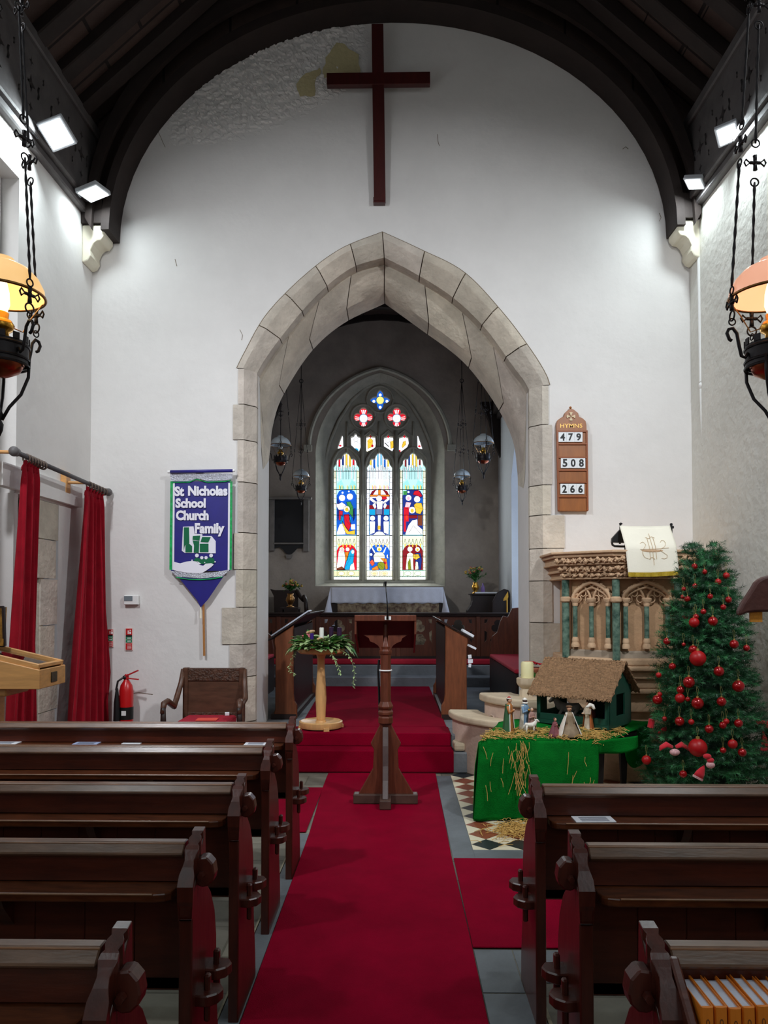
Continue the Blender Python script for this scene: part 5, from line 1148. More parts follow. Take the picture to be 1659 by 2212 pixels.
for k in range(420):
    t = rl.uniform(0, 6.283); rr = rl.uniform(.08, .21); c = Vector((ax_+rr*math.cos(t), ay_+rr*math.sin(t), zt2+.02+rl.uniform(0, .085)))
    e = rl.uniform(-.3, .6); leaf(m, c, (math.cos(t+rl.uniform(-.7, .7)), math.sin(t+rl.uniform(-.7, .7)), e), rl.uniform(.08, .14), rl.uniform(.045, .08), droop=.15, mi=rl.choice((0, 1, 1)))
for k in range(14):   # the big drooping leaves at both sides
    s_ = -1 if k % 2 else 1; c = Vector((ax_+s_*.19, ay_-.1+.02*k, zt2+.05)); leaf(m, c, (s_*1, rl.uniform(-.6, .2), rl.uniform(-.1, .5)), rl.uniform(.12, .17), .05, droop=.8, mi=rl.choice((0, 1)))
m.build('leaves', [leafm, leafpale], wr_, smooth=True, fix=False)
m = MB()
for dx, dy, dz, sc in ((-.145, -.12, .11, .04), (-.09, -.02, .15, .042), (-.125, .03, .14, .035), (.0, -.15, .085, .045), (.03, -.17, .08, .035), (-.035, -.15, .07, .03)):
    for j in range(9):
        t = j*2.4; m.ball((ax_+dx+sc*.4*math.cos(t)*j/9, ay_+dy+sc*.4*math.sin(t)*j/9, zt2+dz+.02+.004*(j % 3)), sc*.5, (1, 1, .6), 7, 5, mi=0 if dx > -.14 else 1)
m.build('dried_roses', [mat('dry_rose', S(196, 160, 120), .9, var=.3, vscale=60), mat('pink_rose', S(226, 118, 130), .8, var=.2, vscale=60)], wr_, smooth=True)
for seedx, pts in enumerate(([(ax_+.18, ay_-.12, zt2+.02), (ax_+.27, ay_-.15, zt2-.04), (ax_+.32, ay_-.15, zt2-.16), (ax_+.32, ay_-.15, zt2-.27), (ax_+.31, ay_-.15, zt2-.33)], [(ax_+.10, ay_-.2, zt2), (ax_+.16, ay_-.22, zt2-.08), (ax_+.2, ay_-.22, zt2-.2)],
          [(ax_-.2, ay_-.1, zt2+.02), (ax_-.25, ay_-.12, zt2-.06), (ax_-.285, ay_-.12, zt2-.17), (ax_-.22, ay_-.12, zt2-.22)])):
    m = MB(); c = catmull(pts, 14); m.tube(c, .0022, 4)
    for q in c[2:]:
        for _ in range(2): leaf(m, q, (rl.uniform(-1, 1), rl.uniform(-1, .3), rl.uniform(-.6, .3)), .026, .016, mi=0)
    m.build('ivy_trail', leafpale, wr_, fix=False)
def candle(dx, dy, r, z0_, h, mm, label):
    m = MB(); c = (ax_+dx, ay_+dy, 0); m.lathe([(r, z0_), (r, z0_+h-.004), (r*.8, z0_+h), (.001, z0_+h-.003)], c, 18); root = m.build('candle', mm, smooth='auto'); tag(root, label, 'candle')
    m = MB(); m.tube([(c[0], c[1], z0_+h-.003), (c[0]+.002, c[1], z0_+h+.012)], .0015, 5); m.build('wick', black, root)
purple = mat('purple_wax', S(52, 20, 110), .4); purple2 = mat('dark_purple_wax', S(44, 18, 52), .4)
zc = zt2+.022
candle(-.066, -.185, .017, zc+.045, .10, purple, 'bright purple candle in a wooden cup at the front of the wreath')
candle(.005, .0, .021, zc+.05, .14, mat('white_wax', S(238, 238, 230), .4), 'white candle standing in the middle of the wreath')
candle(.215-.13, .13, .021, zc+.04, .15, purple2, 'dark purple candle at the back of the wreath, just right of the white one')
candle(.17, .04, .023, zc+.04, .15, purple2, 'dark purple candle at the right side of the wreath')
candle(-.125, .0, .02, zc+.04, .09, mat('pink_wax', S(226, 120, 140), .4), 'pink candle half hidden by leaves at the left of the wreath')
m = MB(); m.lathe([(.038, 0), (.04, .02), (.034, .034), (.018, .046), (.012, .046)], (ax_-.066, ay_-.185, zc), 20); tag(m.build('candle_cup', pine, smooth='auto'), 'small round wooden candle cup at the front edge of the stand', 'candle holder')

# ================================================================== CHANCEL FURNITURE
CZ = .302
def choir_desk(s_, px0, px1, label):
    Y0, Y1 = 7.8, 9.6; xa = P(px0, 1500, Y0).x; xb = P(px1, 1500, Y0).x; z1 = P(px0, 1352 if s_ > 0 else 1396, Y0).z
    root = empty('choir_desk', ((xa+xb)/2, (Y0+Y1)/2, CZ), label, 'choir desk', 'choir desks'); w_ = xb-xa
    zin, zout = P(0, 1350, Y0).z, P(0, 1378, Y0).z
    # inner side (towards the aisle) is high
    xi, xo = (xa, xb) if s_ > 0 else (xb, xa); d = 1 if xo > xi else -1
    for Yk in (Y0, Y1-.05):
        m = MB(); m.prism([(xi-d*.035, CZ+.0), (xi-d*.035, CZ+.14), (xi-d*.01, CZ+.18), (xi, CZ+.25), (xi, CZ+.3), (xi+d*.01, zin-.06), (xi, zin), (xo, zout), (xo, zout-.05), (xo-d*.012, zout-.10), (xo-d*.012, CZ+.1), (xo, CZ+.06), (xo, CZ)], Yk, Yk+.05, 'y'); m.build('end_panel', choirend, root, bevel=.008)
    m = MB(); m.box(min(xi, xi+d*.02), max(xi, xi+d*.02), Y0+.05, Y1-.05, CZ+.05, zin-.03); m.build('front_panel', darkwood, root)
    m = MB(); m.bar((xi-d*.03, (Y0+Y1)/2, zin+.025), (xo+d*.07, (Y0+Y1)/2, zout-.012), Y1-Y0+.03, .022, (0, 1, 0)) if False else None
    sl_ = (zout-zin)/(xo-xi); f = lambda x, o_=0: zin+(x-xi)*sl_+o_
    q_ = .04 if s_ > 0 else .14; m.prism([(xi-d*q_, f(xi-d*q_, .012)), (xo+d*.06, f(xo+d*.06, .012)), (xo+d*.06, f(xo+d*.06, .032)), (xi-d*q_, f(xi-d*q_, .032))], Y0-.02, Y1, 'y'); m.build('sloping_top', darkwood, root, bevel=.004)
    m = MB(); m.box(min(xo-d*.01, xo-d*.03), max(xo-d*.01, xo-d*.03), Y0+.05, Y1-.05, zout-.22, zout-.2); m.build('book_shelf', darkwood, root)
    m = MB(); m.box(min(xi-d*.03, xo+d*.03), max(xi-d*.03, xo+d*.03), Y0-.02, Y1, CZ, CZ+.05); m.build('plinth', darkwood, root)
    return root, xi, xo, d, f
r1, xi, xo, d, f = choir_desk(1, 961, 1011, 'oak choir desk with sloping top on the right of the chancel')
m = MB(); m.obox((xo+.01, 7.95, f(xo+.01, .052)), (.13, .22, .03), (0, math.atan(-(f(1)-f(0))), 0)); tag(m.build('open_book', paper, bevel=.006), 'open book with pale pages lying on the right choir desk', 'book')
m = MB(); m.obox((xo+.045, 7.95, f(xo, -.09)), (.10, .2, .02), (0, .45, 0)); tag(m.build('booklet', paper), 'white booklet on the shelf under the right choir desk top', 'booklet')
m = MB()
for k, (dx, dz, dw) in enumerate(((0, 0, .035), (.006, -.045, .05), (0, -.09, .028))): m.obox((xo+.022+dx, 7.83, P(0, 1417, 7.83).z+dz), (dw, .004, .038), (0, .1*(k-1), 0))
tag(m.build('paper_tags', paper), 'cream paper slips pinned to the side of the right choir desk', 'notes')
r1, xi, xo, d, f = choir_desk(-1, 592, 634, 'oak choir desk with a music folder on the left of the chancel')
m = MB(); m.bar((xo-.03, 7.95, f(xo-.03, .046)), (xi+.15, 7.95, f(xi+.15, .046)), .014, .30, (0, 1, 0)); tag(m.build('music_folder', mat('grey_folder', S(186, 192, 206), .5)), 'pale grey open folder lying on the left choir desk', 'folder')
def bench(s_, label, clabel):
    xw = CXR-.012 if s_ > 0 else CXL+.012; xf = 1.24 if s_ > 0 else -1.66; Y0, Y1 = 8.0, 10.2; d = -1 if s_ > 0 else 1
    root = empty('choir_bench', ((xw+xf)/2, 9, CZ), label, 'bench', 'choir benches')
    m = MB(); m.box(min(xw, xf), max(xw, xf), Y0, Y1, CZ+.40, CZ+.44); m.build('seat', darkwood, root)
    m = MB(); m.box(min(xf, xf-d*.02), max(xf, xf-d*.02), Y0, Y1, CZ, CZ+.4); m.build('front_board', darkwood, root)
    m = MB(); a = xf; b = xw-d*-.05
    m.prism([(a, CZ), (a, CZ+.55), (a-d*.03, CZ+.72), (a-d*.10, CZ+.78), (a-d*.14, CZ+.92), (a-d*.18, CZ+1.0), (a-d*.24, CZ+.98), (a-d*.30, CZ+1.10), (xw, CZ+1.12), (xw, CZ)], Y1, Y1+.05, 'y'); m.build('bench_end', choirwood, root, bevel=.006)
    m = MB(); m.box(min(xw, xw+d*.03), max(xw, xw+d*.03), Y0, Y1, CZ+.44, CZ+1.0); m.build('backrest', choirwood, root)
    m = MB(); m.box(min(xw+d*.04, xf+d*.01), max(xw+d*.04, xf+d*.01), Y0, Y1-.02, CZ+.442, CZ+.49); tag(m.build('bench_cushion', cushion, bevel=.02, seg=3), clabel, 'cushion')
bench(1, 'dark choir bench with carved end against the right chancel wall', 'long red cushion on the right choir bench')
bench(-1, 'dark choir bench against the left chancel wall, mostly hidden', 'long red cushion on the left choir bench')
# communion rail
YR = 11.1; zr = P(830, 1323, YR).z; zb = .582
root = empty('communion_rail', (-.28, YR, zb), 'dark oak communion rail with pierced trefoil panels across the sanctuary', 'railing')
m = MB(); m.box(CXL, CXR, YR-.06, YR+.07, zr-.035, zr); m.box(CXL, CXR, YR-.045, YR+.05, zr-.06, zr-.035); m.build('handrail', darkwood, root, bevel=.008)
n = 7; w_ = (CXR-CXL)/n
for k in range(n):
    a = CXL+w_*k; cxk = a+w_/2; zc_ = zr-.24; hs = []
    tre = []
    for j in range(36):
        t = R(10*j); rr = .055+.045*abs(math.cos(1.5*(t-math.pi/2)))**.6; tre.append((cxk+rr*math.cos(t)*1.05, zc_+.035+rr*math.sin(t)))
    hs.append(tre)
    hs.append([(cxk-.06, zc_-.075), (cxk-.12, zc_-.16), (cxk-.08, zc_-.23), (cxk+.08, zc_-.23), (cxk+.12, zc_-.16), (cxk+.06, zc_-.075)])
    for s_ in (-1, 1): hs.append([(cxk+s_*.15, zr-.10), (cxk+s_*.20, zr-.10), (cxk+s_*.20, zr-.16), (cxk+s_*.165, zr-.15)]); hs.append([(cxk+s_*.16, zc_-.05), (cxk+s_*.2, zc_-.02), (cxk+s_*.2, zc_-.2), (cxk+s_*.17, zc_-.16)])
    m = MB(); m.prism([(a+.03, zr-.06), (a+.03, zb+.10), (a+w_-.03, zb+.10), (a+w_-.03, zr-.06)], YR-.012, YR+.012, 'y', holes=hs); m.build('pierced_panel', choirwood, root)
for k in range(n+1):
    a = CXL+w_*k; m = MB(); m.box(max(CXL, a-.032), min(CXR, a+.032), YR-.035, YR+.035, zb, zr-.05); m.build('post', choirwood, root, bevel=.006)
m = MB(); m.box(CXL, CXR, YR-.04, YR+.04, zb+.04, zb+.11); m.build('bottom_rail', darkwood, root)
m = MB(); m.box(-1.9, 1.4, 10.92, 11.04, .583, .66); tag(m.build('kneeler', cushion, bevel=.02, seg=2), 'long dark red kneeler in front of the communion rail', 'kneeler')
# altar
ya, yb = 12.25, 12.95; xa, xb = P(716, 1268, ya).x, P(956, 1268, ya).x; zt = P(836, 1269, ya).z
root = empty('altar', ((xa+xb)/2, 12.6, .58), 'altar with brocade frontal below the east window', 'altar')
m = MB(); m.box(xa, xb, ya, yb, .582, zt-.02); m.build('table', darkwood, root)
m = MB(); m.box(xa+.1, xb-.06, ya-.02, ya, .75, P(0, 1302, ya).z+.02); m.build('frontal', mat('brocade', S(92, 66, 52), .7, col2=S(170, 150, 118), vscale=13, bump=.3, detail=2), root)
m = MB(); zf_ = P(0, 1303, ya).z; n = 60
def top_fall(u, v):
    x = xa-.01+(xb-xa+.02)*u; y = ya-.035-.006*math.sin(u*70)*v; z = zt-(zt-zf_)*v; return Vector((x, y, z+(.008*math.sin(u*60) if v > .95 else 0)))
m.grid(top_fall, n, 8)
m.add([(xa-.01, ya-.035, zt), (xb+.01, ya-.035, zt), (xb+.01, yb, zt), (xa-.01, yb, zt)], [(0, 1, 2, 3)])
for s_ in (-1, 1):
    def side(u, v, s_=s_):
        x0_ = xa-.01 if s_ < 0 else xb+.01; y = ya-.035+(yb-ya)*u; return Vector((x0_+s_*(.14*v+.02*math.sin(u*18)*v), y+(.0 if u > .1 else -.0), zt-.62*v))
    m.grid(side, 16, 8)
    x0_ = xa-.01 if s_ < 0 else xb+.01
    m.add([(x0_, ya-.036, zt), (x0_-s_*.0, ya-.038, zf_), (x0_-s_*.07, ya-.03, zt-.62), (x0_+s_*.14, ya-.036, zt-.62)], [(0, 1, 2, 3)])
tag(m.build('altar_cloth', linen, smooth=True, fix=False, solid=.004), 'white linen altar cloth with lace edge draped over the altar', 'altar cloth')
# vases and flowers, chairs
def vase(px, py0, py1, Y, label, mm=brass):
    b = P(px, py1, Y); h = P(px, py0, Y).z-b.z; m = MB(); m.lathe([(.3*h, 0), (.3*h, .04*h), (.14*h, .12*h), (.2*h, .25*h), (.33*h, .5*h), (.30*h, .68*h), (.2*h, .86*h), (.24*h, 1*h), (.2*h, 1*h), (.15*h, .8*h)], b, 20); o = m.build('flower_vase', mm, smooth=True); tag(o, label, 'vase'); return b+Vector((0, 0, h))
def bouquet(c, w_, h, label, cols, seed, side=0):
    root = empty('bouquet', c, label, 'flowers'); r_ = random.Random(seed); m = MB(); f = MB()
    for k in range(46):
        t = r_.uniform(0, 6.283); e = r_.uniform(.25, 1); tip = c+Vector((w_*e*math.cos(t), w_*.6*math.sin(t)*e, h*(1.1-e*.5)*r_.uniform(.6, 1)))
        m.tube([c, c.lerp(tip, .5)+Vector((0, 0, .02)), tip], .0025, 4)
        for _ in range(5): leaf(m, c.lerp(tip, r_.uniform(.35, 1)), (r_.uniform(-1, 1), r_.uniform(-1, 1), r_.uniform(-.2, .9)), r_.uniform(.04, .08), .02, mi=0)
        if k % 3 == 0: 
            for j in range(5): f.ball(tip+Vector((r_.uniform(-.015, .015), r_.uniform(-.015, .015), r_.uniform(-.012, .012))), .014, (1, 1, .8), 6, 5, mi=r_.randrange(len(cols)))
    m.build('foliage', leafm, root, fix=False); f.build('blossoms', cols, root, smooth=True)
dy_, dr_ = mat('dusty_yellow', S(190, 160, 70), .8), mat('dusty_pink', S(176, 92, 88), .8)
zr2 = P(0, 1285, 12.3).z
v_ = vase(1027, 1258, 1282, 12.4, 'polished brass vase with tall flowers on the right of the altar'); bouquet(v_, .17, .30, 'loose green bouquet with pink and yellow blossoms on the right', [dy_, dr_], 5)
v_ = vase(627, 1282, 1312, 11.6, 'narrow brass vase catching light on the left of the altar', brass_old); bouquet(v_+Vector((0, 0, .03)), .18, .18, 'bushy yellow flower arrangement on the left of the altar', [dy_, dy_, dr_], 6)
tbl = empty('vase_stand', (v_.x, 11.6, .58), 'dark wooden stand carrying the left vase', 'stand'); zt_ = P(627, 1312, 11.6).z
m = MB(); m.box(v_.x-.14, v_.x+.14, 11.46, 11.74, zt_-.03, zt_-.001); m.build('stand_top', darkwood, tbl)
for sx in (-1, 1):
    for sy in (-1, 1): m = MB(); m.box(v_.x+sx*.12-.015, v_.x+sx*.12+.015, 11.6+sy*.12-.015, 11.6+sy*.12+.015, .582, zt_-.03); m.build('leg', darkwood, tbl)
# left sanctuary chair
Yc = 12.7; a = P(584, 1272, Yc); b = P(642, 1272, Yc); root = empty('sanctuary_chair', ((a.x+b.x)/2, Yc, .58), 'dark carved sanctuary chair with curved arm on the left', 'chair')
m = MB(); m.prism([(a.x-.02, a.z), (a.x+.06, a.z-.02), (b.x-.03, a.z-.02), (b.x, a.z-.08), (b.x, 1.0), (a.x+.06, 1.0), (a.x+.04, a.z-.12)], Yc+.1, Yc+.15, 'y'); m.build('back', darkwood, root)
m = MB(); m.box(a.x+.05, b.x+.05, Yc-.35, Yc+.1, 1.0, 1.06); m.box(a.x+.05, b.x+.05, Yc-.35, Yc+.1, .582, 1.0); m.build('seat_box', darkwood, root)
m = MB(); m.tube([(b.x-.02, Yc+.1, a.z-.03), (b.x+.06, Yc, a.z-.14), (b.x+.12, Yc-.1, a.z-.19), (b.x+.14, Yc-.2, a.z-.13), (b.x+.17, Yc-.25, a.z-.18), (b.x+.2, Yc-.3, a.z-.45)], .035, 8); m.build('arm', darkwood, root, smooth=True)
# right cabinet, chair, staff
Yc = 12.4; a = P(1016, 1282, Yc); b = P(1078, 1282, Yc); root = empty('credence_cabinet', ((a.x+b.x)/2, Yc, .58), 'dark moulded cabinet under the right flower vase', 'cabinet')
m = MB(); m.box(a.x-.01, b.x+.1, Yc-.12, Yc+.25, a.z-.025, a.z-.003); m.build('cabinet_top', darkwood, root, bevel=.006)
m = MB(); m.prism([(a.x+.02, a.z-.025), (a.x+.03, a.z-.12), (a.x+.01, a.z-.19), (a.x-.05, a.z-.28), (a.x-.06, .582), (b.x+.1, .582), (b.x+.1, a.z-.025)], Yc-.08, Yc+.22, 'y'); m.build('cabinet_body', darkwood, root)
m = MB(); m.box(a.x+.07, b.x+.02, Yc-.10, Yc+.05, a.z, a.z+.022); tag(m.build('altar_book', paper, bevel=.003), 'thin pale book lying on the right cabinet', 'book')
m = MB(); c_ = P(1043, 1280, Yc-.02); m.lathe([(.03, 0), (.035, .04), (.03, .09), (.012, .12), (.012, .15)], c_, 14); tag(m.build('glass_cruet', mat('lilac_glass', S(150, 120, 190), .1, trans=.3), smooth=True), 'small lilac glass cruet beside the brass vase on the right cabinet', 'cruet')
Yk = 11.9; q = P(1085, 1300, Yk); root = empty('bishop_chair', (q.x, Yk, .58), 'dark chair with arched back at the right sanctuary wall', 'chair')
m = MB(); zt_ = P(1092, 1272, Yk).z; m.prism([(q.x-.17, 1.0), (q.x-.15, zt_-.2), (q.x-.08, zt_-.06), (q.x+.03, zt_), (q.x+.10, zt_-.02), (q.x+.13, zt_-.12), (q.x+.13, 1.0)], Yk, Yk+.05, 'y'); m.build('back', darkwood, root, bevel=.008)
m = MB(); m.box(q.x-.17, q.x+.13, Yk-.38, Yk, .582, 1.02); m.build('seat_box', darkwood, root)
st = empty('brass_staff', (P(1092, 1300, 11.75).x, 11.75, .58), 'slim brass processional staff with arrow-shaped head at the right wall', 'staff')
c_ = P(1092, 1300, 11.6); m = MB(); m.tube([(c_.x, 11.45, .585), (c_.x, 11.45, P(0, 1292, 11.45).z)], .011, 8); m.build('shaft', brass, st)
m = MB(); zz = P(0, 1292, 11.45).z; m.prism([(c_.x-.055, zz-.04), (c_.x-.05, zz-.01), (c_.x+.015, zz+.10), (c_.x+.02, zz+.02), (c_.x+.005, zz-.03)], 11.44, 11.46, 'y'); m.build('head', brass, st)
# memorial tablet
Yt = 13.19; root = empty('memorial_tablet', (P(624, 1195, Yt).x, Yt, P(624, 1205, Yt).z), 'black memorial tablet in a grey stone frame left of the east window', 'tablet')
sf = mat('tablet_stone', S(128, 122, 116), .8, var=.15, vscale=8, bump=.2)
def T(x, y): v_ = P(570+x/4.423, 740+y/4.423, Yt-.06); return v_.x, v_.z
m = MB(); m.prism([T(103, 1500), T(378, 1500), T(378, 1908), T(100, 1908)], Yt-.05, Yt-.03, 'y'); m.build('slab', mat('black_slate_slab', S(26, 26, 30), .5), root)
m = MB()
m.prism([T(40, 1478), T(460, 1478), T(455, 1500), T(45, 1500)], Yt-.12, Yt, 'y'); m.prism([T(48, 1500), T(103, 1500), T(100, 1990), T(50, 1990)], Yt-.08, Yt, 'y'); m.prism([T(378, 1500), T(432, 1500), T(430, 1995), T(375, 1995)], Yt-.08, Yt, 'y'); m.prism([T(95, 1912), T(385, 1912), T(385, 1928), T(95, 1928)], Yt-.10, Yt, 'y')
m.build('frame', sf, root, bevel=.006)
m = MB(); m.prism([T(100, 1928), T(378, 1928), T(376, 1958), T(320, 1962), T(290, 1995), T(262, 2020), T(235, 2026), T(205, 2010), T(180, 1975), T(150, 1955), T(100, 1962)], Yt-.05, Yt-.02, 'y'); m.build('apron', mat('black_slate_slab', S(26, 26, 30), .5), root)
m = MB(); m.prism([T(205, 2025), T(268, 2025), T(258, 2062), T(218, 2064)], Yt-.07, Yt, 'y'); m.build('bracket', sf, root)
# ================================================================== RIGHT SIDE
# hymn board
Yh = 6.955; hx = lambda px: P(px, 1000, Yh).x; hz = lambda py: P(1237, py, Yh).z
root = empty('hymn_board', (hx(1237), Yh, hz(1105)), 'oak hymn board lettered HYMNS with three rows of number cards', 'hymn board')
tl = lambda y: (y-1000)*.0085   # slight lean of the board as photographed
def hb(px, py): return (P(px+tl(py)*.9, py, Yh).x, P(px, py, Yh).z)
cxh = 1236.5
outl = [(1206, 1104), (1202, 918), (1204, 908), (1212, 902), (1218, 900), (1220, 892), (1228, 885), (1234, 882), (1240, 885), (1249, 892), (1251, 900), (1258, 903), (1265, 909), (1267, 918), (1271, 1104)]
m = MB(); m.prism([xz(x, y, Yh) for x, y in outl], Yh, 6.998, 'y'); m.build('board', boardwood, root, bevel=.004, seg=2)
m = MB()
for y in (931, 958, 987, 1015, 1041, 1072): m.prism([xz(1205, y, Yh), xz(1268, y-.0, Yh), xz(1268, y+3, Yh), xz(1205, y+3, Yh)], Yh-.014, Yh, 'y')
for xa, xb in ((1203, 1207), (1266, 1270)): m.prism([xz(xa-1, 930, Yh), xz(xb-1, 930, Yh), xz(xb+1, 1103, Yh), xz(xa+1, 1103, Yh)], Yh-.012, Yh, 'y')
m.build('card_rails', mat('board_rail', S(140, 74, 32), .4), root, bevel=.002)
giltp = mat('gilt_paint', S(190, 150, 80), .35, metal=.6)
m = MB(); a, b = xz(1210, 924, Yh-.003), xz(1258, 915, Yh-.003); put_text(m, 'HYMNS', a[0], b[0], a[1], b[1], Yh-.001, .01); m.build('lettering', giltp, root, fix=False)
m = MB(); c_ = P(1233, 900, Yh)
for k in range(4):
    t = R(90*k); u = (math.cos(t), math.sin(t)); nrm = (-u[1], u[0]); q = []
    for a_, w__ in ((.006, .003), (.022, .008), (.036, .017), (.040, .0), (.036, -.017), (.022, -.008), (.006, -.003)): q.append((c_.x+u[0]*a_+nrm[0]*w__, c_.z+u[1]*a_+nrm[1]*w__))
    m.prism(q, Yh-.010, Yh-.001, 'y')
m.build('carved_cross', mat('pale_cross', S(216, 196, 160), .5), root)
m = MB(); m.ball((hx(1233.5), Yh+.01, hz(880)), .012); m.build('top_knob', boardwood, root)
cardm, inkm = mat('card_white', S(232, 236, 238), .5), mat('numeral_black', S(18, 18, 18), .5)
rows3 = [('479', 1206, 1258, 934, 955, 'top'), ('508', 1211, 1264, 989.5, 1011.5, 'middle'), ('266', 1210, 1262, 1045.5, 1067.5, 'bottom')]
for num, x0, x1, y0, y1, rn in rows3:
    for k, ch in enumerate(num):
        xa = x0+(x1-x0)*k/3; xb = x0+(x1-x0)*(k+1)/3-.3; m = MB(); m.prism([xz(xa, y1, Yh), xz(xb, y1, Yh), xz(xb, y0, Yh), xz(xa, y0, Yh)], Yh-.011, Yh-.006, 'y')
        o = m.build('number_card', cardm); w__ = ['first', 'middle', 'last'][k]
        tag(o, f'white card with black numeral {ch}, {w__} card in the {rn} row of the hymn board', 'number card', 'hymn number cards')
        m = MB(); wd = xb-xa; dx = wd*.22; a, b = xz(xa+dx, y1-2.5, Yh), xz(xb-dx*.9, y0+2.5, Yh); put_text(m, ch, a[0], b[0], a[1], b[1], Yh-.012, .03); m.build('numeral', inkm, o, fix=False)
# pulpit
zt = 1.93
PA = [(1.20, 6.98), (1.42, 6.50), (1.773, 6.2), (2.29, 6.2), (2.62, 6.48), (2.70, 6.98)]
cxp, cyp = 2.03, 6.75
def off(p, k): d = Vector((p[0]-cxp, p[1]-cyp)); l_ = d.length; return (cxp+d.x*(1+k/l_), cyp+d.y*(1+k/l_))
root = empty('pulpit', (cxp, cyp, 0), 'carved Caen stone pulpit with green marble shafts against the arch wall', 'pulpit')
body = PA[1:5]
def ringpoly(k, back=True):
    q = [off(p, k) for p in body]; q = [(q[0][0], 6.985)]+q+[(min(q[-1][0], 2.70), 6.985)]; q = [(min(x, 2.70), y) for x, y in q]; return q
m = MB()
for k, za, zb_ in ((.125, zt-.022, zt), (.10, zt-.05, zt-.022), (.07, zt-.105, zt-.05), (.085, zt-.115, zt-.10), (.035, zt-.165, zt-.115), (.045, zt-.175, zt-.16), (.01, zt-.225, zt-.175), (.03, zt-.232, zt-.218)):
    m.prism(ringpoly(k), za, zb_, 'z')
m.build('cornice', caen, root, bevel=.008, seg=2)
# carved leaf scrolls along the cornice and on the spandrels
def face_frame(p, q): a = Vector((p[0], p[1], 0)); b = Vector((q[0], q[1], 0)); u = (b-a).normalized(); n_ = Vector((u.y, -u.x, 0)); return a, u, n_, (b-a).length
rv = random.Random(3); m = MB()
for (pa, pb) in ((body[0], body[1]), (body[1], body[2]), (body[2], body[3])):
    for (k, z, amp) in ((.09, zt-.077, .022), (.055, zt-.145, .018), (.03, zt-.195, .014)):
        a, u, n_, L_ = face_frame(off(pa, k), off(pb, k)); nn = int(L_/.05)
        pts = [a+u*(L_*i/(nn*3))+n_*.006+Vector((0, 0, z+amp*math.sin(i*2.1))) for i in range(nn*3+1)]
        m.tube(pts, .0075, 5)
        for i in range(nn):
            c = a+u*(L_*(i+.5)/nn)+n_*.008+Vector((0, 0, z+amp*.5*math.sin(i*2))); m.ball(c, .017, (1, 1, 1), 7, 5)
            for j in range(4): t = rv.uniform(0, 6.28); m.ball(c+u*.02*math.cos(t)+Vector((0, 0, .016*math.sin(t))), .009, (1, 1, 1), 6, 4)
m.build('carved_foliage', caen, root, smooth=True)
zl, zh = 1.10, zt-.225
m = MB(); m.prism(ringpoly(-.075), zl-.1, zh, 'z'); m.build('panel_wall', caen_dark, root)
def blind_arch(pa, pb, name):
    a, u, n_, L_ = face_frame(off(pa, -.055), off(pb, -.055)); m = MB(); z = Vector((0, 0, 1))
    W0, W1 = .05, L_-.05; mid_ = (W0+W1)/2; zs_ = 1.52
    def pt(x, zz, o_=0): return a+u*x+n_*(.0+o_)+z*zz
    for (w0, w1, top, zz0, r, o_) in ((W0-.01, W1+.01, zh-.03, zs_, .017, .02), (W0+.02, W1-.02, zh-.075, zs_, .010, .012), (W0, mid_-.012, zs_+.13, zs_, .010, .010), (mid_+.012, W1, zs_+.13, zs_, .010, .010)):
        c = (w0+w1)/2; pts = []
        for i in range(13):
            t = i/12; th = t*.95; x = w0+(c-w0)*(1-math.cos(th))/(1-math.cos(.95)); pts.append(pt(x, zz0+(top-zz0)*math.sin(th)/math.sin(.95), o_))
        pr_ = []
        for i in range(12, -1, -1):
            t = i/12; th = t*.95; x = w1-(w1-c)*(1-math.cos(th))/(1-math.cos(.95)); pr_.append(pt(x, zz0+(top-zz0)*math.sin(th)/math.sin(.95), o_))
        m.tube(pts+pr_[1:], r, 6)
    for cxs in ((W0+mid_)/2, (mid_+W1)/2):          # trefoil cusps
        for dx, dz in ((-.045, .015), (.045, .015), (0, .065)): 
            pts = [pt(cxs+dx+.026*math.cos(R(30*i)), zs_+dz+.03*math.sin(R(30*i)), .006) for i in range(12)]; m.tube(pts, .006, 5, True)
    for dx, dz in ((0, .04), (0, -.04), (.04, 0), (-.04, 0)):
        pts = [pt(mid_+dx+.028*math.cos(R(30*i)), zs_+.185+dz*.9+.028*math.sin(R(30*i)), .006) for i in range(12)]; m.tube(pts, .006, 5, True)
    for i in range(34):                                   # crockets and leaf carving in the spandrels
        s_ = -1 if i % 2 else 1; t = rv.uniform(0, 1); x = mid_+s_*(.05+(L_/2-.09)*(t**.7)); zz = zh-.04-t*.14+rv.uniform(0, .06)*t
        if zz > zh-.03: zz = zh-.03
        c = pt(x, zz, .012); m.ball(c, rv.uniform(.010, .020), (1, 1, 1), 7, 5)
    m.build(name, caen, root, smooth=True)
    for x in (W0+.015, mid_, W1-.015):
        c = a+u*x+n_*.022; ml = MB(); ml.lathe([(.020, 1.215), (.020, 1.475)], (c.x, c.y, 0), 14); o = ml.build('small_shaft', marble, root, smooth='auto')
        ms = MB(); ms.lathe([(.034, 1.13), (.036, 1.15), (.026, 1.17), (.030, 1.19), (.022, 1.215)], (c.x, c.y, 0), 14); ms.lathe([(.022, 1.475), (.026, 1.49), (.024, 1.50), (.040, 1.525), (.040, 1.54), (.03, 1.545)], (c.x, c.y, 0), 14); ms.build('shaft_capital', caen, root, smooth='auto')
    m = MB(); q0, q1 = off(pa, -.04), off(pb, -.04); i0, i1 = off(pa, -.08), off(pb, -.08)
    m.prism([q0, q1, i1, i0], zl-.1, 1.11, 'z'); m.build('panel_sill', mat('grey_sill', S(160, 146, 128), .8, var=.15, vscale=8), root, bevel=.01)
blind_arch(body[0], body[1], 'blind_tracery'); blind_arch(body[1], body[2], 'blind_tracery'); blind_arch(body[2], body[3], 'blind_tracery')
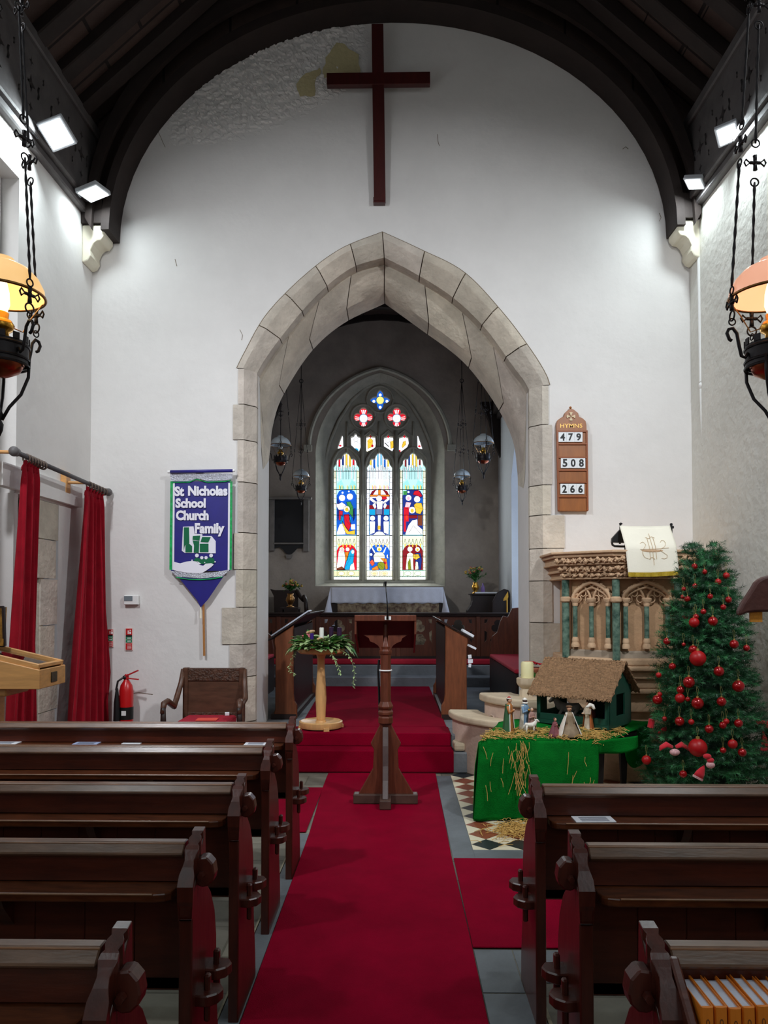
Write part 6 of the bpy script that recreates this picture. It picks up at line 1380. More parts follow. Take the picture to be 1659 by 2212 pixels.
for p in body:
    m = MB(); q = off(p, -.018); m.lathe([(.031, 1.04), (.031, zh)], (q[0], q[1], 0), 20); m.build('corner_shaft', marble, root, smooth='auto')
    m = MB(); m.lathe([(.032, 1.505), (.044, 1.515), (.046, 1.53), (.044, 1.545), (.032, 1.555)], (q[0], q[1], 0), 20); m.build('shaft_ring', caen, root, smooth='auto')
m = MB()
for k, za, zb_ in ((.0, .99, 1.05), (.025, .95, .99), (-.03, .88, .95), (-.07, .80, .88), (-.05, .76, .80), (-.13, .60, .76), (-.2, .40, .60), (-.17, .36, .40), (-.24, .0, .36)): m.prism(ringpoly(k), za, zb_, 'z')
m.build('moulded_base', caen, root, bevel=.014, seg=2)
# pulpit stairs parapet
m = MB(); r_ = empty('pulpit_stairs', (1.0, 6.6, 0), 'pinkish stone stair parapet stepping up to the pulpit from the arch', 'stairs')
def curved(m, cx_, cy_, r0, r1, a0, a1, z0_, z1_, n=14):
    q = [(cx_+r1*math.cos(R(a0+(a1-a0)*i/n)), cy_+r1*math.sin(R(a0+(a1-a0)*i/n))) for i in range(n+1)]+[(cx_+r0*math.cos(R(a1+(a0-a1)*i/n)), cy_+r0*math.sin(R(a1+(a0-a1)*i/n))) for i in range(n+1)]
    m.prism(q, z0_, z1_, 'z')
curved(m, 1.25, 7.1, .52, .74, 180, 262, 0, .44); m.build('lower_parapet', stair_stone, r_, bevel=.01)
m = MB(); curved(m, 1.25, 7.1, .49, .775, 178, 262, .44, .505); m.build('lower_coping', mat('coping_stone', S(206, 188, 160), .8, var=.1, vscale=6), r_, bevel=.02, seg=3)
m = MB(); curved(m, 1.4, 6.95, .40, .62, 186, 268, 0, .62); m.build('upper_parapet', stair_stone, r_, bevel=.01)
m = MB(); curved(m, 1.4, 6.95, .36, .665, 184, 268, .62, .69); m.build('upper_coping', MATS['coping_stone'], r_, bevel=.02, seg=3)
m = MB(); c_ = P(1095, 1575, 6.30)
for k in range(2):
    t = math.radians(205+22*k); base = Vector((1.4+.63*math.cos(t), 6.95+.63*math.sin(t), 0))
    u = Vector((-math.sin(t), math.cos(t), 0)); pts = [base+u*(.07*math.cos(R(15*i)))+Vector((0, 0, .42+.10*abs(math.sin(R(15*i))))) for i in range(13)]; m.tube(pts, .009, 5)
m.build('blind_arcade', stair_stone, r_)
m = MB(); m.lathe([(.06, .55), (.06, .74), (.045, .76), (.075, .79), (.085, .81), (.085, .85), (.0, .85)], (P(1137, 1480, 6.62).x, 6.62, 0), 8); m.build('newel_cap', MATS['coping_stone'], r_, smooth='auto')
m = MB(); m.box(.50, .60, 6.74, 6.95, .19, .26); m.build('lowest_step', MATS['coping_stone'], r_, bevel=.02, seg=2)
cx_ = P(1139, 1465, 6.62).x
m = MB(); m.lathe([(.055, .852), (.055, .975), (.048, .99), (.01, .985)], (cx_, 6.62, 0), 24); tag(m.build('pillar_candle', mat('cream_wax', S(240, 232, 178), .45, emit=None), smooth='auto'), 'thick cream pillar candle on the stone newel left of the stable', 'candle')
pt_ = empty('poinsettia', (P(1152, 1440, 6.8).x, 6.86, .85), 'red poinsettia with dark green leaves behind the cream candle', 'plant'); pc_ = P(1150, 1440, 6.84)
m = MB(); rp_ = random.Random(9)
for k in range(26): t = rp_.uniform(0, 6.28); leaf(m, pc_+Vector((0, 0, -.05)), (math.cos(t), math.sin(t), rp_.uniform(-.3, .5)), .11, .06)
m.build('leaves', leafm, pt_, fix=False)
m = MB()
for q0 in (Vector((0, -.02, .03)), Vector((.07, 0, .02)), Vector((.17, 0, .03)), Vector((-.03, 0, .04))):
    for k in range(12): t = k*.55; leaf(m, pc_+q0, (math.cos(t), math.sin(t), .25), .065, .034)
m.build('bracts', mat('poinsettia_red', S(190, 10, 40), .5), pt_, fix=False)
m = MB(); m.lathe([(.05, 0), (.075, .12), (.08, .14)], (pc_.x, pc_.y+.02, .78), 16); m.build('pot', mat('terracotta', S(150, 84, 60), .8), pt_, smooth=True)
# iron book-rest and pulpit fall
Yf = 6.10; br_ = empty('pulpit_bookrest', (P(1405, 1188, 6.3).x, 6.3, zt), 'black iron bracket of the pulpit book-rest beside the white cloth', 'bookrest')
m = MB(); q = lambda px, py, Y=6.26: P(px, py, Y)
m.tube([q(1340, 1131), q(1340, 1150), q(1339, 1175)], .008, 6); m.lathe([(.002, 0), (.014, .006), (.014, .014), (.002, .02)], q(1341, 1134), 8)
a = q(1340, 1140); 
m.prism([(q(1340, 1142).x, q(1340, 1142).z), (q(1321, 1163).x, q(1321, 1163).z), (q(1320, 1172).x, q(1320, 1172).z), (q(1350, 1173).x, q(1350, 1173).z), (q(1350, 1142).x, q(1350, 1142).z)], 6.24, 6.275, 'y')
m.tube([q(1322, 1172), q(1323, 1177), q(1328, 1180), q(1340, 1180.5), q(1455, 1182)], .009, 6); m.build('iron_bracket', black, br_)
m = MB(); m.tube([q(1352, 1176), q(1352, 1190)], .012, 6); m.tube([q(1450, 1131), q(1450, 1188)], .01, 6); m.lathe([(.002, 0), (.012, .006), (.012, .014), (.002, .02)], q(1450, 1135), 8)
m.bar(q(1345, 1140), q(1455, 1139), .02, .02, (0, 1, 0)); m.build('cross_bar', black, br_)
fall = empty('pulpit_fall', (P(1405, 1240, Yf).x, Yf, P(1405, 1245, Yf).z), 'cream silk pulpit fall with gold fringe and embroidered monogram', 'cloth')
def ff(u, v, dy=0):
    x0_, x1_ = P(1343-0*v, 1137, 6.16).x, P(1453, 1137, 6.16).x; xb0, xb1 = P(1357, 1243, 6.06).x, P(1467, 1235, 6.06).x
    Y = 6.22-.10*min(1, v*2.2)-.06*v; x = (x0_+(x1_-x0_)*u)*(1-v)+(xb0+(xb1-xb0)*u)*v; z = P(0, 1137, 6.2).z*(1-v)+(P(0, 1240, 6.08).z+.012*(u-.3))*v+.006*math.sin(u*3.14)*(-1)
    return Vector((x, Y-.008*math.sin(u*9)*v-dy, z))
m = MB(); m.grid(lambda u, v: ff(u, v), 24, 16); m.build('silk_cloth', silk, fall, smooth=True, fix=False, solid=.003)
m = MB(); m.grid(lambda u, v: ff(u, .965+.085*v, .006+.002*math.sin(u*300)), 90, 2); m.build('fringe', gold, fall, fix=False, solid=.005)
m = MB(); E = lambda u, v: ff(u, v, .005)
for pts in ([(.47, .24), (.47, .70)], [(.53, .16), (.53, .82)], [(.59, .24), (.59, .70)], [(.28, .50), (.84, .48)], [(.30, .38), (.36, .34), (.41, .40), (.36, .47), (.32, .56), (.36, .66), (.43, .68)], [(.70, .36), (.76, .30), (.80, .38), (.74, .47), (.66, .50), (.74, .58), (.80, .64), (.76, .70), (.68, .68)], [(.44, .24), (.50, .27), (.56, .23), (.62, .26)], [(.44, .70), (.5, .66), (.56, .70)]):
    m.tube([E(q_.x, q_.y) for q_ in catmull([(u, v, 0) for u, v in pts], 14)], .0016, 5)
m.build('embroidery', mat('beige_thread', S(206, 178, 140), .7), fall)
# reading desk wing at the right edge
dk = empty('eagle_lectern', (2.05, 4.0, 0), 'dark carved wing of a wooden lectern entering at the right edge', 'lectern'); Yd = 4.0
def Q(px, py): v_ = P(px, py, Yd); return v_.x, v_.z
m = MB(); m.prism([Q(1599, 1331), Q(1597, 1320), Q(1606, 1302), Q(1618, 1284), Q(1626, 1272), Q(1634, 1258), Q(1641, 1252), Q(1650, 1247), Q(1662, 1243), Q(1700, 1236), Q(1740, 1260), Q(1740, 1322), Q(1668, 1322), Q(1640, 1322), Q(1616, 1324)], Yd, Yd+.05, 'y'); m.build('carved_wing', mat('wing_wood', S(74, 40, 34), .5, var=.25, vscale=12, bump=.2), dk, bevel=.012, seg=2)
m = MB(); c_ = P(1720, 1300, Yd+.1); m.lathe([(.18, 0), (.18, .06), (.05, .1), (.04, 1.3), (.07, 1.36), (.05, 1.42)], (c_.x, c_.y, 0), 16); m.build('column', darkwood, dk, smooth='auto')
m = MB(); a = Q(1624, 1326); b = Q(1651, 1344); m.box(a[0], b[0], Yd+.02, Yd+.03, b[1], a[1]+.01); tag(m.build('marker_fringe', mat('ochre_fringe', S(196, 130, 40), .7, var=.2, vscale=80, stretch=(6, 1, 1))), 'ochre gold fringed marker hanging below the dark lectern wing', 'bookmark')

# ================================================================== CHRISTMAS TREE
TX, TY = P(1526, 1500, 5.4).x, 5.4
RZ = [(1.93, .10), (1.90, .145), (1.80, .13), (1.68, .185), (1.487, .25), (1.29, .31), (1.06, .355), (.79, .40), (.52, .46), (.21, .48), (.10, .42)]
def rad(z):
    for (za, ra), (zb_, rb) in zip(RZ[:-1], RZ[1:]):
        if za >= z >= zb_: return ra+(rb-ra)*(za-z)/(za-zb_)
    return .05 if z > 1 else .4
tree = empty('christmas_tree', (TX, TY, 0), 'bushy artificial Christmas tree hung with red baubles beside the pulpit', 'christmas tree')
m = MB(); m.tube([(TX, TY, 0), (TX, TY, 1.85)], [.03, .012], 8); m.build('trunk', darkwood, tree)
m = MB()
for k in range(3): t = R(30+120*k); m.bar((TX, TY, .06), (TX+.3*math.cos(t), TY+.3*math.sin(t), .012), .03, .02)
m.build('stand', black, tree)
m = MB(); rt = random.Random(21); z = .14
def twig(p, d, L_, dens=.0105):
    n = max(2, int(L_/dens)); d = d.normalized(); side = d.orthogonal().normalized(); s2 = d.cross(side)
    vs = []; fs = []; mi = 0 if rt.random() < .7 else 1
    for i in range(n):
        q = p+d*(L_*i/n)
        for j in range(5):
            t = rt.uniform(0, 6.283); nd = (d*.55+side*math.cos(t)+s2*math.sin(t)).normalized(); ln = rt.uniform(.022, .040)
            w_ = nd.cross(d).normalized()*.0016; b = len(vs); vs += [q-w_, q+w_, q+nd*ln]; fs.append((b, b+1, b+2))
    m.add(vs, fs, mi)
while z < 1.90:
    r_ = rad(z); nb = int(9+r_*34)
    for k in range(nb):
        t = 6.283*k/nb+rt.uniform(-.2, .2); L_ = r_*rt.uniform(.78, 1.06); dr = rt.uniform(-.16, .12) if z > .4 else rt.uniform(-.05, .15)
        d = Vector((math.cos(t), math.sin(t), dr)); p = Vector((TX, TY, z+rt.uniform(-.03, .03)))
        s0 = .35 if L_ > .2 else .1
        twig(p+d*L_*s0, d+Vector((0, 0, .15)), L_*(1-s0))
        if L_ > .14:
            for q in (.5, .68, .82):
                for s_ in (-1, 1):
                    a = t+s_*rt.uniform(.5, .9); twig(p+d*L_*q, Vector((math.cos(a), math.sin(a), rt.uniform(-.1, .5))), rt.uniform(.06, .11))
    z += .058
for k in range(60): t = rt.uniform(0, 6.28); twig(Vector((TX+.02*math.cos(t), TY+.02*math.sin(t), 1.72+rt.uniform(0, .13))), Vector((math.cos(t), math.sin(t), rt.uniform(.2, 1.4))), rt.uniform(.09, .15))
m.build('foliage', [mat('fir_needles', S(18, 72, 38), .5, var=.35, vscale=9), mat('fir_needles_light', S(44, 112, 62), .5, var=.3, vscale=9)], tree, fix=False)
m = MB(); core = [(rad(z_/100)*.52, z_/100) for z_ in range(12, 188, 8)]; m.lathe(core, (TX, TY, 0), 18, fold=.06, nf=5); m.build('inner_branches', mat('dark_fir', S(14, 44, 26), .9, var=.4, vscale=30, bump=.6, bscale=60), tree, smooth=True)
redg = mat('bauble_gloss', S(160, 4, 12), .12, coat=.5, metal=.35); redm = mat('bauble_matt', S(168, 12, 18), .42)
# (crop x, crop y, crop radius, finish) read off the photograph of the tree
BB = [(512,188,30,0),(603,236,25,0),(803,270,30,1),(728,326,28,1),(516,364,24,0),(413,394,22,0),(404,464,20,1),(447,484,28,0),(656,462,26,0),(824,492,30,0),(776,560,26,0),(593,600,26,0),(524,648,27,0),(680,690,44,0),(508,700,46,1),(257,874,33,0),(412,902,18,0),(499,950,40,0),(876,900,40,0),(990,936,30,0),
      (542,1030,72,1),(308,1104,32,0),(736,1150,46,0),(182,1184,25,1),(460,1250,52,0),(915,1286,54,0),(384,1320,36,0),(170,1410,44,0),(190,1362,24,1),(378,1396,44,1),(450,1406,22,0),(540,1444,54,0),(760,1428,42,0),(236,1586,24,0),(374,1610,42,0),(646,1680,38,0),(772,1645,32,0),(916,1628,38,0),(482,1614,26,1),(804,1610,26,1),
      (542,1850,82,1),(862,1818,42,1),(774,1876,28,0),(950,1896,38,0),(70,1964,42,1),(408,2094,34,0)]
thirds = {}
rows_b = []
for (x, y, r, fin) in BB:
    px, py = 1380+x/4.255, 1180+y/4.255; Yg = TY-.3
    for _ in range(4):
        q = P(px, py, Yg); rr = rad(max(.2, min(1.9, q.z)))*1.0; dxx = max(-rr*.97, min(rr*.97, q.x-TX)); Yg = TY-math.sqrt(max(0, rr*rr-dxx*dxx))-.005
    rows_b.append((q, r/4.255*Yg/FP, fin, q.x-TX))
def side_of(dx): return 'left' if dx < -.07 else 'right' if dx > .10 else 'middle'
cnt = {}
NUM = ['highest', 'second highest', 'third highest', 'fourth highest', 'fifth highest', 'sixth highest', 'seventh highest', 'eighth highest', 'ninth highest', 'tenth highest', 'eleventh highest', 'twelfth highest', 'thirteenth highest', 'fourteenth highest', 'fifteenth highest', 'sixteenth highest', 'seventeenth highest', 'eighteenth highest', 'nineteenth highest', 'twentieth highest']
goldcap = mat('bauble_cap', S(216, 186, 110), .3, metal=.8); thread = mat('gold_thread', S(120, 116, 60), .6)
for q, r, fin, dx in sorted(rows_b, key=lambda a: -a[0].z):
    sd = side_of(dx); sz = 'large' if r > .034 else 'small' if r < .021 else 'medium'; fn_ = 'matt' if fin else 'glossy'; key = (sz, fn_, sd); k = cnt.get(key, 0); cnt[key] = k+1
    root = empty('bauble', q, f'{sz} {fn_} red bauble, {NUM[k]} such on the {sd} of the tree', 'bauble', 'red baubles on the Christmas tree')
    m = MB(); m.ball(q, r, (1, 1, 1), 20, 14); m.build('globe', redm if fin else redg, root, smooth=True)
    m = MB(); m.lathe([(r*.22, r*.96), (r*.2, r*1.22), (r*.05, r*1.26)], q, 10); m.build('cap', goldcap, root)
    m = MB(); z1 = r*1.25; m.tube([q+Vector((0, 0, z1)), q+Vector((.007, .002, z1+.04)), q+Vector((.003, .01, z1+.06))], .0010, 4); m.tube([q+Vector((0, 0, z1)), q+Vector((-.006, .002, z1+.035)), q+Vector((-.002, .01, z1+.06))], .0010, 4); m.build('thread', thread, root)
# cloth ornaments, bows
rb = mat('red_felt', S(206, 24, 44), .75, sheen=.3); wb = mat('white_felt_face', S(216, 170, 170), .9, var=.3, vscale=80)
def tpt(x, y, dd=0): 
    px, py = 1380+x/4.255, 1180+y/4.255; q = P(px, py, TY-.35); rr = rad(max(.2, min(1.9, q.z))); dxx = max(-rr, min(rr, q.x-TX)); return P(px, py, TY-math.sqrt(max(0, rr*rr-dxx*dxx))-.01-dd)
def orn(x, y, kind, label):
    c = tpt(x, y); root = empty('felt_ornament', c, label, 'ornament')
    if kind == 'hat':
        m = MB(); m.lathe([(.034, -.012), (.030, .02), (.018, .05), (.004, .075)], c, 12, sy=.5, rot=Matrix.Rotation(R(28), 3, 'Y')); m.build('hat', rb, root, smooth=True)
        m = MB(); m.lathe([(.036, -.022), (.038, -.008)], c, 12, sy=.5, rot=Matrix.Rotation(R(28), 3, 'Y')); m.build('brim', wb, root)
    elif kind == 'wings':
        m = MB(); 
        for s_ in (-1, 1): m.tube([c+Vector((s_*.01, 0, .01)), c+Vector((s_*.05, 0, .028)), c+Vector((s_*.085, 0, .008)), c+Vector((s_*.095, 0, -.012))], [.012, .022, .018, .006], 8, flat=.6)
        m.build('arms', rb, root, smooth=True); m = MB(); m.ball(c+Vector((0, -.01, -.022)), .034, (1, .8, .65)); m.build('face', wb, root, smooth=True)
    elif kind == 'cyl':
        m = MB(); m.tube([c+Vector((-.006, 0, -.03)), c+Vector((.006, 0, .03))], .022, 10); m.build('body', rb, root)
    else:
        m = MB(); m.ball(c+Vector((-.02, 0, .055)), .022, (1.2, .8, .8)); m.ball(c+Vector((0, 0, .03)), .024, (1, .8, .7)); m.build('cap', rb, root, smooth=True); m = MB(); m.ball(c, .028, (1, .8, .8)); m.build('face', wb, root, smooth=True)
orn(205, 1740, 'hat', 'small red and white felt hat hanging low on the tree, left side')
orn(325, 1860, 'wings', 'red felt ornament with spread arms and pale round face on the tree')
orn(114, 1628, 'cyl', 'small red cylinder ornament at the left outline of the tree')
orn(658, 2010, 'face', 'red capped pale-faced felt ornament low in the middle of the tree')
orn(552, 2110, 'hat', 'red folded felt ornament just above the pew, lowest on the tree')
orn(425, 655, 'cyl', 'dull red cylinder ornament high on the left side of the tree')
bw_ = empty('red_bow', (tpt(1150, 1680).x, TY, .7), 'large red fabric bow at the right outline of the tree, by the frame edge', 'bow'); c = P(1655, 1572, TY); m = MB()
for s_ in (-1, 1): m.ball(c+Vector((s_*.04, 0, .02)), .045, (1, .5, .8), 12, 8)
m.ball(c, .02); m.build('loops', rb, bw_, smooth=True); m = MB(); m.bar(c, c+Vector((-.02, 0, -.16)), .05, .01, (0, 1, 0)); m.bar(c, c+Vector((.05, 0, -.13)), .05, .01, (0, 1, 0)); m.build('tails', rb, bw_)

# ================================================================== NATIVITY TABLE
tb = empty('nativity_table', (1.15, 5.65, 0), 'small black table under the green nativity cloth', 'table')
m = MB(); m.prism([(.66, 5.36), (1.30, 5.33), (1.95, 5.95), (1.7, 6.0), (.95, 6.0)], .48, .53, 'z'); m.build('table_top', blackw, tb)
for x, y in ((.74, 5.46), (1.40, 5.44), (1.48, 5.62), (1.05, 5.98), (1.75, 5.95)):
    m = MB(); m.add([(x+sx*w_, y+sy*w_, z_) for z_, w_ in ((0, .015), (.49, .032)) for sx, sy in ((-1, -1), (1, -1), (1, 1), (-1, 1))], [(0, 1, 2, 3), (4, 5, 6, 7), (0, 1, 5, 4), (1, 2, 6, 5), (2, 3, 7, 6), (3, 0, 4, 7)]); m.build('leg', blackw, tb)
# green cloth: top with soft mounds, front fall, right flap
outl = [(.565, 5.30), (.80, 5.285), (1.05, 5.28), (1.30, 5.27), (1.385, 5.275)]
def clx(u): 
    k = u*(len(outl)-1); i = min(len(outl)-2, int(k)); a, b = outl[i], outl[i+1]; t = k-i; return (a[0]+(b[0]-a[0])*t, a[1]+(b[1]-a[1])*t)
def ctop(u, v):
    x, y = clx(u); x2 = .80+1.20*u; y2 = 6.02-.05*u; X_ = x+(x2-x)*v; Y_ = y+(y2-y)*v
    z_ = .565+.012*mnoise.noise(Vector((X_*6, Y_*6, 0)))+.02*v-.03*max(0, u-.85)/.15*(1-v)*1.5-(.02*max(0, .12-u)/.12)
    return Vector((X_, Y_, z_))
def cfall(u, v):
    x, y = clx(u); x = x-.035*v*(1-u)*1.2-.02*v*u; fold = .022*math.sin(u*15+1)*v+.012*math.sin(u*34)*v
    t = ctop(u, 0); z_ = t.z+(.012-t.z)*v; yy = y-.025*min(1, v*4)-fold+.02*v; return Vector((x, yy, z_))
m = MB(); m.grid(ctop, 40, 20); m.grid(cfall, 60, 24)
m.grid(lambda u, v: Vector((ctop(0, u).x-.02*min(1, v*3)-.02*v, ctop(0, u).y, ctop(0, u).z*(1-v)+.014*v)), 16, 10)
o = m.build('green_cloth', green_cloth, smooth=True, fix=False, solid=.004); tag(o, 'bright green baize cloth draped over the nativity table', 'cloth')
m = MB(); m.grid(lambda u, v: Vector((1.385+(.30)*u, 5.275+.10*u+.02*math.sin(u*6)*v, .56-.085*v+.02*u-.02*math.sin(u*3.1)*v)), 14, 6); m.build('corner_flap', green_cloth, o, smooth=True, fix=False, solid=.004)
m = MB(); m.grid(lambda u, v: Vector((1.69+.24*u+.03*v, 5.78+.03*math.sin(u*9)*v+.10*u, .62-.05*u-(.27+.05*math.sin(u*7))*v-.12*u*v)), 20, 10)
tag(m.build('green_cloth', green_cloth, smooth=True, fix=False, solid=.004), 'second green cloth hanging behind the stable next to the tree', 'cloth')
# stable
def placed(root, loc, rz): root.location = loc; root.rotation_euler = (0, 0, rz)
dg = mat('dark_green_paint', S(16, 72, 56), .5, var=.15, vscale=14); thatch = mat('thatch', S(150, 116, 84), .95, var=.35, vscale=26, stretch=(1, 3, 3), bump=.8, bscale=50)
stb = empty('stable', (0, 0, 0), 'dark green toy stable with thatched roof on the nativity table', 'stable')
W2, D2, H1, HR = .285, .215, .262, .47
m = MB(); m.box(-W2, W2, -D2, D2, 0, .03); m.build('base', dg, stb)
m = MB(); m.box(-W2, -W2+.03, -D2, -D2+.03, .03, H1); m.box(W2-.03, W2, -D2, -D2+.03, .03, H1); m.box(-W2, W2, -D2, -D2+.02, .03, .075); m.box(-W2, W2, -D2, -D2+.02, H1-.02, H1-.002); m.box(-.02, .0, D2-.02, D2, .03, H1); m.build('front_frame', dg, stb, bevel=.002)
m = MB(); m.prism([(-D2, .03), (D2, .03), (D2, H1), (0, HR-.03), (-D2, H1)], W2-.012, W2, 'x', holes=[[(-.07, .08), (.09, .08), (.09, .24), (-.07, .24)]]); m.build('gable_wall', dg, stb)
m = MB(); m.prism([(-D2, .03), (D2, .03), (D2, H1), (0, HR-.03), (-D2, H1)], -W2, -W2+.012, 'x', holes=[[(-.07, .08), (.09, .08), (.09, .24), (-.07, .24)]]); m.build('gable_wall', dg, stb)
m = MB(); m.prism([(-W2, .03), (W2, .03), (W2, H1+.1), (-W2, H1+.1)], D2-.012, D2, 'y', holes=[[(-.24, .06), (-.06, .06), (-.06, .26), (-.24, .26)]]); m.build('back_wall', dg, stb)
m = MB(); rs_ = random.Random(2)
for s_ in (-1, 1):
    def roof(u, v, s_=s_, dz=0): y = s_*(.0+.285*v); return Vector((-W2-.045+(2*W2+.09)*u, y, HR-(.245*v)+.004*rs_.uniform(-1, 1)+.006*math.sin(u*140+v*30)+dz))
    m.grid(roof, 80, 26)
m.build('thatched_roof', thatch, stb, fix=False, solid=.014)
m = MB()
for k in range(160):
    x = rs_.uniform(-W2-.045, W2+.045); s_ = -1; m.tube([(x, -.27, HR-.235), (x+rs_.uniform(-.012, .012), -.292, HR-.257+rs_.uniform(-.006, .006))], .003, 4)
m.build('thatch_fringe', thatch, stb)
C0 = Vector((1.516, 5.50, .596)); ph = R(-38); rotm = Matrix.Rotation(ph, 3, 'Z'); cst = C0-rotm @ Vector((W2, -D2, 0)); placed(stb, cst, ph)
# figurines
skin = mat('figure_skin', S(214, 168, 136), .6); dskin = mat('figure_dark_skin', S(62, 42, 36), .6)
def figure(loc, rz, h, robe_c, cloak_c, label, kneel=False, hat=None, sk=skin, hair=(70, 50, 40), arms='front', trim=None, white_trim=False, gift=False, name='nativity_figure'):
    key = '%02x%02x%02x' % tuple(robe_c); rm = mat('robe_'+key, S(*robe_c), .65, var=.2, vscale=30); k2 = '%02x%02x%02x' % tuple(cloak_c); cm = mat('cloak_'+k2, S(*cloak_c), .6, var=.12, vscale=30); hm_ = mat('hair_%d' % hair[0], S(*hair), .8)
    root = empty(name, (0, 0, 0), label, 'figurine', 'nativity figures'); s_ = h
    hb = .60 if not kneel else .80
    m = MB()      # body: one continuous robed surface from hem to neck
    if not kneel: prof = [(.145, 0), (.150, .02), (.125, .18), (.105, .36), (.092, .48), (.098, .58), (.112, .68), (.108, .75), (.075, .80), (.036, .825), (.034, .86)]
    else: prof = [(.34, 0), (.35, .03), (.30, .16), (.22, .32), (.16, .44), (.14, .54), (.145, .64), (.135, .72), (.09, .78), (.042, .80), (.04, .84)]
    m.lathe([(r*s_, z*s_) for r, z in prof], (0, 0, .01*s_), 28, sx=1.08, sy=.82, fold=.055, nf=9)
    m.build('body', rm, root, smooth=True)
    m = MB(); zz = .86*s_; hr = (.066 if not kneel else .085)*s_
    m.ball((0, -.012*s_, zz+hr*.75), hr, (.86, .95, 1.12), 16, 12); m.ball((0, -.012*s_-hr*.95, zz+hr*.7), hr*.18, (1, 1, 1.2), 6, 5)
    for q in (-1, 1): m.ball((q*hr*.85, -.005*s_, zz+hr*.72), hr*.18, (.6, 1, 1.4), 6, 5)
    m.build('head', sk, root, smooth=True)
    m = MB(); m.ball((0, .008*s_, zz+hr*.98), hr*1.02, (.92, .98, 1.02), 14, 10); m.build('hair', hm_, root, smooth=True)
    m = MB()
    for q in (-1, 1): m.ball((q*hr*.3, -.012*s_-hr*.86, zz+hr*.88), hr*.09, (1, .5, 1), 6, 4)
    m.box(-hr*.22, hr*.22, -.012*s_-hr*.92, -.012*s_-hr*.85, zz+hr*.36, zz+hr*.42); m.build('face_features', hm_, root)
    # cloak: open shell round the back
    m = MB(); wv = 1.0 if not kneel else 3.3
    def ck(u, v):
        a = R(-35+250*u); r = (.098+.085*v*wv+.012*math.sin(u*26)*v)*s_; return Vector((math.cos(a)*r*1.12, math.sin(a)*r*.95+.01*s_, (.80-.76*v)*s_))
    m.grid(ck, 30, 14); m.build('cloak', cm, root, smooth=True, fix=False, solid=.008*s_)
    if white_trim:
        m = MB()
        for u in (0, 1): m.tube([ck(u, v/10)+Vector((0, -.004*s_, 0)) for v in range(11)], .014*s_, 6)
        m.build('white_lining', mat('ermine', S(240, 236, 226), .8), root, smooth=True)
    m = MB(); hd = MB()
    for q in (-1, 1):
        sh = Vector((q*.100*s_, 0, .74*s_)); el_ = Vector((q*.135*s_, -.05*s_, .58*s_)); hn = Vector((q*.03*s_, -.13*s_, .64*s_)) if arms == 'front' else Vector((q*.05*s_, -.21*s_, .60*s_)) if arms == 'reach' else Vector((q*.13*s_, -.1*s_, .42*s_))
        m.tube([sh, el_, hn], [.042*s_, .038*s_, .030*s_], 8)
        d = (hn-el_).normalized(); hd.ball(hn+d*.018*s_, .022*s_, (1, 1, 1.1), 8, 6)
        for f_ in range(4): hd.tube([hn+d*.03*s_+Vector(((f_-1.5)*.008*s_, 0, 0)), hn+d*.058*s_+Vector(((f_-1.5)*.009*s_, 0, -.004*s_))], .0045*s_, 4)
        hd.tube([hn+d*.015*s_, hn+d*.028*s_+Vector((-q*.018*s_, 0, .012*s_))], .005*s_, 4)
    m.build('arms', rm, root, smooth=True); hd.build('hands', sk, root, smooth=True)
    if gift: m = MB(); m.lathe([(.02*s_, 0), (.035*s_, .02*s_), (.03*s_, .06*s_), (.01*s_, .08*s_)], (0, -.16*s_, .62*s_), 10); m.build('gift', brass, root, smooth=True)
    if hat == 'crown': m = MB(); m.lathe([(hr*1.05, 0), (hr*1.15, hr*.25), (hr*1.0, hr*.35)], (0, 0, zz+hr*1.35), 16); m.build('turban', mat('ermine', S(240, 236, 226), .8), root, smooth=True); m = MB(); m.lathe([(hr*.95, 0), (hr*.8, hr*.3), (hr*.2, hr*.85)], (0, 0, zz+hr*1.6), 14); m.build('cap', mat('rose_cap', S(176, 80, 70), .6), root, smooth=True)
    if hat == 'turban': m = MB(); m.torus((0, 0, zz+hr*1.4), hr*.75, hr*.38, n=18); m.ball((0, 0, zz+hr*1.5), hr*.7); m.build('turban', mat('ermine', S(240, 236, 226), .8), root, smooth=True); m = MB(); m.torus((0, -.01*s_, zz-.01*s_), hr*.9, hr*.42, n=18); m.build('collar', mat('ermine', S(240, 236, 226), .8), root, smooth=True)
    if hat == 'flat': m = MB(); m.lathe([(hr*1.15, 0), (hr*1.25, hr*.3), (hr*.9, hr*.5), (hr*.3, hr*.6)], (0, 0, zz+hr*1.3), 16); m.build('hat', mat('brown_hat', S(110, 76, 48), .7), root, smooth=True)
    m = MB(); m.lathe([(.20*s_*(1 if not kneel else 1.3), 0), (.19*s_*(1 if not kneel else 1.3), .02*s_)], (0, 0, -.008*s_), 16); m.build('plinth', mat('moss_green', S(50, 84, 40), .8, var=.3, vscale=40), root)
    placed(root, loc, rz); return root
def on_table(px, py, Y): v_ = P(px, py, Y); return Vector((v_.x, Y, max(.575, v_.z)))
def fig(px, py_base, py_top, rz, *a, **k):
    Y = 5.4
    Y = (1.55-.578)*FP/(py_base-1290); Y = min(5.9, max(5.34, Y)); b = P(px, py_base, Y); h = P(px, py_top, Y).z-b.z; b.z = .578
    return figure(b, R(rz), h, *a, **k)
fig(1100, 1582, 1503, 60, (176, 112, 56), (52, 96, 60), 'standing king figurine in green cloak and white lining, leftmost on the table', hat='crown', white_trim=True)
fig(1134, 1578, 1505, 40, (120, 150, 176), (214, 206, 190), 'standing dark-faced king figurine in pale blue robe and white turban', hat='turban', sk=dskin, white_trim=False, gift=True)
fig(1149, 1580, 1526, 15, (168, 130, 120), (150, 112, 104), 'grey-haired shepherd figurine in dusty pink robe behind the lamb', hair=(170, 160, 150))
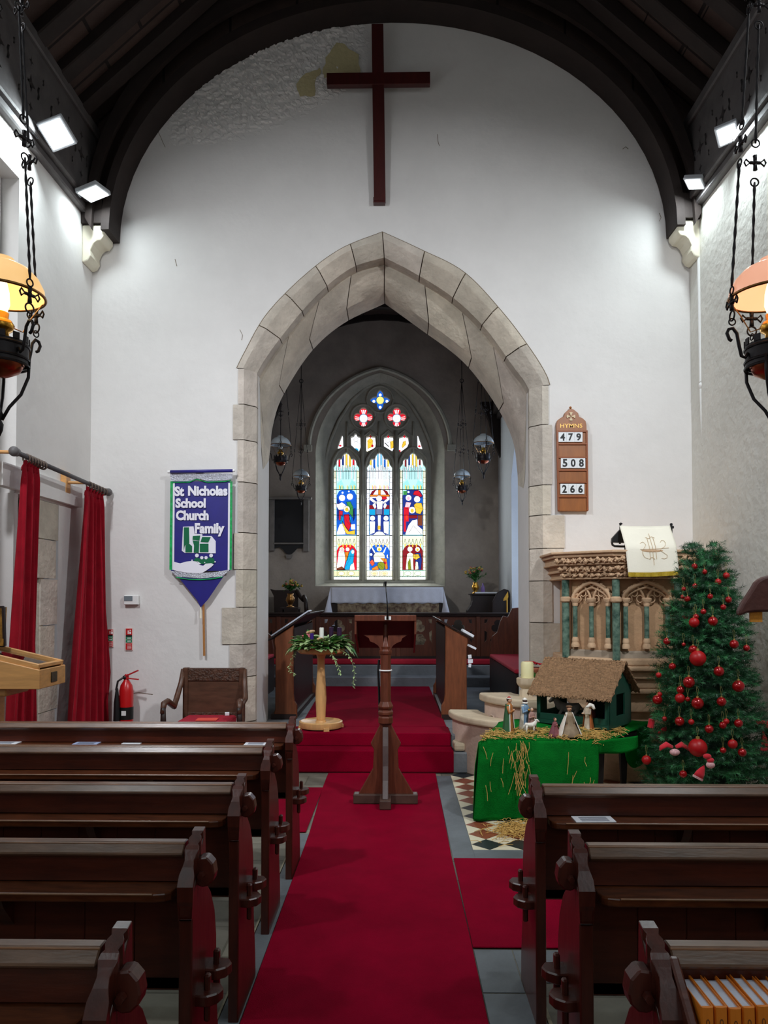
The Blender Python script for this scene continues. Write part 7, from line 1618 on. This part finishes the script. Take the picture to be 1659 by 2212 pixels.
fig(1199, 1590, 1550, 40, (136, 74, 78), (120, 62, 70), 'small kneeling figurine in maroon cloak, back of the group', kneel=True, hair=(110, 60, 50))
fig(1230, 1604, 1538, 10, (150, 130, 104), (232, 222, 206), 'kneeling king figurine in grey robe and spread white cloak, front centre', kneel=True, hat='flat', white_trim=True, arms='down', hair=(90, 66, 50))
fig(1270, 1576, 1512, -55, (226, 208, 184), (176, 98, 50), 'shepherd figurine in orange-brown cloak carrying a white lamb on his shoulders', hair=(150, 110, 80), arms='reach')
# the lamb over the shoulders
c = P(1277, 1527, 5.48); m = MB(); m.tube([c+Vector((-.022, -.01, .006)), c+Vector((-.005, .015, .012)), c+Vector((.014, .012, .004)), c+Vector((.02, -.008, -.014))], [.010, .015, .015, .009], 10); m.ball(c+Vector((-.030, -.016, .004)), .010, (1.2, .8, .9))
tag(m.build('carried_lamb', mat('fleece', S(238, 232, 220), .9, bump=.4, bscale=90), smooth=True), 'white lamb lying across the shoulders of the orange-cloaked shepherd', 'figurine')
# inside the stable: mary, joseph, ox, manger
def inst(u, v, z_=.03): return cst+rotm @ Vector((u, v, z_))
figure(inst(.03, .06), R(-30), .20, (120, 52, 52), (96, 44, 44), 'dark red robed figurine standing inside the stable', hair=(60, 40, 34))
figure(inst(.15, .08), R(-60), .17, (40, 60, 100), (36, 56, 96), 'dark blue robed figurine at the right inside the stable', hair=(50, 50, 80))
def animal(loc, rz, sc, mm, label, horns=False, lying=False, name='animal_figure'):
    root = empty(name, (0, 0, 0), label, 'figurine'); m = MB(); leg = .35*sc if not lying else .12*sc; zc_ = leg+.16*sc
    m.tube([(-.36*sc, 0, zc_), (-.30*sc, 0, zc_+.04*sc), (-.1*sc, 0, zc_), (.12*sc, 0, zc_-.01*sc), (.28*sc, 0, zc_+.04*sc), (.40*sc, 0, zc_+.18*sc), (.46*sc, 0, zc_+.28*sc)], [.06*sc, .13*sc, .15*sc, .16*sc, .15*sc, .10*sc, .07*sc], 14)
    m.tube([(.42*sc, 0, zc_+.28*sc), (.50*sc, 0, zc_+.27*sc), (.60*sc, 0, zc_+.19*sc), (.64*sc, 0, zc_+.16*sc)], [.07*sc, .085*sc, .055*sc, .04*sc], 10)
    for x, y in ((-.26, -.08), (-.26, .08), (.2, -.08), (.2, .08)):
        if lying: m.tube([(x*sc, y*sc*1.4, zc_-.05*sc), ((x+.12)*sc, y*sc*2, .04*sc), ((x-.02)*sc, y*sc*2.2, .03*sc)], [.06*sc, .04*sc, .03*sc], 8)
        else: m.tube([(x*sc, y*sc, zc_), ((x+(.03 if x > 0 else -.03))*sc, y*sc, leg*.55), ((x+(.0 if x > 0 else .01))*sc, y*sc, leg*.3), (x*sc, y*sc, 0)], [.07*sc, .042*sc, .03*sc, .032*sc], 8)
    m.tube([(-.38*sc, 0, zc_+.03*sc), (-.44*sc, 0, zc_-.06*sc), (-.44*sc, 0, zc_-.16*sc)], [.03*sc, .02*sc, .012*sc], 6); m.build('body', mm, root, smooth=True)
    m = MB()
    for q in (-1, 1): m.tube([(.44*sc, q*.06*sc, zc_+.32*sc), (.40*sc, q*.13*sc, zc_+.33*sc), (.38*sc, q*.17*sc, zc_+.30*sc)], [.02*sc, .03*sc, .01*sc], 6)
    m.build('ears', mm, root, smooth=True)
    if horns:
        m = MB()
        for q in (-1, 1): m.tube([(.44*sc, q*.05*sc, zc_+.36*sc), (.42*sc, q*.16*sc, zc_+.42*sc), (.48*sc, q*.20*sc, zc_+.50*sc)], [.018*sc, .014*sc, .004*sc], 6)
        m.build('horns', paper, root, smooth=True)
    placed(root, loc, rz); return root
animal(inst(-.13, .02), R(-200), .24, mat('grey_hide', S(168, 160, 152), .8, var=.2, vscale=40), 'grey lying ox figurine inside the left half of the stable', True, True)
v_ = P(1146, 1586, 5.40); animal(Vector((v_.x, 5.42, .585)), R(20), .115, MATS['fleece'], 'small white standing lamb figurine in front of the seated shepherd')
straw = mat('straw', S(206, 166, 92), .8, var=.35, vscale=40)
def straws(name, pts_fn, n, label, seed=1, rad_=.0021, cat='straw'):
    r_ = random.Random(seed); m = MB()
    for _ in range(n): a, b, c__ = pts_fn(r_); m.tube([a, b, c__], rad_, 3)
    o = m.build(name, straw, fix=False); tag(o, label, cat, None, 'stuff')
def st_top(r_):
    while True:
        u, v = r_.uniform(.02, 1.0), r_.uniform(-.02, .55)
        if not (u < .5 and v > .4): break
    p = ctop(u, max(0, v)); p.z += r_.uniform(.004, .035); t = r_.uniform(0, 6.28); L_ = r_.uniform(.03, .08); d = Vector((math.cos(t), math.sin(t), r_.uniform(-.25, .35)))*L_; return p-d*.5, p+Vector((0, 0, .005)), p+d*.5
straws('straw_bedding', st_top, 900, 'loose golden straw scattered over the nativity table top', 3)
def st_fall(r_):
    u = r_.choice((r_.gauss(.30, .03), r_.gauss(.30, .04), r_.uniform(.02, 1))); v = r_.uniform(0, .6)**1.2; p = cfall(min(.99, max(.01, u)), v)+Vector((0, -.02, 0)); L_ = r_.uniform(.05, .16); d = Vector((r_.uniform(-.4, .4), -.02, -1)).normalized()*L_; q = p+d; q.z = max(q.z, .03); return p, (p+q)/2+Vector((r_.uniform(-.01, .01), 0, 0)), q
straws('hanging_straw', st_fall, 60, 'long straw stalks dangling down the front of the green cloth', 4)
def st_fl(r_):
    a = r_.gauss(.80, .10); b = r_.gauss(5.05, .09); p = Vector((a, b, r_.uniform(.006, .05)*max(0, 1-abs(a-.8)*3))); p.z = max(p.z, .007); t = r_.uniform(0, 6.28); L_ = r_.uniform(.04, .10); d = Vector((math.cos(t), math.sin(t), r_.uniform(-.1, .1)))*L_; a1, b1 = p-d*.5, p+d*.5; a1.z = max(.007, a1.z); b1.z = max(.007, b1.z); return a1, p+Vector((0, 0, .008)), b1
straws('straw_pile', st_fl, 420, 'heap of straw fallen on the tiles below the green cloth', 5)
m = MB(); m.tube(catmull([P(1371, 1567, 5.88), P(1382, 1590, 5.9), P(1400, 1606, 5.9), P(1420, 1612, 5.85)], 12), .006, 6); tag(m.build('power_cable', white, smooth=True), 'white power cable running from the stable towards the tree', 'cable')
